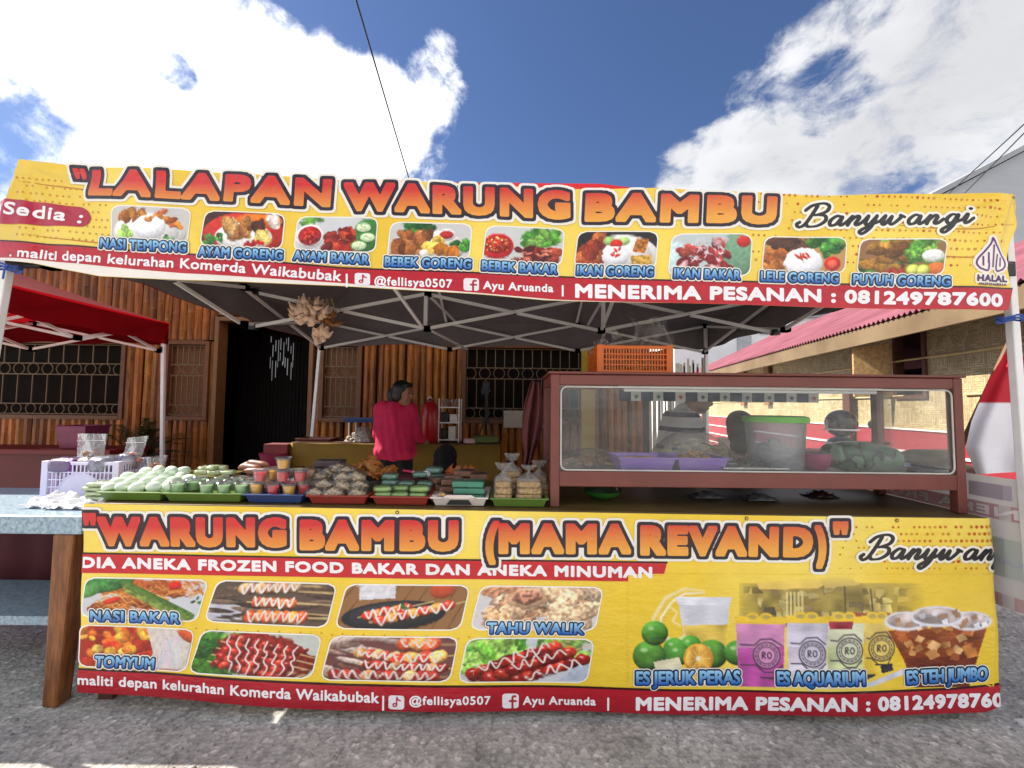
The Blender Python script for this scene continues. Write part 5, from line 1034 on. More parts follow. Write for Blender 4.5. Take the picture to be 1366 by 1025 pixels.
# blue cord tying the banner ends to the tent legs
M['cord'] = mat('blue_cord', (60, 90, 170), .7, .2, 20)
for (px, py), lb in (((12, 356), 'blue cord knotted under the banner corner by the side table'), ((1346, 424), 'blue cord knotted under the banner corner by the flag')):
    c = P(px, py, 1.93); mb = MB()
    for k in range(2): mb.tube([c + Vector((.04 * math.cos(t), .04 * math.sin(t), -.012 * k + .006 * math.sin(3 * t))) for t in [i * .45 for i in range(15)]], .005, 6)
    mb.tube([c + Vector((.03, -.03, 0)), c + Vector((.04, -.05, -.03)), c + Vector((.03, -.045, -.07))], .004, 5); tag(mb.build('tie_cord', M['cord'], smooth=True), lb, 'cord')

# ------------------------------------------------------------------ glass display case
CX0, CX1, CY0, CY1 = .193, 2.24, 2.12, 2.62
case = thing('display_case', 'maroon wooden framed glass display case on legs standing on the counter', 'display case', (1.2, 2.37, .92))
def rail(nm, x0, x1, y0, y1, z0, z1): return MB().box(x0, x1, y0, y1, z0, z1).build(nm, M['maroon'], case, bevel=.004)
ZT, ZB = 1.585, 1.105
for x in (CX0, CX1 - .045):
    for y in (CY0, CY1 - .045): rail('post', x, x + .045, y, y + .045, ct(x) + .001, ZT - .002)
for y in (CY0 + .002, CY1 - .043): rail('top_rail', CX0 + .045, CX1 - .045, y, y + .04, ZT - .055, ZT - .003); rail('bottom_rail', CX0 + .045, CX1 - .045, y, y + .04, ZB - .075, ZB)
for x in (CX0 + .002, CX1 - .043): rail('side_rail', x, x + .04, CY0 + .045, CY1 - .045, ZT - .055, ZT - .003); rail('side_rail', x, x + .04, CY0 + .045, CY1 - .045, ZB - .075, ZB)
rail('roof_board', CX0 - .012, CX1 + .012, CY0 - .01, CY1 + .01, ZT, ZT + .012)
MB().box(CX0 + .046, CX1 - .046, CY0 + .043, CY1 - .044, ZB - .03, ZB - .012).build('floor_board', mat('grey_case_lining', (126, 120, 112), .5, .2, 6, .1), case)
M['glass'] = clear('window_glass', (252, 253, 252), .04, .014, .03)
gn = M['glass'].node_tree.nodes; gl = M['glass'].node_tree.links; gm = [x for x in gn if x.type == 'MIX_SHADER' and not x.inputs[0].is_linked][0]
gr = gn.new('ShaderNodeMapRange'); gl.new(tnoise(gn, gl, 5, 6, .7, (1, 1, 2.2)), gr.inputs[0]); gr.inputs[1].default_value = .42; gr.inputs[2].default_value = .75; gr.inputs[3].default_value = .010; gr.inputs[4].default_value = .05; gl.new(gr.outputs[0], gm.inputs[0])
MB().box(CX0 + .046, CX1 - .046, CY0 + .006, CY0 + .010, ZB + .001, ZT - .056).build('glass_pane', M['glass'], case)
for x in (CX0 + .018, CX1 - .022): MB().box(x, x + .004, CY0 + .046, CY1 - .046, ZB + .001, ZT - .056).build('glass_pane', M['glass'], case)
# rubber seal round the front pane
mb = MB(); x0, x1, z0, z1, r = CX0 + .052, CX1 - .055, ZB + .006, ZT - .064, .03; pts = []
for cx, cz, a0 in ((x1 - r, z1 - r, 0), (x0 + r, z1 - r, 90), (x0 + r, z0 + r, 180), (x1 - r, z0 + r, 270)): pts += [(cx + r * math.cos(R(a0 + t)), CY0 + .003, cz + r * math.sin(R(a0 + t))) for t in range(0, 91, 18)]
mb.tube(pts + [pts[0]], .004, 6, cap=False).build('pane_seal', mat('pale_seal', (206, 200, 190), .4), case, smooth=True)
tb = MB().tube([(.58, 2.21, 1.513), (1.88, 2.21, 1.513)], .011, 10).build('tube_lamp', mat('unlit_tube', (236, 236, 236), .25, .03, 5, 0), case, smooth=True)
MB().box(.55, 1.91, 2.20, 2.22, 1.524, 1.536).build('lamp_batten', mat('white_batten', (224, 224, 224), .4, .05), tb)
# cloth pelmet
mb = MB(); x = .66; k = 0
while x < 1.86:
    w = .062 if k % 2 else .075; c = lin(12, 16, 50) if k % 2 == 0 else lin(214, 212, 206)
    mb.add([(x, 2.635, 1.53), (x + w, 2.635, 1.53), (x + w, 2.638, 1.462), (x, 2.638, 1.462)], [(0, 1, 2, 3)], c)
    if k % 2: 
        cx = x + w / 2; e = lin(*random.choice(((40, 110, 60), (180, 40, 50), (40, 60, 120)))); mb.add([(cx - .014, 2.631, 1.49), (cx, 2.631, 1.472), (cx + .014, 2.631, 1.49), (cx, 2.631, 1.502)], [(0, 1, 2, 3)], e)
    x += w; k += 1
tag(mb.build('bunting', mat('printed_pelmet', (255, 255, 255), .8, .1, 9, .1, attr=True), colors=True, solid=.002), 'navy and white checked cloth pelmet hanging behind the glass case', 'bunting')
ZF = ZB - .011
def tray(mb, x0, x1, y0, y1, z, h, fl=.012, t=.004, rim=.010):
    a = lambda d, zz: [(x0 - d, y0 - d, zz), (x1 + d, y0 - d, zz), (x1 + d, y1 + d, zz), (x0 - d, y1 + d, zz)]
    L_ = [a(0, z), a(fl, z + h), a(fl + rim, z + h), a(fl + rim, z + h - .006), a(fl + rim - .003, z + h - .003), a(fl - t, z + h - .003), a(-t, z + t)]
    L_ = [a(0, z), a(fl, z + h - .008), a(fl + rim, z + h - .008), a(fl + rim, z + h), a(fl - t, z + h), a(-t, z + t)]
    vs = [p for q in L_ for p in q]; fs = [(0, 3, 2, 1)] + [(i * 4 + j, i * 4 + (j + 1) % 4, (i + 1) * 4 + (j + 1) % 4, (i + 1) * 4 + j) for i in range(5) for j in range(4)] + [(20, 21, 22, 23)]
    return mb.add(vs, fs)
M['purple'] = mat('purple_plastic', (150, 116, 200), .3, .1, 6, 0); M['film'] = clear('plastic_film', (246, 245, 244), .2, .06, .12, .9); M['clear'] = clear('clear_cup_plastic', (250, 250, 252), .08, .03, .08)
M['crumb'] = mat('golden_crumb', (206, 156, 92), .8, .4, 40, .6, 90)
def lump(mb, c, rx, ry, rz, k, r, cols=((1, 1, 1),), seed=0):
    q = random.Random(seed)
    for _ in range(k):
        a = q.random() * 6.28; d = math.sqrt(q.random()); x, y = c[0] + rx * d * math.cos(a), c[1] + ry * d * math.sin(a); z = c[2] + rz * (1 - d * d) * q.random(); s = r * q.uniform(.7, 1.25); t = q.uniform(.75, 1.1); cc = q.choice(cols)
        mb.ball((x, y, z), (s * 1.25, s, s * .7), 7, col=tuple(t * v for v in cc), m=Matrix.Rotation(q.random() * 6, 3, 'Z') @ Matrix.Rotation(q.uniform(-.7, .7), 3, 'X'))
    return mb
def film_cover(c, rx, ry, rz, parent, nm='film_cover', mm=None, seed=1):
    mb = MB(); q = random.Random(seed); ph = [q.random() * 6 for _ in range(6)]
    def fn(u, v):
        a = u * 2 * math.pi; d = v; w = 1 + .06 * math.sin(3 * a + ph[0]) + .05 * math.sin(7 * a + ph[1]) + .03 * math.sin(13 * a + ph[2])
        return (c[0] + rx * d * math.cos(a) * w, c[1] + ry * d * math.sin(a) * w, c[2] + rz * (1 - d ** 2.2) + .006 * math.sin(5 * a + 9 * d + ph[3]) * d)
    return mb.grid(fn, 28, 6).build(nm, mm or M['film'], parent, smooth=True)
for (px0, px1), lb, hasc in (((828, 893), 'empty looking lilac plastic tray beside the crumb tray in the glass case', 0), ((905, 962), 'lilac plastic tray of golden crumbs in the glass case', 1)):
    x0, x1 = X(px0, 2.22), X(px1, 2.22); t = thing('plastic_tray', lb, 'tray', ((x0 + x1) / 2, 2.3, ZF), 'lilac trays in the glass case')
    tray(MB(), x0, x1, 2.2, 2.4, ZF, .075, .016).build('tray_body', M['purple'], t, bevel=.003)
    mb = MB(); lump(mb, ((x0 + x1) / 2, 2.3, ZF + .05), (x1 - x0) * .42, .085, .05 if hasc else .015, 130, .011, seed=px0); mb.build('food_pieces', M['crumb'], t, smooth=True)
t = thing('snack_bag', 'big clear plastic sack of pale crackers behind the lilac trays in the case', 'snack bag', (X(925, 2.45), 2.48, ZF))
mb = MB(); lump(mb, (X(925, 2.45), 2.49, ZF + .03), .24, .08, .13, 150, .02, seed=3); mb.build('crackers', mat('pale_crackers', (206, 192, 160), .7, .25, 20, .3), t, smooth=True)
film_cover((X(925, 2.45), 2.49, ZF), .29, .105, .2, t, 'bag_film')
t = thing('snack_bag', 'flat clear sack of tan crumbs at the maroon post end of the case', 'snack bag', (X(790, 2.4), 2.45, ZF))
mb = MB(); lump(mb, (X(790, 2.4), 2.45, ZF + .01), .18, .1, .05, 120, .014, seed=4); mb.build('crumbs', M['crumb'], t, smooth=True); film_cover((X(790, 2.4), 2.45, ZF), .215, .12, .095, t, 'bag_film', seed=4)
M['foil'] = mat('crumpled_foil', (200, 200, 196), .25, .2, 20, .4, 60, metal=1)
x0, x1 = X(966, 2.2), X(1040, 2.2); t = thing('foil_tray', 'shallow silver foil tray before the green lidded tub in the case', 'tray', ((x0 + x1) / 2, 2.26, ZF))
tray(MB(), x0, x1, 2.19, 2.34, ZF, .03, .012).build('tray_body', M['foil'], t); mb = MB(); lump(mb, ((x0 + x1) / 2, 2.265, ZF + .015), .1, .05, .03, 60, .014, seed=8); mb.build('food_pieces', mat('dark_sauce_food', (74, 58, 44), .4, .4, 20, .3), t, smooth=True); film_cover(((x0 + x1) / 2, 2.265, ZF + .02), .12, .075, .045, t, seed=8)
cx, cy = X(1039, 2.32), 2.36; t = thing('storage_tub', 'tall translucent plastic tub with a bright green lid in the case', 'tub', (cx, cy, ZF))
M['frost'] = clear('frosted_tub', (224, 226, 232), .1, .22, .25)
MB().lathe((cx, cy, ZF), [(.128, 0), (.132, .01), (.146, .24), (.150, .262), (.146, .262), (.128, .012)], 32).build('tub_body', M['frost'], t, smooth=True)
ld = MB().lathe((cx, cy, ZF), [(.160, .255), (.162, .27), (.158, .284), (.14, .29), (0, .292)], 32).build('lid', mat('lime_plastic', (96, 186, 40), .35, .1), t, smooth=True)
mb = MB(); lump(mb, (cx, cy, ZF + .02), .10, .10, .15, 60, .03, ((1, 1, 1), (.9, .85, .8)), 9); mb.build('bagged_food', mat('pale_bagged_food', (206, 200, 196), .5, .25, 14, .4, attr=True), t, smooth=True, colors=True)
cx = X(1096, 2.3); t = thing('pink_bowl', 'deep pink plastic bowl beside the green wrapped bundle in the case', 'bowl', (cx, 2.36, ZF))
MB().lathe((cx, 2.36, ZF), [(.05, 0), (.075, .03), (.088, .09), (.084, .09), (.07, .03), (.04, .008), (0, .008)], 24).build('bowl_body', mat('pink_plastic', (176, 60, 110), .35, .1), t, smooth=True)
film_cover((cx, 2.36, ZF + .085), .088, .085, .03, t)
# green wrapped bundle
m, n, l, b = mkmat('printed_green_wrap'); f = ramp(n, l, tnoise(n, l, 11, 2, .4, (1, 1, 1)), [(.42, lin(62, 96, 74)), (.47, lin(26, 44, 34)), (.5, lin(26, 44, 34)), (.55, lin(92, 124, 100))]); l.new(f, b.inputs['Base Color']); b.inputs['Roughness'].default_value = .3; bump(n, l, b, tnoise(n, l, 30, 3), .4, .01); M['greenwrap'] = m
xa, xb = X(1112, 2.26), X(1196, 2.26)
t = thing('wrapped_bundle', 'dark green patterned wrapped bundle lying in the case beside black tongs', 'bundle', ((xa + xb) / 2, 2.3, ZF))
mb = MB(); k = 12; mb.tube([(xa + (xb - xa) * i / k, 2.3 + .01 * math.sin(i), ZF + .085 - .02 * i / k) for i in range(k + 1)], [.03 + .055 * math.sin(math.pi * (.12 + .76 * i / k)) ** .6 for i in range(k + 1)], 16); mb.build('wrapper', M['greenwrap'], t, smooth=True)
def tongs(y, xa, xb, z, lb):
    t = thing('tongs', lb, 'tongs', ((xa + xb) / 2, y, ZF)); 
    for s in (-1, 1): mb = MB().bar((xa, y + s * .012, z), (xb, y + s * .03, z - .035), .016, .006); mb.build('arm', M['black_plastic'], t, bevel=.002)
    return t
tongs(2.27, X(1190, 2.27), X(1252, 2.27), ZF + .075, 'black tongs lying over the green wrapped bundle end')
t = thing('metal_tray', 'flat grey metal tray by the open stall end inside the case', 'tray', (X(1235, 2.3), 2.36, ZF)); tray(MB(), X(1205, 2.3), X(1258, 2.3), 2.24, 2.5, ZF, .02).build('tray_body', mat('steel_tray', (150, 156, 164), .3, .15, 8, 0, metal=.8), t)
# things under the case
cx = X(806, 2.3); t = thing('food_bowl', 'shallow green rimmed bowl covered with film on the counter under the case', 'bowl', (cx, 2.36, ct(cx)))
MB().lathe((cx, 2.36, ct(cx)), [(.05, 0), (.09, .02), (.11, .045), (.105, .045), (.085, .022), (0, .01)], 24).build('bowl_body', mat('green_enamel', (60, 130, 50), .35), t, smooth=True); film_cover((cx, 2.36, ct(cx) + .043), .1, .1, .03, t, seed=5)
for i, (px, y, lb) in enumerate(((940, 2.42, 'crumpled silver snack packet on the counter under the case'), (1010, 2.38, 'second crumpled packet under the case nearer the tub'), (1090, 2.5, 'dark flat packet under the case below the pink bowl'))):
    c = (X(px, y), y, ct(X(px, y))); mb = MB(); q = random.Random(i)
    mb.grid(lambda u, v: (c[0] + (u - .5) * .17, c[1] + (v - .5) * .1, c[2] + .004 + .03 * math.sin(math.pi * u) * math.sin(math.pi * v) + .008 * math.sin(17 * u + i) * math.sin(13 * v)), 14, 8); tag(mb.build('snack_packet', mat('grey_packet', (110, 106, 104), .4, .4, 16, .3) if i < 2 else mat('dark_packet', (70, 40, 36), .3, .3, 12, .3), smooth=True, solid=.003), lb, 'packet')
# orange crate on the case roof
M['orange'] = mat('orange_plastic', (236, 112, 20), .4, .12, 7, .05)
def crate(root, x0, x1, y0, y1, z0, h, mm, nx, ny, arch=False):
    t = .006
    mb = MB().box(x0, x1, y0, y1, z0, z0 + .008)
    for zz, hh in ((z0 + .008, .012), (z0 + h - .018, .018)):
        mb.box(x0, x1, y0, y0 + t, zz, zz + hh).box(x0, x1, y1 - t, y1, zz, zz + hh).box(x0, x0 + t, y0 + t, y1 - t, zz, zz + hh).box(x1 - t, x1, y0 + t, y1 - t, zz, zz + hh)
    for x, y in ((x0, y0), (x1 - .03, y0), (x0, y1 - .03), (x1 - .03, y1 - .03)): mb.box(x - .003, x + .033, y - .003, y + .033, z0 + .001, z0 + h + .003)
    mb.build('crate_frame', mm, root, bevel=.002)
    for nm, a, bq, fixed, n in (('front', x0 + .033, x1 - .033, y0, nx), ('back', x0 + .033, x1 - .033, y1 - t, nx), ('l', y0 + .033, y1 - .033, x0, ny), ('r', y0 + .033, y1 - .033, x1 - t, ny)):
        mb = MB()
        for i in range(1, n):
            p = a + (bq - a) * i / n
            if nm in ('front', 'back'): mb.box(p - .003, p + .003, fixed + .001, fixed + t - .001, z0 + .02, z0 + h - .018)
            else: mb.box(fixed + .001, fixed + t - .001, p - .003, p + .003, z0 + .02, z0 + h - .018)
        for k in range(1, 4):
            zz = z0 + .02 + (h - .038) * k / 4
            if nm in ('front', 'back'): mb.box(a, bq, fixed + .0015, fixed + t - .0015, zz - .003, zz + .003)
            else: mb.box(fixed + .0015, fixed + t - .0015, a, bq, zz - .003, zz + .003)
        if nm == 'front' and arch:
            cx = (x0 + x1) / 2; r = h * .62; mb.tube([(cx + r * math.cos(R(a_)), y0 + .002, z0 + .012 + r * math.sin(R(a_))) for a_ in range(0, 181, 15)], .006, 6)
            mb.add([(cx, y0 + .0005, z0 + .012)] + [(cx + r * math.cos(R(a_)), y0 + .0005, z0 + .012 + r * math.sin(R(a_))) for a_ in range(0, 181, 15)], [(0, i, i + 1) for i in range(1, 13)])
        mb.build('crate_lattice', mm, root)
x0, x1 = X(797, 2.24), X(898, 2.24); zc = ZT + .013
t = thing('orange_crate', 'orange lattice plastic crate of clear bags on top of the glass case', 'crate', ((x0 + x1) / 2, 2.38, zc)); crate(t, x0, x1, 2.24, 2.52, zc, .15, M['orange'], 22, 14)
for i, (dx, dz, lb) in enumerate(((.02, .02, 'clear plastic bag slumped low in the orange crate'), (.12, .08, 'clear plastic bag crumpled in the middle of the orange crate'), (.23, .16, 'clear plastic bag sticking up highest from the orange crate'), (.31, .14, 'stiff clear bag corner standing at the crate end by the open side'))):
    b_ = MB(); q = random.Random(20 + i); c = Vector((x0 + .05 + dx, 2.34 + .04 * (i % 2), zc + .06)); hh = .10 + dz
    b_.grid(lambda u, v: c + Vector(((u - .5) * (.13 + .04 * v) + .02 * math.sin(9 * v + i), .03 * math.sin(7 * u + 3 * v + i) + .02 * math.sin(15 * u), v * hh + .02 * math.sin(5 * u + i) * v)), 14, 10)
    tag(b_.build('plastic_bag', M['film'], smooth=True, loc=c), lb, 'plastic bag', 'clear bags in the orange crate')
mb = MB(); c = Vector(((x0 + x1) / 2, 2.38, zc + .02)); lump(mb, c, .16, .1, .09, 70, .026, seed=12); tag(mb.build('bagged_crackers', mat('pale_orange_crackers', (214, 170, 110), .6, .3, 16, .3), smooth=True), 'pile of pale crackers filling the orange crate', 'crackers', kind='stuff')

# pink cloth hanging at the case corner
mb = MB(); xa = X(722, 2.75)
def drape(u, v):
    w = .028 + .04 * math.sin(math.pi * min(1, v * 1.15)) ; return (xa - .035 + (u - .55) * w * 2 - .05 * v * v, 2.74 + .03 * math.sin(u * 14 + v * 2), 1.58 - .54 * v)
tag(mb.grid(drape, 30, 20).build('hanging_cloth', mat('dusty_pink_cloth', (128, 66, 66), .85, .2, 5, .2, 40), smooth=True, solid=.004), 'dusty pink cloth draped beside the maroon case post', 'cloth')
# ------------------------------------------------------------------ trays of snacks on the counter
def Q(px, Y): return X(px, Y)
M['green_tray'] = mat('olive_green_plastic', (98, 128, 52), .38, .12, 6, .04); M['blue_tray'] = mat('navy_blue_plastic', (52, 74, 128), .38, .12, 6, .04); M['red_tray'] = mat('brick_red_plastic', (158, 58, 48), .4, .12, 6, .04); M['white_tray'] = mat('off_white_plastic', (226, 214, 204), .4, .08, 6, .04)
def ctray(px0, px1, mm, lb, h=.045, y0=2.095, y1=2.36, handle=False):
    x0, x1 = Q(px0, y0) + .02, Q(px1, y0) - .02; t = thing('serving_tray', lb, 'tray', ((x0 + x1) / 2, (y0 + y1) / 2, ct((x0 + x1) / 2)), 'plastic trays along the counter front')
    tray(MB(), x0, x1, y0 + .02, y1, ct((x0 + x1) / 2) + .001, h, .014).build('tray_body', mm, t, bevel=.003)
    if handle:
        c = (x0 + x1) / 2; z = ct(c) + h; mb = MB(); mb.prism([(c - .085, z - .004), (c - .06, z + .012), (c + .06, z + .012), (c + .085, z - .004), (c + .06, z - .01), (c + .05, z - .002), (c - .05, z - .002), (c - .06, z - .01)], y0 - .004, y0 + .004); mb.build('handle', mm, t)
        MB().prism([(c - .062, z - .036), (c - .045, z - .013), (c + .045, z - .013), (c + .062, z - .036)], y0 + .0055, y0 + .009).build('handle_opening', M['black_plastic'], t)
    return t
ctray(136, 221, M['green_tray'], 'olive green tray heaped with pale duck eggs'); ctray(223, 327, M['green_tray'], 'longer olive green tray holding pale green jelly cups'); ctray(329, 408, M['blue_tray'], 'navy blue tray stacked with red and yellow jelly cups')
ctray(413, 493, M['red_tray'], 'brick red tray of clear bags of greenish chips'); ctray(498, 575, M['red_tray'], 'brick red tray of lime and teal wrapped packs'); ctray(577, 652, M['white_tray'], 'off-white tray with a handle holding teal packs', handle=True); ctray(656, 732, M['green_tray'], 'olive green tray of layered seed bags beside the case post')
def at(px, py, Y): return P(px, py, Y)
# eggs
m, n, l, b = mkmat('duck_egg_shell'); f = ramp(n, l, tnoise(n, l, 14, 3), [(.3, lin(196, 214, 190)), (.7, lin(224, 232, 214))]); l.new(f, b.inputs['Base Color']); b.inputs['Roughness'].default_value = .45; b.inputs['Subsurface Weight'].default_value = .0; M['egg'] = m
EG = [(163, 650, 2.16), (183, 651, 2.15), (206, 650, 2.15), (226, 649, 2.17), (158, 645, 2.24), (175, 644, 2.24), (194, 644, 2.23), (214, 643, 2.24), (233, 643, 2.26), (172, 637, 2.30), (188, 638, 2.29), (206, 636, 2.29), (222, 636, 2.31), (240, 637, 2.32), (196, 631, 2.33), (212, 628, 2.31), (229, 629, 2.33), (244, 630, 2.36), (253, 640, 2.3), (148, 652, 2.2)]
c0 = at(*EG[0]); mb = MB(); prof = [(0, -.034)] + [(.0265 * math.cos(a) * (1 - .10 * math.sin(a)), .034 * math.sin(a)) for a in [R(t) for t in range(-75, 76, 15)]] + [(0, .034)]
mb.lathe((0, 0, 0), prof, 18); mb.v = [(c0.x + x, c0.y + y, c0.z + z) for x, y, z in mb.v]; egg = mb.build('duck_egg', M['egg'], smooth=True, loc=c0)
tag(egg, 'pale green duck egg in the heap on the olive tray', 'egg', 'duck eggs heaped on the olive tray')
egg.rotation_euler = (R(80), R(20), R(70))
for e in EG[1:]: dup(egg, at(*e), rot=(R(random.uniform(60, 110)), R(random.uniform(-30, 30)), R(random.uniform(30, 150))), sc=random.uniform(1.04, 1.18))
# lidded cups
def mkcup(c, cont, nm, lb, grp, fill=.8, r0=.027, r1=.035, h=.054):
    t = thing(nm, lb, 'cup', c, grp); mb = MB().lathe(c, [(r0, 0), (r1, h), (r1 - .0015, h), (r0 - .0015, .002), (0, .002)], 18); mb.build('cup_body', M['clear'], t, smooth=True)
    MB().lathe(c, [(0, .003), (r0 - .003, .003), (r0 + (r1 - r0) * fill - .003, h * fill), (r0 + (r1 - r0) * fill - .006, h * fill + .002), (0, h * fill)], 18).build('cup_contents', cont, t, smooth=True)
    MB().lathe(c, [(r1 + .003, h - .003), (r1 + .004, h + .003), (r1, h + .006), (r1 - .004, h + .004), (0, h + .004)], 18).build('cup_lid', M['clear'], t, smooth=True); return t
zc = lambda px: ct(Q(px, 2.2)) + .034
J = {k: mat(k, c, .25, .12, 30, .1, 60) for k, c in dict(green_jelly=(170, 214, 150), red_jelly=(226, 20, 44), yellow_jelly=(244, 184, 20)).items()}
g = mkcup((Q(243, 2.15), 2.15, zc(243)), J['green_jelly'], 'jelly_cup', 'clear lidded cup of pale green jelly on the longer olive tray', 'green jelly cups on the olive tray')
for px, y, k in ((281, 2.14, 0), (304, 2.14, 0), (327, 2.15, 0), (262, 2.22, 0), (290, 2.22, 0), (312, 2.22, 0), (335, 2.24, 0), (300, 2.30, 0), (322, 2.31, 0), (272, 2.30, 0)): dup(g, (Q(px, y), y, zc(px)), rz=random.random() * 3, sc=1.0)
rc = mkcup((Q(369, 2.14), 2.14, zc(369)), J['red_jelly'], 'jelly_cup', 'clear lidded cup of red jelly in the stack on the navy tray', 'red jelly cups on the navy tray'); yc = mkcup((Q(347, 2.15), 2.15, zc(347)), J['yellow_jelly'], 'jelly_cup', 'clear lidded cup of yellow jelly in the stack on the navy tray', 'yellow jelly cups on the navy tray')
for px, y, lv, src in ((390, 2.14, 0, yc), (410, 2.17, 0, rc), (351, 2.16, 1, rc), (381, 2.16, 1, rc), (404, 2.18, 1, rc), (366, 2.22, 1, yc), (366, 2.22, 0, rc), (358, 2.28, 0, yc), (392, 2.26, 0, rc), (381, 2.165, 2, yc)): dup(src, (Q(px, y), y, zc(px) + .0625 * lv), rz=random.random() * 3)
# soft wrapped packs
def pack(nm, lb, cat, c, size, mm, grp=None, rz=0, film=True, sq=.55, seed=0, lumpy=0, boxy=False):
    t = thing(nm, lb, cat, c, grp); mb = MB(); q = random.Random(seed); m3 = Matrix.Rotation(rz, 3, 'Z'); sx, sy, sz = size
    mb.ball(Vector(c) + Vector((0, 0, sz / 2)), (sx / 2, sy / 2, sz / 2), 20, m=m3, sq=sq); mb.v = [(x + .05 * sx * math.sin(y * 60 + seed), y, z + .07 * sz * math.sin(x * 90 + seed) * math.cos(y * 70)) for x, y, z in mb.v]
    if boxy: mb = MB().obox(Vector(c) + Vector((0, 0, sz / 2)), (sx, sy, sz * .94), m3); mb.build('pack_filling', mm, t, bevel=.006); MB().obox(Vector(c) + Vector((0, 0, sz * .985)), (sx + .006, sy + .006, sz * .05), m3).build('clear_lid', M['clear'], t, bevel=.001); return t
    if lumpy: mb = MB(); lump(mb, Vector(c) + Vector((0, 0, .006)), sx * .44, sy * .42, sz * .9, 34, lumpy, seed=seed)
    mb.build('pack_filling', mm, t, smooth=True)
    if film: f = MB(); f.ball(Vector(c) + Vector((0, 0, sz / 2 + .001)), (sx / 2 + .006, sy / 2 + .006, sz / 2 + .004), 20, m=m3, sq=.7); f.v = [(x, y, z + .004 * math.sin(x * 140 + seed) * math.sin(y * 120)) for x, y, z in f.v]; f.build('wrapper', M['film'], t, smooth=True)
    return t
M['lime'] = mat('lime_cake', (150, 196, 72), .5, .2, 25, .2); M['teal'] = mat('teal_cake', (72, 136, 110), .5, .25, 30, .4, 70); M['palegreen'] = mat('pale_green_cake', (196, 216, 160), .5, .15, 20, .2); M['brownsnack'] = mat('brown_snack', (126, 84, 62), .6, .45, 40, .5, 90); M['chips'] = mat('greenish_chips', (236, 212, 168), .6, .5, 60, .5, 90, rgb2=(156, 126, 78)); M['seed'] = mat('layered_seed_mix', (190, 160, 116), .7, .5, 70, .5, 150, rgb2=(120, 92, 60)); M['fried'] = mat('fried_dough', (190, 120, 56), .6, .4, 14, .35, 50); M['sausage'] = mat('brown_sausage', (150, 92, 70), .4, .25, 10, .1)
def copies(src, spots):
    for (px, y, dz, rz, s) in spots: x = Q(px, y); dup(src, (x, y, ct(x) + dz), rz=rz, sc=s)
x = Q(515, 2.15); lp = pack('wrapped_cake', 'lime green cake wrapped in clear film on the brick red tray', 'cake', (x, 2.15, ct(x) + .03), (.085, .06, .026), M['lime'], 'lime cakes on the brick red tray', seed=1)
copies(lp, [(537, 2.15, .03, .1, 1), (561, 2.15, .03, -.1, 1), (514, 2.16, .056, .2, 1), (563, 2.16, .058, .1, 1.1), (538, 2.21, .05, 0, 1), (515, 2.21, .03, 0, 1), (560, 2.22, .03, 0, 1)])
x = Q(523, 2.27); tp = pack('wrapped_cake', 'teal cake wrapped in film behind the lime cakes', 'cake', (x, 2.27, ct(x) + .065), (.08, .06, .03), M['teal'], 'teal cakes behind the lime cakes', seed=2)
copies(tp, [(545, 2.27, .06, .1, 1), (524, 2.28, .035, 0, 1), (546, 2.28, .03, 0, 1), (523, 2.28, .095, .1, 1), (585, 2.36, .08, .2, 1.1), (581, 2.38, .115, -.2, 1.1), (604, 2.38, .07, .1, 1.1), (563, 2.33, .10, .3, 1), (570, 2.27, .06, 0, 1)])
x = Q(628, 2.17); tb = pack('teal_box', 'flat teal pack in the tall stack on the off-white tray', 'pack', (x, 2.17, ct(x) + .02), (.155, .09, .032), M['teal'], 'teal packs stacked on the off-white tray', seed=3, boxy=True)
copies(tb, [(628, 2.17, .053, .03, 1), (627, 2.17, .086, -.03, 1)])
x = Q(595, 2.2); bb = pack('brown_pack', 'flat brown snack pack beside the teal stack on the off-white tray', 'pack', (x, 2.2, ct(x) + .02), (.085, .09, .03), M['brownsnack'], 'brown snack packs beside the teal stack', seed=4, boxy=True)
copies(bb, [(598, 2.22, .05, .3, 1), (602, 2.25, .08, .1, 1), (610, 2.3, .09, -.2, 1.1), (594, 2.28, .05, .2, 1), (640, 2.3, .10, .1, 1.1), (622, 2.31, .115, -.2, 1.1), (588, 2.3, .08, .5, 1)])
x = Q(588, 2.13); t = thing('candy_packet', 'small pink and orange candy packet at the front of the off-white tray', 'packet', (x, 2.13, ct(x) + .02)); mb = MB(); lump(mb, (x, 2.14, ct(x) + .035), .035, .02, .018, 16, .012, (lin(230, 120, 120), lin(240, 190, 90), lin(240, 220, 220)), 5); mb.build('candy_pieces', mat('candy_colours', (255, 255, 255), .5, .1, 9, .1, attr=True), t, smooth=True, colors=True); film_cover((x, 2.14, ct(x) + .02), .045, .03, .045, t)
# orange fritters behind
for i, (px, lb) in enumerate(((606, 'orange shredded snack heap behind the brown packs'), (627, 'orange shredded snack heap behind the teal stack'))):
    x = Q(px, 2.4); mb = MB(); lump(mb, (x, 2.42, ct(x) + .10), .045, .03, .05, 36, .014, seed=30 + i); q = random.Random(i)
    for _ in range(9): a = Vector((x + q.uniform(-.04, .04), 2.41, ct(x) + .13)); mb.tube([a, a + Vector((q.uniform(-.02, .02), 0, q.uniform(.015, .035)))], [.004, .002], 5)
    mb.box(x - .05, x + .05, 2.37, 2.46, ct(x) + .001, ct(x) + .10); tag(mb.build('fritter_heap', mat('orange_fritter', (196, 104, 40), .6, .4, 20, .4), smooth=True), lb, 'fritters')
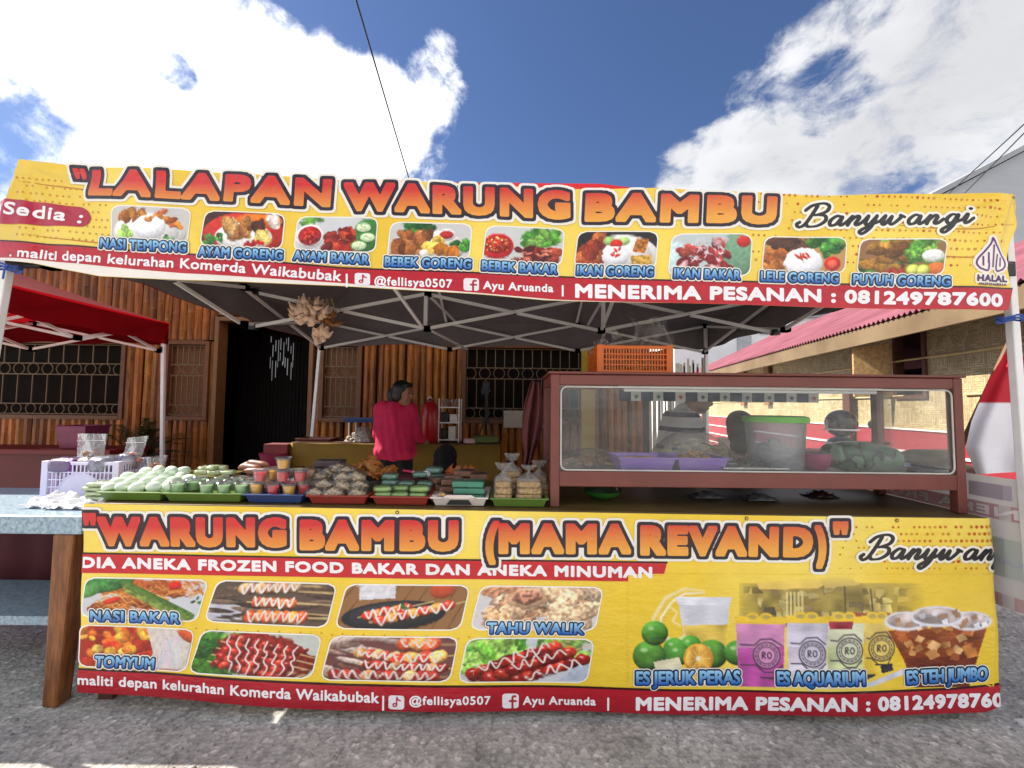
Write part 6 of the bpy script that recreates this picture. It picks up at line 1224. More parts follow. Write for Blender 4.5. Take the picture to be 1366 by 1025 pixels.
# chip bags
x = Q(425, 2.14); cb = pack('chip_bag', 'clear bag of greenish chips heaped on the brick red tray', 'snack bag', (x, 2.14, ct(x) + .03), (.085, .065, .04), M['chips'], 'chip bags heaped on the brick red tray', seed=6, sq=.8, lumpy=.011)
copies(cb, [(449, 2.14, .03, .4, 1.1), (480, 2.15, .03, -.3, 1.05), (437, 2.2, .058, .2, 1.1), (460, 2.18, .06, -.5, 1.1), (482, 2.2, .058, .6, 1.05), (461, 2.22, .09, .3, 1.1), (478, 2.23, .095, -.2, 1.1), (425, 2.24, .05, .8, 1), (412, 2.25, .06, 1.2, .9), (466, 2.3, .11, .2, 1.1), (404, 2.31, .05, .5, 1), (420, 2.33, .06, -.4, 1.1), (408, 2.36, .09, 1, 1), (440, 2.34, .09, .3, 1.15), (455, 2.34, .12, .9, 1.1), (430, 2.3, .085, -.9, 1)])
x = Q(414, 2.28); pack('biscuit_bag', 'small clear bag of tan biscuits behind the jelly cups', 'snack bag', (x, 2.3, ct(x) + .09), (.06, .05, .05), M['fried'], seed=7); x = Q(414, 2.33); MB_ = MB().box(x - .05, x + .05, 2.30, 2.42, ct(x) + .001, ct(x) + .088); tag(MB_.build('carton', mat('grey_board_carton', (112, 104, 100), .7, .3, 8, .1), bevel=.004), 'grey carton under the small biscuit bag', 'carton')
# fried pastry pile
q = random.Random(3); x0 = Q(497, 2.42); basin = thing('pastry_basin', 'grey basin piled with fried pastries behind the red trays', 'basin', (x0, 2.45, ct(x0)))
MB().lathe((x0, 2.45, ct(x0)), [(.09, 0), (.13, .075), (.126, .075), (.087, .005), (0, .005)], 24).build('basin_body', mat('grey_basin', (110, 106, 104), .5), basin, smooth=True)
mb = MB(); c = Vector((x0 - .05, 2.38, ct(x0) + .09)); mb.grid(lambda u, v: c + Vector(((u - .5) * .085, (v - .5) * .05, .02 * math.sin(math.pi * u) * math.sin(math.pi * v) + .004 * math.sin(u * 20 + v * 9))), 10, 6); mb.grid(lambda u, v: c + Vector(((u - .5) * .085, (v - .5) * .05, -.014 * math.sin(math.pi * u) * math.sin(math.pi * v))), 10, 6)
pas = mb.build('fried_pastry', M['fried'], smooth=True, loc=c); tag(pas, 'golden fried pastry in the pile behind the red trays', 'pastry', 'fried pastries piled in the basin')
for i in range(46):
    a = q.random() * 6.28; d = math.sqrt(q.random()); lv = (1 - d) * .10 * q.uniform(.4, 1)
    dup(pas, (x0 + .12 * d * math.cos(a), 2.42 + .09 * d * math.sin(a), ct(x0) + .10 + lv), rot=(q.uniform(-.9, .9), q.uniform(-.7, .7), q.random() * 6.28), sc=q.uniform(.85, 1.15))
# tied bags of layered mix
def tied(px, Y, w, lb, htop, nb):
    x = Q(px, Y); z = ct(x) + .03; t = thing('seed_bag', lb, 'snack bag', (x, Y, z), 'tied seed bags on the olive tray')
    for k in range(nb):
        mb = MB().ball((x + .004 * (k % 2), Y, z + .014 + k * .031), (w / 2 - .003 * k, .045, .017), 18, sq=.45); mb.build('seed_block', M['seed'], t, smooth=True)
    f = MB(); H = nb * .031
    prof = [(w * .52, 0), (w * .55, H * .4), (w * .52, H), (w * .42, H + .016), (w * .2, H + .03), (.008, H + .042), (.007, H + .047), (.022, H + .056), (.036, H + htop)]
    f.lathe((x, Y, z), prof, 20, 1, .5, wob=lambda a, i: 1 + (.12 if i > 3 else .05) * math.sin(5 * a + i) + (.3 if i > 5 else 0) * math.sin(3 * a)); f.build('bag_film', M['film'], t, smooth=True); return t
tied(672, 2.15, .09, 'narrow tied bag of seed mix at the tray end by the off-white tray', .085, 3); tied(706, 2.16, .13, 'wide tied bag of seed mix on the olive tray by the case post', .075, 3); tied(684, 2.26, .1, 'tied bag of seed mix standing behind the narrow seed bag', .09, 4); tied(720, 2.27, .09, 'tied bag of seed mix behind the wide seed bag', .085, 3)
# flat boxes of dark snack
M['darkbox'] = mat('dark_filled_box', (96, 80, 84), .35, .4, 16, .2)
x = Q(440, 2.5); fb = pack('snack_box', 'clear box of dark snack in the stack beside the pastry basin', 'box', (x, 2.5, ct(x) + .002), (.15, .11, .038), M['darkbox'], 'boxes of dark snack beside the pastry basin', seed=9, boxy=True)
copies(fb, [(440, 2.5, .043, .03, 1), (441, 2.5, .084, -.04, 1), (443, 2.51, .125, .02, 1)])
x = Q(402, 2.5); copies(fb, [(405, 2.48, .002, .1, 1), (404, 2.48, .043, -.1, 1), (372, 2.42, .04, .1, .9), (352, 2.36, .05, .2, .9), (384, 2.36, .05, -.2, .9), (386, 2.37, .09, .2, .85), (366, 2.38, .09, 0, .85), (370, 2.42, .002, .2, .9)])
for o in [o for o in C.objects if o.name.startswith('snack_box.')][-8:]: o['label'] = 'clear box of dark snack behind the jelly cups'; o['group'] = 'boxes of dark snack behind the jelly cups'
x = Q(404, 2.5); t = thing('lime_lid', 'lime green plastic lid lying on the boxes behind the jelly cups', 'lid', (x, 2.5, ct(x) + .09)); MB().lathe((x, 2.5, ct(x) + .09), [(.088, 0), (.092, .006), (.086, .014), (0, .018)], 24, 1, .8).build('lid_disc', mat('bright_lime', (140, 206, 30), .35, .1), t, smooth=True)
# sausages and green parcels on the olive dish
x = Q(288, 2.55); t = thing('parcel_dish', 'olive dish of pale green parcels behind the green jelly cups', 'dish', (x, 2.5, ct(x))); tray(MB(), x - .13, x + .13, 2.42, 2.58, ct(x) + .04, .035, .014).build('dish_body', mat('olive_dish', (136, 124, 48), .4), t); MB().box(x - .1, x + .1, 2.44, 2.56, ct(x), ct(x) + .039).build('dish_foot', M['green_tray'], t)
x = Q(272, 2.46); gp = pack('green_parcel', 'pale green leaf parcel on the olive dish', 'parcel', (x, 2.47, ct(x) + .07), (.07, .045, .026), M['palegreen'], 'leaf parcels on the olive dish', seed=11, rz=.3)
copies(gp, [(290, 2.46, .07, .2, 1), (308, 2.47, .07, -.3, 1), (278, 2.52, .085, .6, 1), (298, 2.52, .088, -.4, 1), (288, 2.49, .094, 1.2, 1)])
x = Q(140, 2.3); ep = pack('leaf_parcel', 'flat pale green parcel stacked between the white crate and the eggs', 'parcel', (x, 2.3, .905), (.13, .08, .022), M['palegreen'], 'flat parcels stacked beside the eggs', seed=12)
for dz, rz, dx in ((.024, .1, .01), (.048, -.1, -.01), (.07, .2, .02)): dup(ep, (x + dx, 2.3, .905 + dz), rz=rz)
for i, (pa, pb, r) in enumerate((((322, 622, 2.45), (348, 626, 2.42), .022), ((330, 617, 2.5), (358, 621, 2.47), .02), ((326, 628, 2.38), (372, 630, 2.36), .018), ((318, 626, 2.52), (340, 616, 2.55), .02))):
    a, b_ = P(*pa), P(*pb); d = (b_ - a); pts = [a + d * k / 8 for k in range(9)]; mb = MB().tube(pts, [r * (.35 if k in (0, 8) else .85 if k in (1, 7) else 1) for k in range(9)], 12)
    tag(mb.build('sausage', M['sausage'], smooth=True), ('thick brown sausage lying foremost beside the leaf parcels', 'brown sausage lying crosswise on the sausage heap', 'long thin brown sausage nearest the red jelly cups', 'brown sausage propped at the back of the sausage heap')[i], 'sausage')
x = Q(345, 2.45); tag(MB().box(x - .12, x + .12, 2.38, 2.56, ct(x) + .001, ct(x) + .052).build('carton', mat('brown_carton', (120, 86, 66), .7, .3, 8, .1), bevel=.004), 'low brown carton under the sausages', 'carton')
film_ = MB(); x = Q(372, 2.4); 
# white ladle and pink packet
a, b_ = P(538, 628, 2.42), P(568, 633, 2.34); t = thing('ladle', 'white ladle with a pink handle resting over the teal cakes', 'ladle', a)
MB().tube([a, a.lerp(b_, .45)], [.007, .008], 8).build('handle', mat('magenta_handle', (206, 30, 80), .4), t, smooth=True); MB().tube([a.lerp(b_, .45), b_], .007, 8).ball(b_, (.026, .02, .02), 14).build('bowl', mat('white_enamel', (232, 230, 228), .3, .05), t, smooth=True)
x = Q(545, 2.44); MB().box(0, 0, 0, 0, 0, 0); tag(MB().box(x - .11, x + .11, 2.36, 2.5, ct(x) + .001, ct(x) + .088).build('carton', mat('plum_carton', (96, 48, 52), .6, .3, 8, .1), bevel=.004), 'plum carton behind the teal cakes under the ladle', 'carton')
# --- on the side table: crate, sheets, bags, cup
M['lilac'] = mat('lilac_white_plastic', (222, 214, 240), .4, .06, 6, .04)
xa, xb = Q(62, 2.40), Q(163, 2.40); t = thing('white_basket', 'lilac white plastic basket with an arched handle on the blue table', 'basket', ((xa + xb) / 2, 2.46, .901)); crate(t, xa, xb, 2.40, 2.61, .886, .20, M['lilac'], 16, 9, True)
M['violet'] = mat('violet_packets', (104, 40, 130), .4, .3, 14, .2); M['navyp'] = mat('dark_blue_packets', (60, 50, 110), .35, .5, 22, .2, rgb2=(200, 196, 206))
for i, (dx, dy, mm, lb, s) in enumerate(((.09, .06, M['violet'], 'violet snack packet at the near corner of the white basket', (.16, .12, .08)), (.2, .13, M['brownsnack'], 'brown snack packet in the middle of the white basket', (.16, .13, .085)), (.30, .08, M['navyp'], 'dark blue striped packet in the white basket', (.15, .13, .09)), (.37, .16, M['navyp'], 'dark blue packet leaning over the basket end by the cup', (.13, .1, .1)))):
    pack('snack_packet', lb, 'packet', (xa + dx, 2.41 + dy * .7, 1.02), s, mm, 'packets in the white basket', rz=i * .7, seed=40 + i)
def zipbag(px0, px1, pyt, pyb, Y, fillm, lb, tilt):
    a, b_ = P(px0, pyb, Y), P(px1, pyt, Y); w = b_.x - a.x; h = b_.z - a.z; t = thing('zip_bag', lb, 'plastic bag', ((a.x + b_.x) / 2, Y, a.z), 'clear zip bags standing in the white basket'); mm = Vector(((a.x + b_.x) / 2, Y, a.z))
    for s in (-1, 1):
        MB().grid(lambda u, v: mm + Vector(((u - .5) * w * (.82 + .18 * v) + tilt * v * h, s * (.002 + .022 * math.sin(math.pi * u) * max(0, 1 - 1.5 * v) + .004 * math.sin(u * 9 + v * 5)), v * h + .01 * (u - .5) * tilt * 8)), 12, 10).build('bag_film', M['film'], t, smooth=True)
    mb = MB(); lump(mb, mm + Vector((0, 0, .01)), w * .32, .014, h * .38, 16, .016, seed=px0); mb.build('bag_contents', fillm, t, smooth=True)
    k = mm + Vector((tilt * h * .78, -.006, h * .76)); MB().bar(k - Vector((w * .47, 0, 0)), k + Vector((w * .47, 0, .004)), .004, .003).build('zip_seal', mat('seal_white', (230, 228, 230), .3), t)
zipbag(101, 143, 579, 619, 2.5, mat('tan_rings', (190, 150, 120), .6, .3, 20, .3), 'clear zip bag of tan rings standing over the arched basket handle', 0); zipbag(162, 192, 583, 616, 2.52, mat('pink_snack', (206, 130, 120), .6, .4, 25, .3), 'tilted clear zip bag of pinkish snack at the basket end', .18)
M['sheet'] = mat('white_plastic_sheet', (236, 234, 238), .35, .06, 9, .3, 30)
for i, (px, Y, w, d, lb) in enumerate(((72, 2.22, .17, .13, 'crumpled white plastic sheet hanging over the basket front corner'), (103, 2.2, .2, .13, 'white plastic sheet spread before the arched basket handle'))):
    c = Vector((Q(px, Y), Y, .888)); q = random.Random(i)
    tag(MB().grid(lambda u, v: c + Vector(((u - .5) * w + .02 * math.sin(v * 8 + i), (v - .5) * d, .010 + .05 * v * v * (.6 + .4 * math.sin(u * 5 + i)) + .006 * math.sin(u * 15 + v * 11 + i) + .004 * math.sin(u * 31 - v * 7))), 30, 18).build('plastic_sheet', M['sheet'], loc=c, solid=.001), lb, 'plastic sheet')
c = Vector((Q(208, 2.42), 2.44, P(208, 631, 2.42).z)); t = thing('snack_cup', 'clear cup of brown snack standing behind the eggs', 'cup', c); MB().lathe(c, [(.034, 0), (.052, .085), (.055, .088), (.050, .085), (.032, .003)], 22).build('cup_body', M['clear'], t, smooth=True); mb = MB(); lump(mb, c + Vector((0, 0, .01)), .034, .034, .055, 40, .011, seed=5); mb.build('cup_contents', mat('rusty_snack', (176, 96, 56), .6, .4, 30, .4), t, smooth=True)
x = c.x; tag(MB().box(x - .06, x + .06, 2.39, 2.5, ct(x) + .001, c.z - .001).build('carton', mat('small_buff_carton', (150, 120, 90), .7, .2, 8, .1), bevel=.003), 'small buff carton under the cup of brown snack', 'carton')
# ------------------------------------------------------------------ people
def flesh(name, caps, m, parent, vox=.012, smooth=6, balls=()):
    mb = MB()
    for p, q, a, b_ in caps:
        p, q = Vector(p), Vector(q); d = (q - p); n = max(2, int(d.length / .03)); mb.tube([p + d * i / n for i in range(n + 1)], [a + (b_ - a) * i / n for i in range(n + 1)], 14); mb.ball(p, a, 14); mb.ball(q, b_, 14)
    for c, r, mm in balls: mb.ball(c, r, 16, m=mm)
    o = mb.build(name, m, parent, smooth=True)
    md = o.modifiers.new('r', 'REMESH'); md.mode = 'VOXEL'; md.voxel_size = vox; md.use_smooth_shade = True
    ms = o.modifiers.new('s', 'SMOOTH'); ms.factor = .5; ms.iterations = smooth
    dg = bpy.context.evaluated_depsgraph_get(); me = bpy.data.meshes.new_from_object(o.evaluated_get(dg)); o.modifiers.clear(); o.data = me
    if not me.materials: me.materials.append(m)
    if name in ('jumper', 'shirt', 'top', 'trousers', 'headscarf'):
        for v in me.vertices: c = v.co; v.co = c + v.normal * (.011 * mnoise.noise((c.x * 9, c.y * 9, c.z * 4 + 3 * math.sin(c.x * 6))) + .005 * mnoise.noise((c.x * 24, c.y * 24, c.z * 11)))
    me.polygons.foreach_set('use_smooth', [True] * len(me.polygons)); return o
def hand(c, d, up, s=1.0):       # palm and five curled fingers: c wrist, d pointing direction, up = back of hand
    c, d, up = Vector(c), Vector(d).normalized(), Vector(up); sd_ = d.cross(up).normalized(); up = sd_.cross(d).normalized(); out = []
    for i, (o, ln, r) in enumerate(((-.028, .070, .008), (-.0095, .080, .0085), (.0095, .075, .0082), (.027, .058, .0072))):
        k = c + d * .085 * s + sd_ * o * s; a = k + d * ln * .5 * s - up * .01 * s; b_ = a + d * ln * .3 * s - up * ln * .35 * s; out += [(c + sd_ * o * .6 * s, k, .013 * s, .011 * s), (k, a, .0095 * s, r * s), (a, b_, r * s, r * .85 * s)]
    k = c + d * .03 * s - sd_ * .03 * s; a = k + (d * .6 - sd_ * .7).normalized() * .045 * s; return out + [(c, k, .014 * s, .012 * s), (k, a, .011 * s, .009 * s), (a, a + d * .03 * s - up * .008, .009 * s, .0075 * s)]
SK = mat('brown_skin', (150, 100, 74), .5, .12, 14, .05); HR = mat('black_hair', (16, 13, 13), .45, .4, 20, .5, 60, stretch=(6, 6, 1))
EYE = mat('dark_eye', (20, 14, 12), .2, .1); LIP = mat('lip', (120, 62, 56), .5, .1)
def head(c, yaw, pitch=0.0, s=1.0):  # returns skin balls and helper to place features; face looks along yaw (0 = +X)
    m = Matrix.Rotation(yaw, 3, 'Z') @ Matrix.Rotation(pitch, 3, 'Y'); c = Vector(c); at_ = lambda x, y, z: c + m @ Vector((x * s, y * s, z * s))
    balls = [(at_(0, 0, .02), (.095 * s, .075 * s, .10 * s), m), (at_(.025, 0, -.05), (.066 * s, .058 * s, .066 * s), m), (at_(.055, 0, -.088), (.026 * s, .026 * s, .022 * s), m), (at_(.098, 0, -.018), (.014 * s, .013 * s, .02 * s), m), (at_(.086, 0, .012), (.011 * s, .01 * s, .026 * s), m), (at_(.078, 0, -.056), (.016 * s, .024 * s, .010 * s), m), (at_(.07, 0, .04), (.024 * s, .05 * s, .02 * s), m)]
    for y in (-1, 1): balls += [(at_(-.005, y * .074, -.005), (.02 * s, .008 * s, .03 * s), m), (at_(.062, y * .034, -.028), (.022 * s, .02 * s, .02 * s), m)]
    return balls, at_, m
def face(parent_body, at_, m, s):
    for y in (-1, 1): MB().ball(at_(.082, y * .03, .012), (.008 * s, .013 * s, .007 * s), 10, m=m).build('eye', EYE, parent_body, smooth=True); MB().ball(at_(.086, y * .032, .034), (.006 * s, .02 * s, .005 * s), 8, m=m).build('eyebrow', HR, parent_body, smooth=True)
    MB().ball(at_(.088, 0, -.056), (.009 * s, .022 * s, .007 * s), 10, m=m).build('mouth', LIP, parent_body, smooth=True)
# woman in pink behind the counter
g0 = gz(0, 3.9); w = thing('person', 'person in a bright pink jumper with tied black hair standing at the yellow table', 'person', (-1.06, 3.92, g0))
hc = P(538, 526, 3.86); bl, at_, hm = head(hc, R(-18), R(4), .93)
body = flesh('body', [(hc + Vector((-.02, .02, -.06)), (-1.04, 3.93, 1.40), .05, .06)] + hand((-.86, 4.16, 1.08), (.1, 1, -.1), (0, 0, 1)) + hand((-1.12, 4.22, 1.1), (.5, 1, -.1), (0, 0, 1)), SK, w, .008, 4, bl); face(w, at_, hm, .93)
flesh('jumper', [((-1.19, 3.94, 1.405), (-.93, 3.91, 1.40), .06, .06), ((-1.12, 3.93, 1.34), (-1.13, 3.93, 1.05), .105, .115), ((-.99, 3.91, 1.34), (-.99, 3.91, 1.05), .105, .11), ((-1.06, 3.97, 1.3), (-1.06, 3.97, 1.06), .11, .115), ((-1.055, 3.88, 1.34), (-1.055, 3.885, 1.0), .095, .10), ((-1.06, 3.9, 1.36), (-1.06, 3.9, 1.1), .11, .11), ((-1.05, 3.93, 1.44), (-1.05, 3.93, 1.47), .065, .058), ((-1.13, 3.93, 1.05), (-1.13, 3.93, 1.0), .115, .11), ((-.98, 3.93, 1.05), (-.98, 3.93, 1.0), .115, .11), ((-1.06, 3.97, 1.06), (-1.06, 3.96, 1.0), .12, .115), ((-1.18, 3.92, 1.0), (-.93, 3.92, 1.0), .075, .075), ((-1.16, 3.87, 1.0), (-.95, 3.87, 1.0), .07, .07), ((-1.14, 4.0, 1.0), (-.97, 4.0, 1.0), .07, .07), ((-.915, 3.9, 1.39), (-.88, 3.95, 1.15), .062, .055), ((-.88, 3.95, 1.15), (-.865, 4.14, 1.09), .054, .042), ((-1.205, 3.94, 1.39), (-1.235, 4.0, 1.15), .062, .055), ((-1.235, 4.0, 1.15), (-1.13, 4.19, 1.1), .054, .042)], mat('pink_knit', (206, 20, 78), .8, .2, 9, .25, 60), w, .011, 5)
flesh('trousers', [((-1.11, 3.94, .96), (-1.12, 3.94, .86), .10, .11), ((-1.0, 3.94, .96), (-1.0, 3.94, .86), .10, .11), ((-1.14, 3.93, .86), (-1.15, 3.95, .5), .095, .07), ((-1.15, 3.95, .5), (-1.15, 3.97, g0 + .07), .068, .055), ((-.99, 3.92, .86), (-.98, 3.94, .5), .095, .07), ((-.98, 3.94, .5), (-.98, 3.95, g0 + .07), .068, .055)], mat('black_cotton', (22, 20, 24), .85, .2), w, .014, 5)
flesh('shoe', [((-1.15, 3.94, g0 + .035), (-1.16, 4.1, g0 + .03), .042, .034)], M['black_plastic'], w, .01, 3); flesh('shoe', [((-.98, 3.93, g0 + .035), (-.97, 4.09, g0 + .03), .042, .034)], M['black_plastic'], w, .01, 3)
flesh('hair', [], HR, w, .009, 3, [(at_(-.022, 0, .045), (.092, .088, .088), hm), (at_(-.05, 0, -.01), (.065, .082, .08), hm), (at_(-.125, .01, -.01), (.055, .05, .06), hm), (at_(-.10, 0, -.05), (.05, .05, .055), hm), (at_(-.02, -.07, -.02), (.04, .022, .05), hm), (at_(-.02, .07, -.02), (.04, .022, .05), hm), (at_(.045, 0, .092), (.045, .062, .024), hm)])
# man in a striped shirt behind the glass case
m, n, l, b = mkmat('striped_jersey'); t_ = n.new('ShaderNodeTexCoord'); sp = n.new('ShaderNodeSeparateXYZ'); l.new(t_.outputs['Object'], sp.inputs[0])
f = ramp(n, l, sp.outputs[2], [(.0, lin(206, 202, 200)), (.5, lin(206, 202, 200))]); nd = [x for x in n if x.type == 'VALTORGB'][0]; nd.color_ramp.interpolation = 'CONSTANT'; e = nd.color_ramp.elements
def stripe(z0, z1):
    for z, c in ((z0, lin(30, 32, 70)), (z1, lin(206, 202, 200))): k = e.new(z); k.color = (*c, 1)
MZ = gz(0, 3.0); md = n.new('ShaderNodeMath'); md.operation = 'MULTIPLY_ADD'; l.new(sp.outputs[2], md.inputs[0]); md.inputs[1].default_value = 1 / 1.6; md.inputs[2].default_value = 0; l.new(md.outputs[0], nd.inputs[0])
for z in (1.37, 1.27, 1.14, 1.01): stripe((z - MZ - .014) / 1.6, (z - MZ + .016) / 1.6)
l.new(f, b.inputs['Base Color']); b.inputs['Roughness'].default_value = .85
mn_ = thing('person', 'person in a pale shirt with navy stripes bending over behind the glass case', 'person', (1.2, 3.02, MZ))
hc = P(932, 529, 3.0); bl, at_, hm = head(hc, R(-8), R(22), 1.0)
flesh('body', [(hc + Vector((-.03, 0, -.05)), (1.21, 3.03, 1.36), .055, .062), ((1.19, 2.86, 1.2), (1.25, 2.84, 1.16), .042, .042), ((1.25, 2.84, 1.16), (1.5, 2.86, 1.10), .042, .03), ((1.25, 3.2, 1.14), (1.5, 3.12, 1.1), .042, .03)] + hand((1.5, 2.86, 1.1), (1, .1, -.2), (0, 0, 1)) + hand((1.5, 3.12, 1.1), (1, -.1, -.2), (0, 0, 1)), SK, mn_, .009, 4, bl); face(mn_, at_, hm, 1.0)
flesh('shirt', [((1.19, 2.87, 1.335), (1.19, 3.17, 1.335), .068, .068), ((1.19, 2.95, 1.3), (1.14, 2.95, .98), .115, .12), ((1.19, 3.1, 1.3), (1.14, 3.1, .98), .115, .12), ((1.23, 3.02, 1.27), (1.16, 3.02, 1.0), .12, .14), ((1.2, 3.02, 1.37), (1.22, 3.02, 1.40), .07, .062), ((1.185, 2.85, 1.33), (1.19, 2.84, 1.2), .075, .068), ((1.185, 3.19, 1.33), (1.2, 3.2, 1.2), .075, .068)], m, mn_, .012, 5)
flesh('trousers', [((1.13, 2.96, .98), (1.12, 2.95, .55), .12, .08), ((1.12, 2.95, .55), (1.1, 2.95, MZ + .06), .075, .055), ((1.13, 3.09, .98), (1.12, 3.1, .55), .12, .08), ((1.12, 3.1, .55), (1.1, 3.1, MZ + .06), .075, .055)], mat('grey_trousers', (60, 60, 66), .85, .2), mn_, .015, 5)
for y in (2.95, 3.1): flesh('shoe', [((1.09, y, MZ + .035), (1.24, y, MZ + .03), .042, .034)], M['black_plastic'], mn_, .01, 3)
flesh('hair', [], HR, mn_, .009, 3, [(at_(-.018, 0, .045), (.094, .083, .088), hm), (at_(-.045, 0, .0), (.06, .078, .07), hm)])
# two seated people seen from behind
def seated(hx, hz, Y, lb, cover, cm, cloth, s=.9):
    z0 = gz(0, Y); t = thing('person', lb, 'person', (hx, Y, z0)); hc = Vector((hx, Y, hz)); bl, at_, hm = head(hc, R(90), 0, s)
    lap = hz - .62
    flesh('body', [(hc, hc - Vector((0, 0, .16)), .045, .055), ((hx - .2, Y + .1, hz - .45), (hx - .1, Y + .28, lap + .12), .035, .028), ((hx + .2, Y + .1, hz - .45), (hx + .1, Y + .28, lap + .12), .035, .028)] + hand((hx - .1, Y + .28, lap + .12), (.3, 1, 0), (0, 0, 1), .85) + hand((hx + .1, Y + .28, lap + .12), (-.3, 1, 0), (0, 0, 1), .85), SK, t, .01, 4, bl)
    flesh('top', [((hx - .13, Y, hz - .25), (hx + .13, Y, hz - .25), .055, .055), ((hx - .06, Y, hz - .3), (hx - .06, Y - .02, lap), .1, .12), ((hx + .06, Y, hz - .3), (hx + .06, Y - .02, lap), .1, .12), ((hx - .15, Y, hz - .26), (hx - .2, Y + .08, hz - .45), .055, .045), ((hx + .15, Y, hz - .26), (hx + .2, Y + .08, hz - .45), .055, .045)], cloth, t, .013, 5)
    flesh('trousers', [((hx - .07, Y, lap - .02), (hx - .09, Y + .36, lap - .03), .095, .07), ((hx + .07, Y, lap - .02), (hx + .09, Y + .36, lap - .03), .095, .07), ((hx - .09, Y + .36, lap - .03), (hx - .09, Y + .38, z0 + .05), .065, .045), ((hx + .09, Y + .36, lap - .03), (hx + .09, Y + .38, z0 + .05), .065, .045)], M['dark_canvas'], t, .014, 5)
    if cover == 'headscarf': flesh('headscarf', [((hx - .06, Y, hz - .16), (hx - .11, Y - .01, hz - .34), .07, .075), ((hx + .06, Y, hz - .16), (hx + .11, Y - .01, hz - .34), .07, .075), ((hx, Y - .03, hz - .05), (hx, Y - .05, hz - .34), .095, .09)], cm, t, .011, 4, [(at_(-.015, 0, .03), (.098, .09, .098), hm)])
    else: flesh('hair', [], cm, t, .009, 3, [(at_(-.018, 0, .04), (.098, .088, .09), hm), (at_(-.05, 0, -.05), (.066, .084, .12), hm), (at_(-.03, 0, -.12), (.06, .075, .06), hm)])
    st = thing('stool', 'plastic stool under the ' + ('person in the black headscarf' if cover == 'headscarf' else 'dark haired person behind the case'), 'stool', (hx, Y, z0)); sz = lap - .115
    MB().lathe((hx, Y - .02, sz), [(.14, -.03), (.15, 0), (.13, .012), (0, .012)], 20).build('seat', M['red_canvas'], st, smooth=True)
    for a in range(4): c, s_ = math.cos(R(45 + 90 * a)), math.sin(R(45 + 90 * a)); MB().bar((hx + .11 * c, Y - .02 + .11 * s_, sz - .02), (hx + .15 * c, Y - .02 + .15 * s_, z0), .03).build('leg', M['red_canvas'], st)
hp = P(595, 614, 3.3); seated(hp.x, hp.z, 3.3, 'person in a black headscarf seated with their back turned before the yellow table', 'headscarf', mat('black_scarf', (10, 10, 12), .9, .2), mat('black_top', (14, 14, 16), .9, .2), .95)
hp = P(985, 572, 3.0); seated(hp.x, hp.z, 3.0, 'dark haired person seated behind the foil tray end of the glass case', 'hair', mat('dark_brown_hair', (38, 30, 26), .5, .4, 20, .4), mat('blue_grey_top', (120, 130, 160), .9, .2), 1.0)

# ------------------------------------------------------------------ back table and what stands on it
TY0, TY1 = 4.4, 4.92; TZ = P(530, 591, 4.4).z; xa, xb = X(391, 4.4), X(668, 4.4)
t = thing('serving_table', 'long back table wrapped in mustard yellow cloth behind the person in pink', 'table', ((xa + xb) / 2, 4.65, gz(0, 4.6)))
MB().box(xa, xb, TY0, TY1, TZ - .03, TZ).build('tabletop', M['dark_wood'], t, bevel=.004)
M['mustard'] = mat('mustard_cloth', (138, 106, 30), .8, .2, 3, .25, 12)
MB().grid(lambda u, v: (xa - .004 + (xb - xa + .008) * u, TY0 - .012 + .008 * math.sin(u * 30) * (1 - v), gz(0, 4.4) + .06 + (TZ - .008 - gz(0, 4.4) - .06) * v), 80, 6).build('cloth_front', M['mustard'], t, smooth=True, solid=.004)
for x in (xa + .05, xb - .05):
    for y in (TY0 + .05, TY1 - .05): MB().box(x - .025, x + .025, y - .025, y + .025, gz(x, y), TZ - .03).build('leg', M['dark_wood'], t)
def on(px, Y=4.6): return Vector((X(px, Y), Y, TZ + .001))
# blue tray on a stand
c = on(488, 4.62); t = thing('blue_basin_stand', 'shallow blue tray raised on a small rack on the yellow table', 'tray', c)
tray(MB(), c.x - .17, c.x + .17, 4.5, 4.76, TZ + .20, .045, .02).build('tray_body', M['blue_tray'], t)
for dx in (-.14, .14):
    for y in (4.53, 4.73): MB().bar((c.x + dx, y, TZ), (c.x + dx, y, TZ + .2), .012).build('leg', M['white_tube'], t)
c = on(478, 4.48); t = thing('snack_bag', 'white and clear bag of cut snacks on the yellow table under the blue tray', 'snack bag', c); mb = MB(); lump(mb, c, .12, .06, .11, 60, .022, seed=3); mb.build('snack_pieces', mat('pale_cut_snack', (200, 184, 160), .6, .4, 14, .3), t, smooth=True); film_cover(c + Vector((.06, 0, 0)), .13, .07, .17, t, 'bag_film', seed=9)
c = on(425, 4.55); t = thing('maroon_tray', 'low maroon tray at the doorway end of the yellow table', 'tray', c); tray(MB(), c.x - .16, c.x + .16, 4.45, 4.7, TZ + .001, .03).build('tray_body', M['maroon'], t)
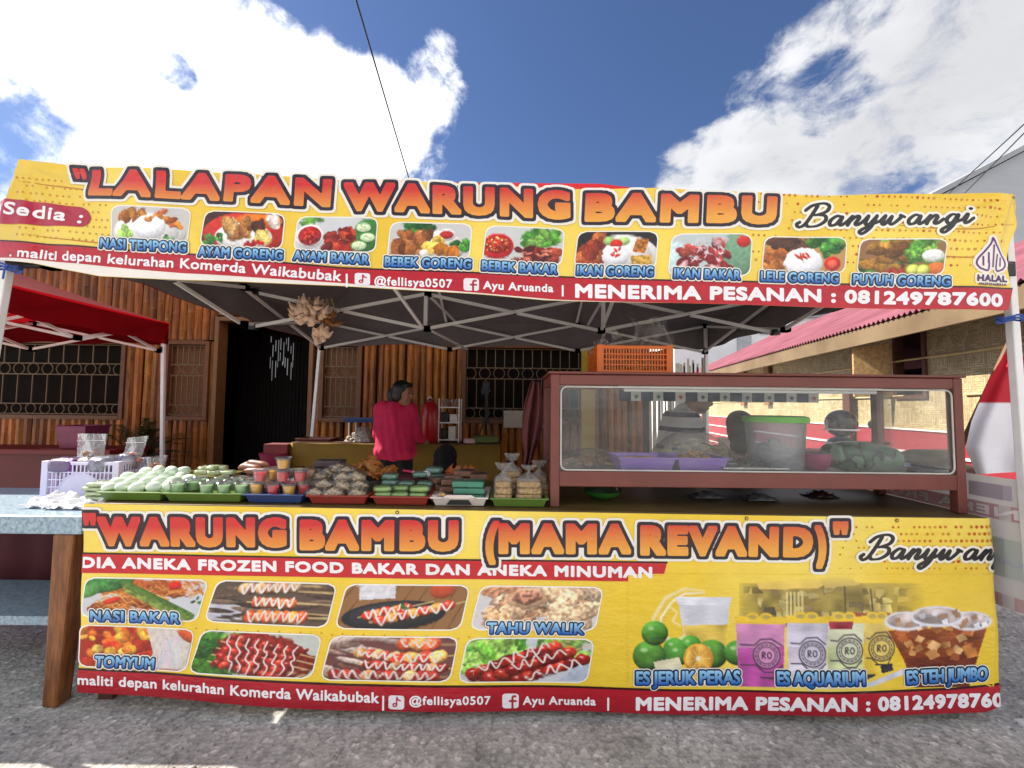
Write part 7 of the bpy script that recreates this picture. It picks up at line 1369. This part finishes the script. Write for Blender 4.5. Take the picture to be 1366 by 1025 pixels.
# red flask
c = on(574, 4.52); t = thing('red_flask', 'tall red bullet-shaped flask on the yellow table beside the wire rack', 'flask', c)
MB().lathe(c, [(.085, 0), (.095, .03), (.095, .24), (.088, .33), (.066, .40), (.04, .425)], 24).build('flask_body', mat('red_enamel', (176, 14, 26), .3, .1), t, smooth=True)
MB().lathe(c, [(.042, .424), (.042, .44), (.02, .455), (0, .457)], 20).build('stopper', mat('dark_red_plastic', (110, 10, 20), .4), t, smooth=True); MB().tube([c + Vector((.02, 0, .45)), c + Vector((.0, -.02, .48)), c + Vector((-.03, 0, .45))], .006, 6).build('handle', M['white_tube'], t, smooth=True)
c = on(556, 4.5); t = thing('drink_bottle', 'clear bottle between the person in pink and the red flask', 'bottle', c); MB().lathe(c, [(.035, 0), (.038, .02), (.038, .24), (.015, .32), (.015, .35), (0, .35)], 18).build('bottle_body', M['clear'], t, smooth=True); MB().lathe(c, [(.033, .004), (.034, .2), (0, .2)], 18).build('bottle_drink', mat('dark_drink', (60, 70, 100), .2), t, smooth=True)
# wire rack with cups
c = on(601, 4.6); t = thing('wire_rack', 'three tier wire rack of glasses and boxes on the yellow table', 'rack', c); mb = MB(); w_, d_ = .105, .1; H = .46
for sx in (-1, 1):
    for sy in (-1, 1): mb.bar(c + Vector((sx * w_, sy * d_, 0)), c + Vector((sx * w_, sy * d_, H)), .012)
mb.build('rack_frame', M['white_tube'], t)
for z in (.02, .20, .36): MB().box(c.x - w_, c.x + w_, c.y - d_, c.y + d_, c.z + z, c.z + z + .012).build('shelf', M['white_tube'], t)
for dx, z in ((-.05, .372), (.04, .372)): q = c + Vector((dx, -.04, z)); tag(MB().lathe(q, [(.03, 0), (.04, .08), (.037, .08), (.028, .003)], 16).build('drinking_glass', M['clear'], smooth=True), 'clear glass on the top tier of the wire rack', 'glass', 'glasses on the wire rack')
for dx, z, mm, lb, s in ((-.05, .213, M['black_plastic'], 'black box on the middle tier of the wire rack beside the pale one', (.08, .1, .09)), (.045, .213, M['white_tray'], 'pale box on the middle tier of the wire rack', (.08, .1, .07)), (.03, .033, M['white_tray'], 'pale upright box on the lowest tier of the wire rack', (.07, .1, .12)), (-.055, .033, M['black_plastic'], 'black box on the lowest tier of the wire rack', (.06, .1, .1))):
    q = c + Vector((dx, -.03, z)); mb = MB().box(q.x - s[0] / 2, q.x + s[0] / 2, q.y - s[1] / 2, q.y + s[1] / 2, q.z, q.z + s[2]); mb.box(q.x - s[0] / 2 - .002, q.x + s[0] / 2 + .002, q.y - s[1] / 2 - .002, q.y + s[1] / 2 + .002, q.z + s[2] + .0005, q.z + s[2] + .012); tag(mb.build('small_box', mm, bevel=.003), lb, 'box')
# phone tripod
c = on(649, 4.66); t = thing('phone_tripod', 'black tripod holding a phone on the yellow table before the grilled window', 'tripod', c)
for a in (90, 210, 330): MB().bar(c + Vector((.12 * math.cos(R(a)), .1 * math.sin(R(a)), 0)), c + Vector((0, 0, .28)), .016).build('leg', M['black_plastic'], t)
MB().tube([c + Vector((0, 0, .2)), c + Vector((0, 0, .52))], .018, 8).build('column', M['black_plastic'], t, smooth=True); q = c + Vector((-.01, 0, .58)); MB().obox(q, (.08, .012, .15), Matrix.Rotation(R(6), 3, 'Y')).build('phone', M['black_plastic'], t, bevel=.006); MB().obox(q + Vector((0, -.02, -.03)), (.1, .03, .03)).build('clamp', M['black_plastic'], t, bevel=.003)
c = on(648, 4.46); pack('green_cloth_bundle', 'green folded cloth bundle tied with a ribbon before the phone tripod', 'cloth bundle', c, (.27, .14, .08), mat('olive_cloth', (96, 110, 50), .8, .25), film=False, seed=50); c = on(627, 4.44); pack('napkin_stack', 'pale pink napkin stack between the wire rack and the green bundle', 'napkins', c, (.12, .1, .05), mat('pink_paper', (200, 160, 160), .8, .1), film=False, sq=.3, seed=51)
c = Vector((X(693, 5.2), 5.2, P(693, 540, 5.2).z)); tag(MB().box(X(672, 5.3), X(728, 5.3), 5.3, 5.34, P(690, 571, 5.3).z, P(690, 548, 5.3).z).build('pale_board', mat('pale_board', (188, 176, 160), .6, .15), bevel=.004), 'pale boards lying below the grilled window behind the tripod', 'board')
# pink tubs on a red bench by the doorway
x = X(372, 4.3); z0 = gz(0, 4.3); t = thing('red_bench', 'low dark red bench by the doorway end of the yellow table', 'bench', (x, 4.3, z0)); zt = P(372, 617, 4.2).z - .06
MB().box(x - .24, x + .24, 4.15, 4.45, zt - .04, zt).build('seat', M['maroon'], t, bevel=.005)
for dx in (-.2, .2):
    for y in (4.19, 4.41): MB().box(x + dx - .02, x + dx + .02, y - .02, y + .02, z0, zt - .04).build('leg', M['maroon'], t)
t = thing('pink_tub', 'round dark pink tub on the red bench by the doorway', 'tub', (x - .03, 4.3, zt)); MB().lathe((x - .03, 4.3, zt), [(.1, 0), (.13, .13), (.135, .14), (.125, .13), (.095, .006), (0, .006)], 24).build('tub_body', mat('rose_plastic', (150, 40, 80), .4), t, smooth=True)
xq = X(378, 4.45); tag(MB().box(xq - .12, xq + .12, 4.33, 4.5, zt, P(378, 592, 4.4).z).build('carton', mat('dull_red_carton', (120, 50, 50), .7, .2), bevel=.005), 'dull red carton behind the pink tub on the red bench', 'carton')

# ------------------------------------------------------------------ under the smaller tent: red table, tub, palm
x0, x1 = X(-80, 4.4), X(150, 4.4); z0 = gz(0, 4.4); zt = P(60, 600, 4.4).z; t = thing('red_table', 'dark red table standing under the smaller tent before the grilled windows', 'table', ((x0 + x1) / 2, 4.5, z0))
MB().box(x0, x1, 4.4, 4.9, zt - .05, zt).build('tabletop', mat('dark_red_paint', (112, 16, 20), .5, .25, 5, .1), t, bevel=.006)
MB().box(x0 + .05, x1 - .05, 4.45, 4.48, zt - .4, zt - .05).build('apron', mat('deep_red_paint', (92, 14, 18), .5, .25, 5, .1), t)
for x in (x0 + .06, x1 - .06):
    for y in (4.44, 4.85): MB().box(x - .03, x + .03, y - .03, y + .03, z0, zt - .05).build('leg', M['maroon'], t)
c = Vector((X(112, 4.6), 4.6, zt)); t = thing('plum_tub', 'square plum plastic tub on the dark red table before the palm', 'tub', c); tray(MB(), c.x - .13, c.x + .13, 4.5, 4.72, zt + .001, .24, .03).build('tub_body', mat('plum_plastic', (130, 50, 84), .45), t, bevel=.004)
cp = Vector((X(172, 4.9), 5.05, gz(0, 5.05))); t = thing('palm_plant', 'dark bushy potted palm standing beside the smaller tent leg', 'plant', cp)
MB().lathe(cp, [(.16, 0), (.22, .4), (.23, .42), (.2, .4), (0, .38)], 24).build('pot', mat('dark_clay', (70, 40, 32), .7, .2), t, smooth=True)
mb = MB(); q = random.Random(5)
for i in range(46):
    a = q.random() * 6.28; el = q.uniform(.25, 1.35); ln = q.uniform(.35, .62); b0 = cp + Vector((.03 * math.cos(a), .03 * math.sin(a), q.uniform(.4, .75))); d = Vector((math.cos(a) * math.cos(el), math.sin(a) * math.cos(el), math.sin(el))); pts = [b0 + d * ln * k / 6 - Vector((0, 0, .28 * ln * (k / 6) ** 2)) for k in range(7)]
    for k in range(1, 7):
        dd = (pts[k] - pts[k - 1]).normalized(); sdv = dd.cross(Vector((0, 0, 1))).normalized()
        for s in (-1, 1):
            for jj in (.0, .5): base = pts[k - 1].lerp(pts[k], jj); tip = base + (sdv * s * .8 + dd * .7).normalized() * .15 * (1 - abs(k - 3) * .14) - Vector((0, 0, .02)); wv_ = dd * .012; tt = q.uniform(.6, 1.2); mb.add([base - wv_, base + wv_, tip], [(0, 1, 2)], (tt, tt, tt))
mb.build('foliage', mat('dark_palm_leaf', (44, 62, 30), .5, .3, 12, 0, attr=True), t, colors=True); MB().tube([cp + Vector((0, 0, .38)), cp + Vector((0, 0, .8))], [.035, .02], 8).build('stem', M['dark_wood'], t)

# ------------------------------------------------------------------ snack packets hanging from the tent frame
hb = thing('packet_bundle', 'bunch of tan cracker packets hanging from the tent truss near the doorway', 'snack bundle', P(420, 470, 3.4)); PK = mat('tan_cracker_packet', (240, 200, 172), .45, .25, 22, .3, 60); PF = mat('dried_brown_packet', (150, 96, 50), .5, .4, 26, .4)
q = random.Random(8); pk0 = None
def hpk(px, py, s, tl, mm, first):
    c = P(px, py, 3.4 + q.uniform(-.06, .06)); mb = MB(); k = 7; r = Matrix.Rotation(tl, 3, 'Y'); pr = [(0, .0), (.018, .01), (.032, .03), (.034, .055), (.024, .085), (.006, .11), (.012, .125)]
    mb.lathe(c, [(a * s, -z * s) for a, z in pr], 9, 1, .7, m=r @ Matrix.Rotation(math.pi, 3, 'X'), wob=lambda t, i: 1 + .12 * math.sin(3 * t + i)); mb.build('packet', mm, hb, smooth=True)
for i in range(62):
    a = q.random() * 6.28; d = math.sqrt(q.random()); hpk(411 + 22 * d * math.cos(a), 421 + 15 * d * math.sin(a), q.uniform(.5, .75), q.uniform(-1.6, 1.6), PK, i == 0)
for i in range(20): hpk(425 + q.uniform(-9, 9), 453 + q.uniform(-11, 9), q.uniform(.5, .72), q.uniform(-1, 1), PK, False)
for i in range(16): hpk(440 + q.uniform(-9, 10), 428 + q.uniform(-8, 8), q.uniform(.4, .6), q.uniform(-2, 2), PF, False)
for px in (414, 420, 436, 442):
    a = P(px, 399, 3.42); b_ = P(px + q.uniform(-5, 3), 416, 3.4); MB().tube([a, a.lerp(b_, .5) + Vector((.01, 0, 0)), b_], .004, 5).build('tie_string', mat('yellow_string', (190, 170, 70), .7), hb)

# ------------------------------------------------------------------ scooter with a helmet behind the case
sx0 = X(1118, 4.4); z0 = gz(0, 4.4); t = thing('motor_scooter', 'dark grey scooter parked between the stall and the woven house', 'scooter', (sx0 + .45, 4.5, z0))
BD = mat('dark_grey_fairing', (58, 60, 62), .3, .2, 5, 0); sy = 4.5
for wx in (sx0 - .02, sx0 + 1.2):
    wo = MB(); wo.tube([(wx + .21 * math.cos(a), sy, z0 + .25 + .21 * math.sin(a)) for a in [2 * math.pi * i / 24 for i in range(25)]], .042, 10, cap=False); o = wo.build('wheel', M['black_plastic'], t, smooth=True)
    MB().lathe((wx, sy, z0 + .25), [(0, -.03), (.15, -.025), (.17, 0), (.15, .025), (0, .03)], 20, m=Matrix.Rotation(R(90), 3, 'X')).build('rim', M['white_tube'], o, smooth=True)
mb = MB(); mb.tube([(sx0 + .22, sy, z0 + .34), (sx0 + .5, sy, z0 + .30), (sx0 + .72, sy, z0 + .42), (sx0 + 1.0, sy, z0 + .62), (sx0 + 1.42, sy, z0 + .68)], [.13, .12, .15, .15, .07], 14); mb.tube([(sx0 + .22, sy, z0 + .34), (sx0 + .14, sy, z0 + .62), (sx0 + .18, sy, z0 + .88)], [.15, .14, .1], 14); mb.build('body_fairing', BD, t, smooth=True)
MB().tube([(sx0 + .62, sy, z0 + .74), (sx0 + .85, sy, z0 + .78), (sx0 + 1.3, sy, z0 + .82)], [.1, .12, .08], 12).build('seat', M['black_plastic'], t, smooth=True)
MB().tube([(sx0 - .05, sy - .05, z0 + .26), (sx0 + .16, sy - .05, z0 + .78)], .022, 8).tube([(sx0 - .05, sy + .05, z0 + .26), (sx0 + .16, sy + .05, z0 + .78)], .022, 8).build('fork', M['white_tube'], t, smooth=True)
MB().tube([(sx0 + .3, sy - .34, z0 + .98), (sx0 + .2, sy - .15, z0 + .97), (sx0 + .18, sy, z0 + .95), (sx0 + .2, sy + .15, z0 + .97), (sx0 + .3, sy + .34, z0 + .98)], .016, 8).build('handlebar', M['black_plastic'], t, smooth=True)
MB().ball((sx0 + .1, sy, z0 + .93), (.13, .15, .1), 16).build('front_cowl', BD, t, smooth=True); MB().ball((sx0 - .01, sy, z0 + .92), (.03, .09, .05), 12).build('headlight', mat('lamp_lens', (206, 210, 214), .1, .1), t, smooth=True)
for s in (-1, 1): o = MB().tube([(sx0 + .24, sy + s * .22, z0 + .97), (sx0 + .2, sy + s * .27, z0 + 1.12)], .008, 6).build('mirror_stalk', M['black_plastic'], t, smooth=True); MB().ball((sx0 + .2, sy + s * .28, z0 + 1.16), (.018, .065, .045), 12).build('mirror', M['black_plastic'], t, smooth=True)
hc = P(1122, 565, 4.25); t = thing('helmet', 'shiny black open-face helmet with a clear visor resting on the scooter handlebar', 'helmet', hc - Vector((0, 0, .14)))
MB().ball(hc, (.145, .125, .135), 22).build('shell', mat('gloss_black', (24, 24, 26), .12, .2, 4, 0), t, smooth=True); m3 = Matrix.Rotation(R(10), 3, 'Y')
mb = MB(); mb.grid(lambda u, v: hc + Vector((-.04, -.02, -.02)) + Vector((-.128 * math.cos((u - .5) * 2.4), -.14 * math.sin((u - .5) * 2.4 + .45), -.07 + .13 * v)), 14, 6).build('visor', M['glass'], t, smooth=True); MB().tube([hc + Vector((.05, -.12, -.08)), hc + Vector((.03, -.12, -.17)), hc + Vector((-.01, -.11, -.2))], .008, 6).build('strap', M['black_plastic'], t, smooth=True); MB().tube([hc + Vector((.147 * math.cos(a), -.0 + .127 * math.sin(a), -.06)) for a in [2 * math.pi * i / 24 for i in range(25)]], .009, 6, cap=False).build('rim_trim', M['white_tube'], t, smooth=True)
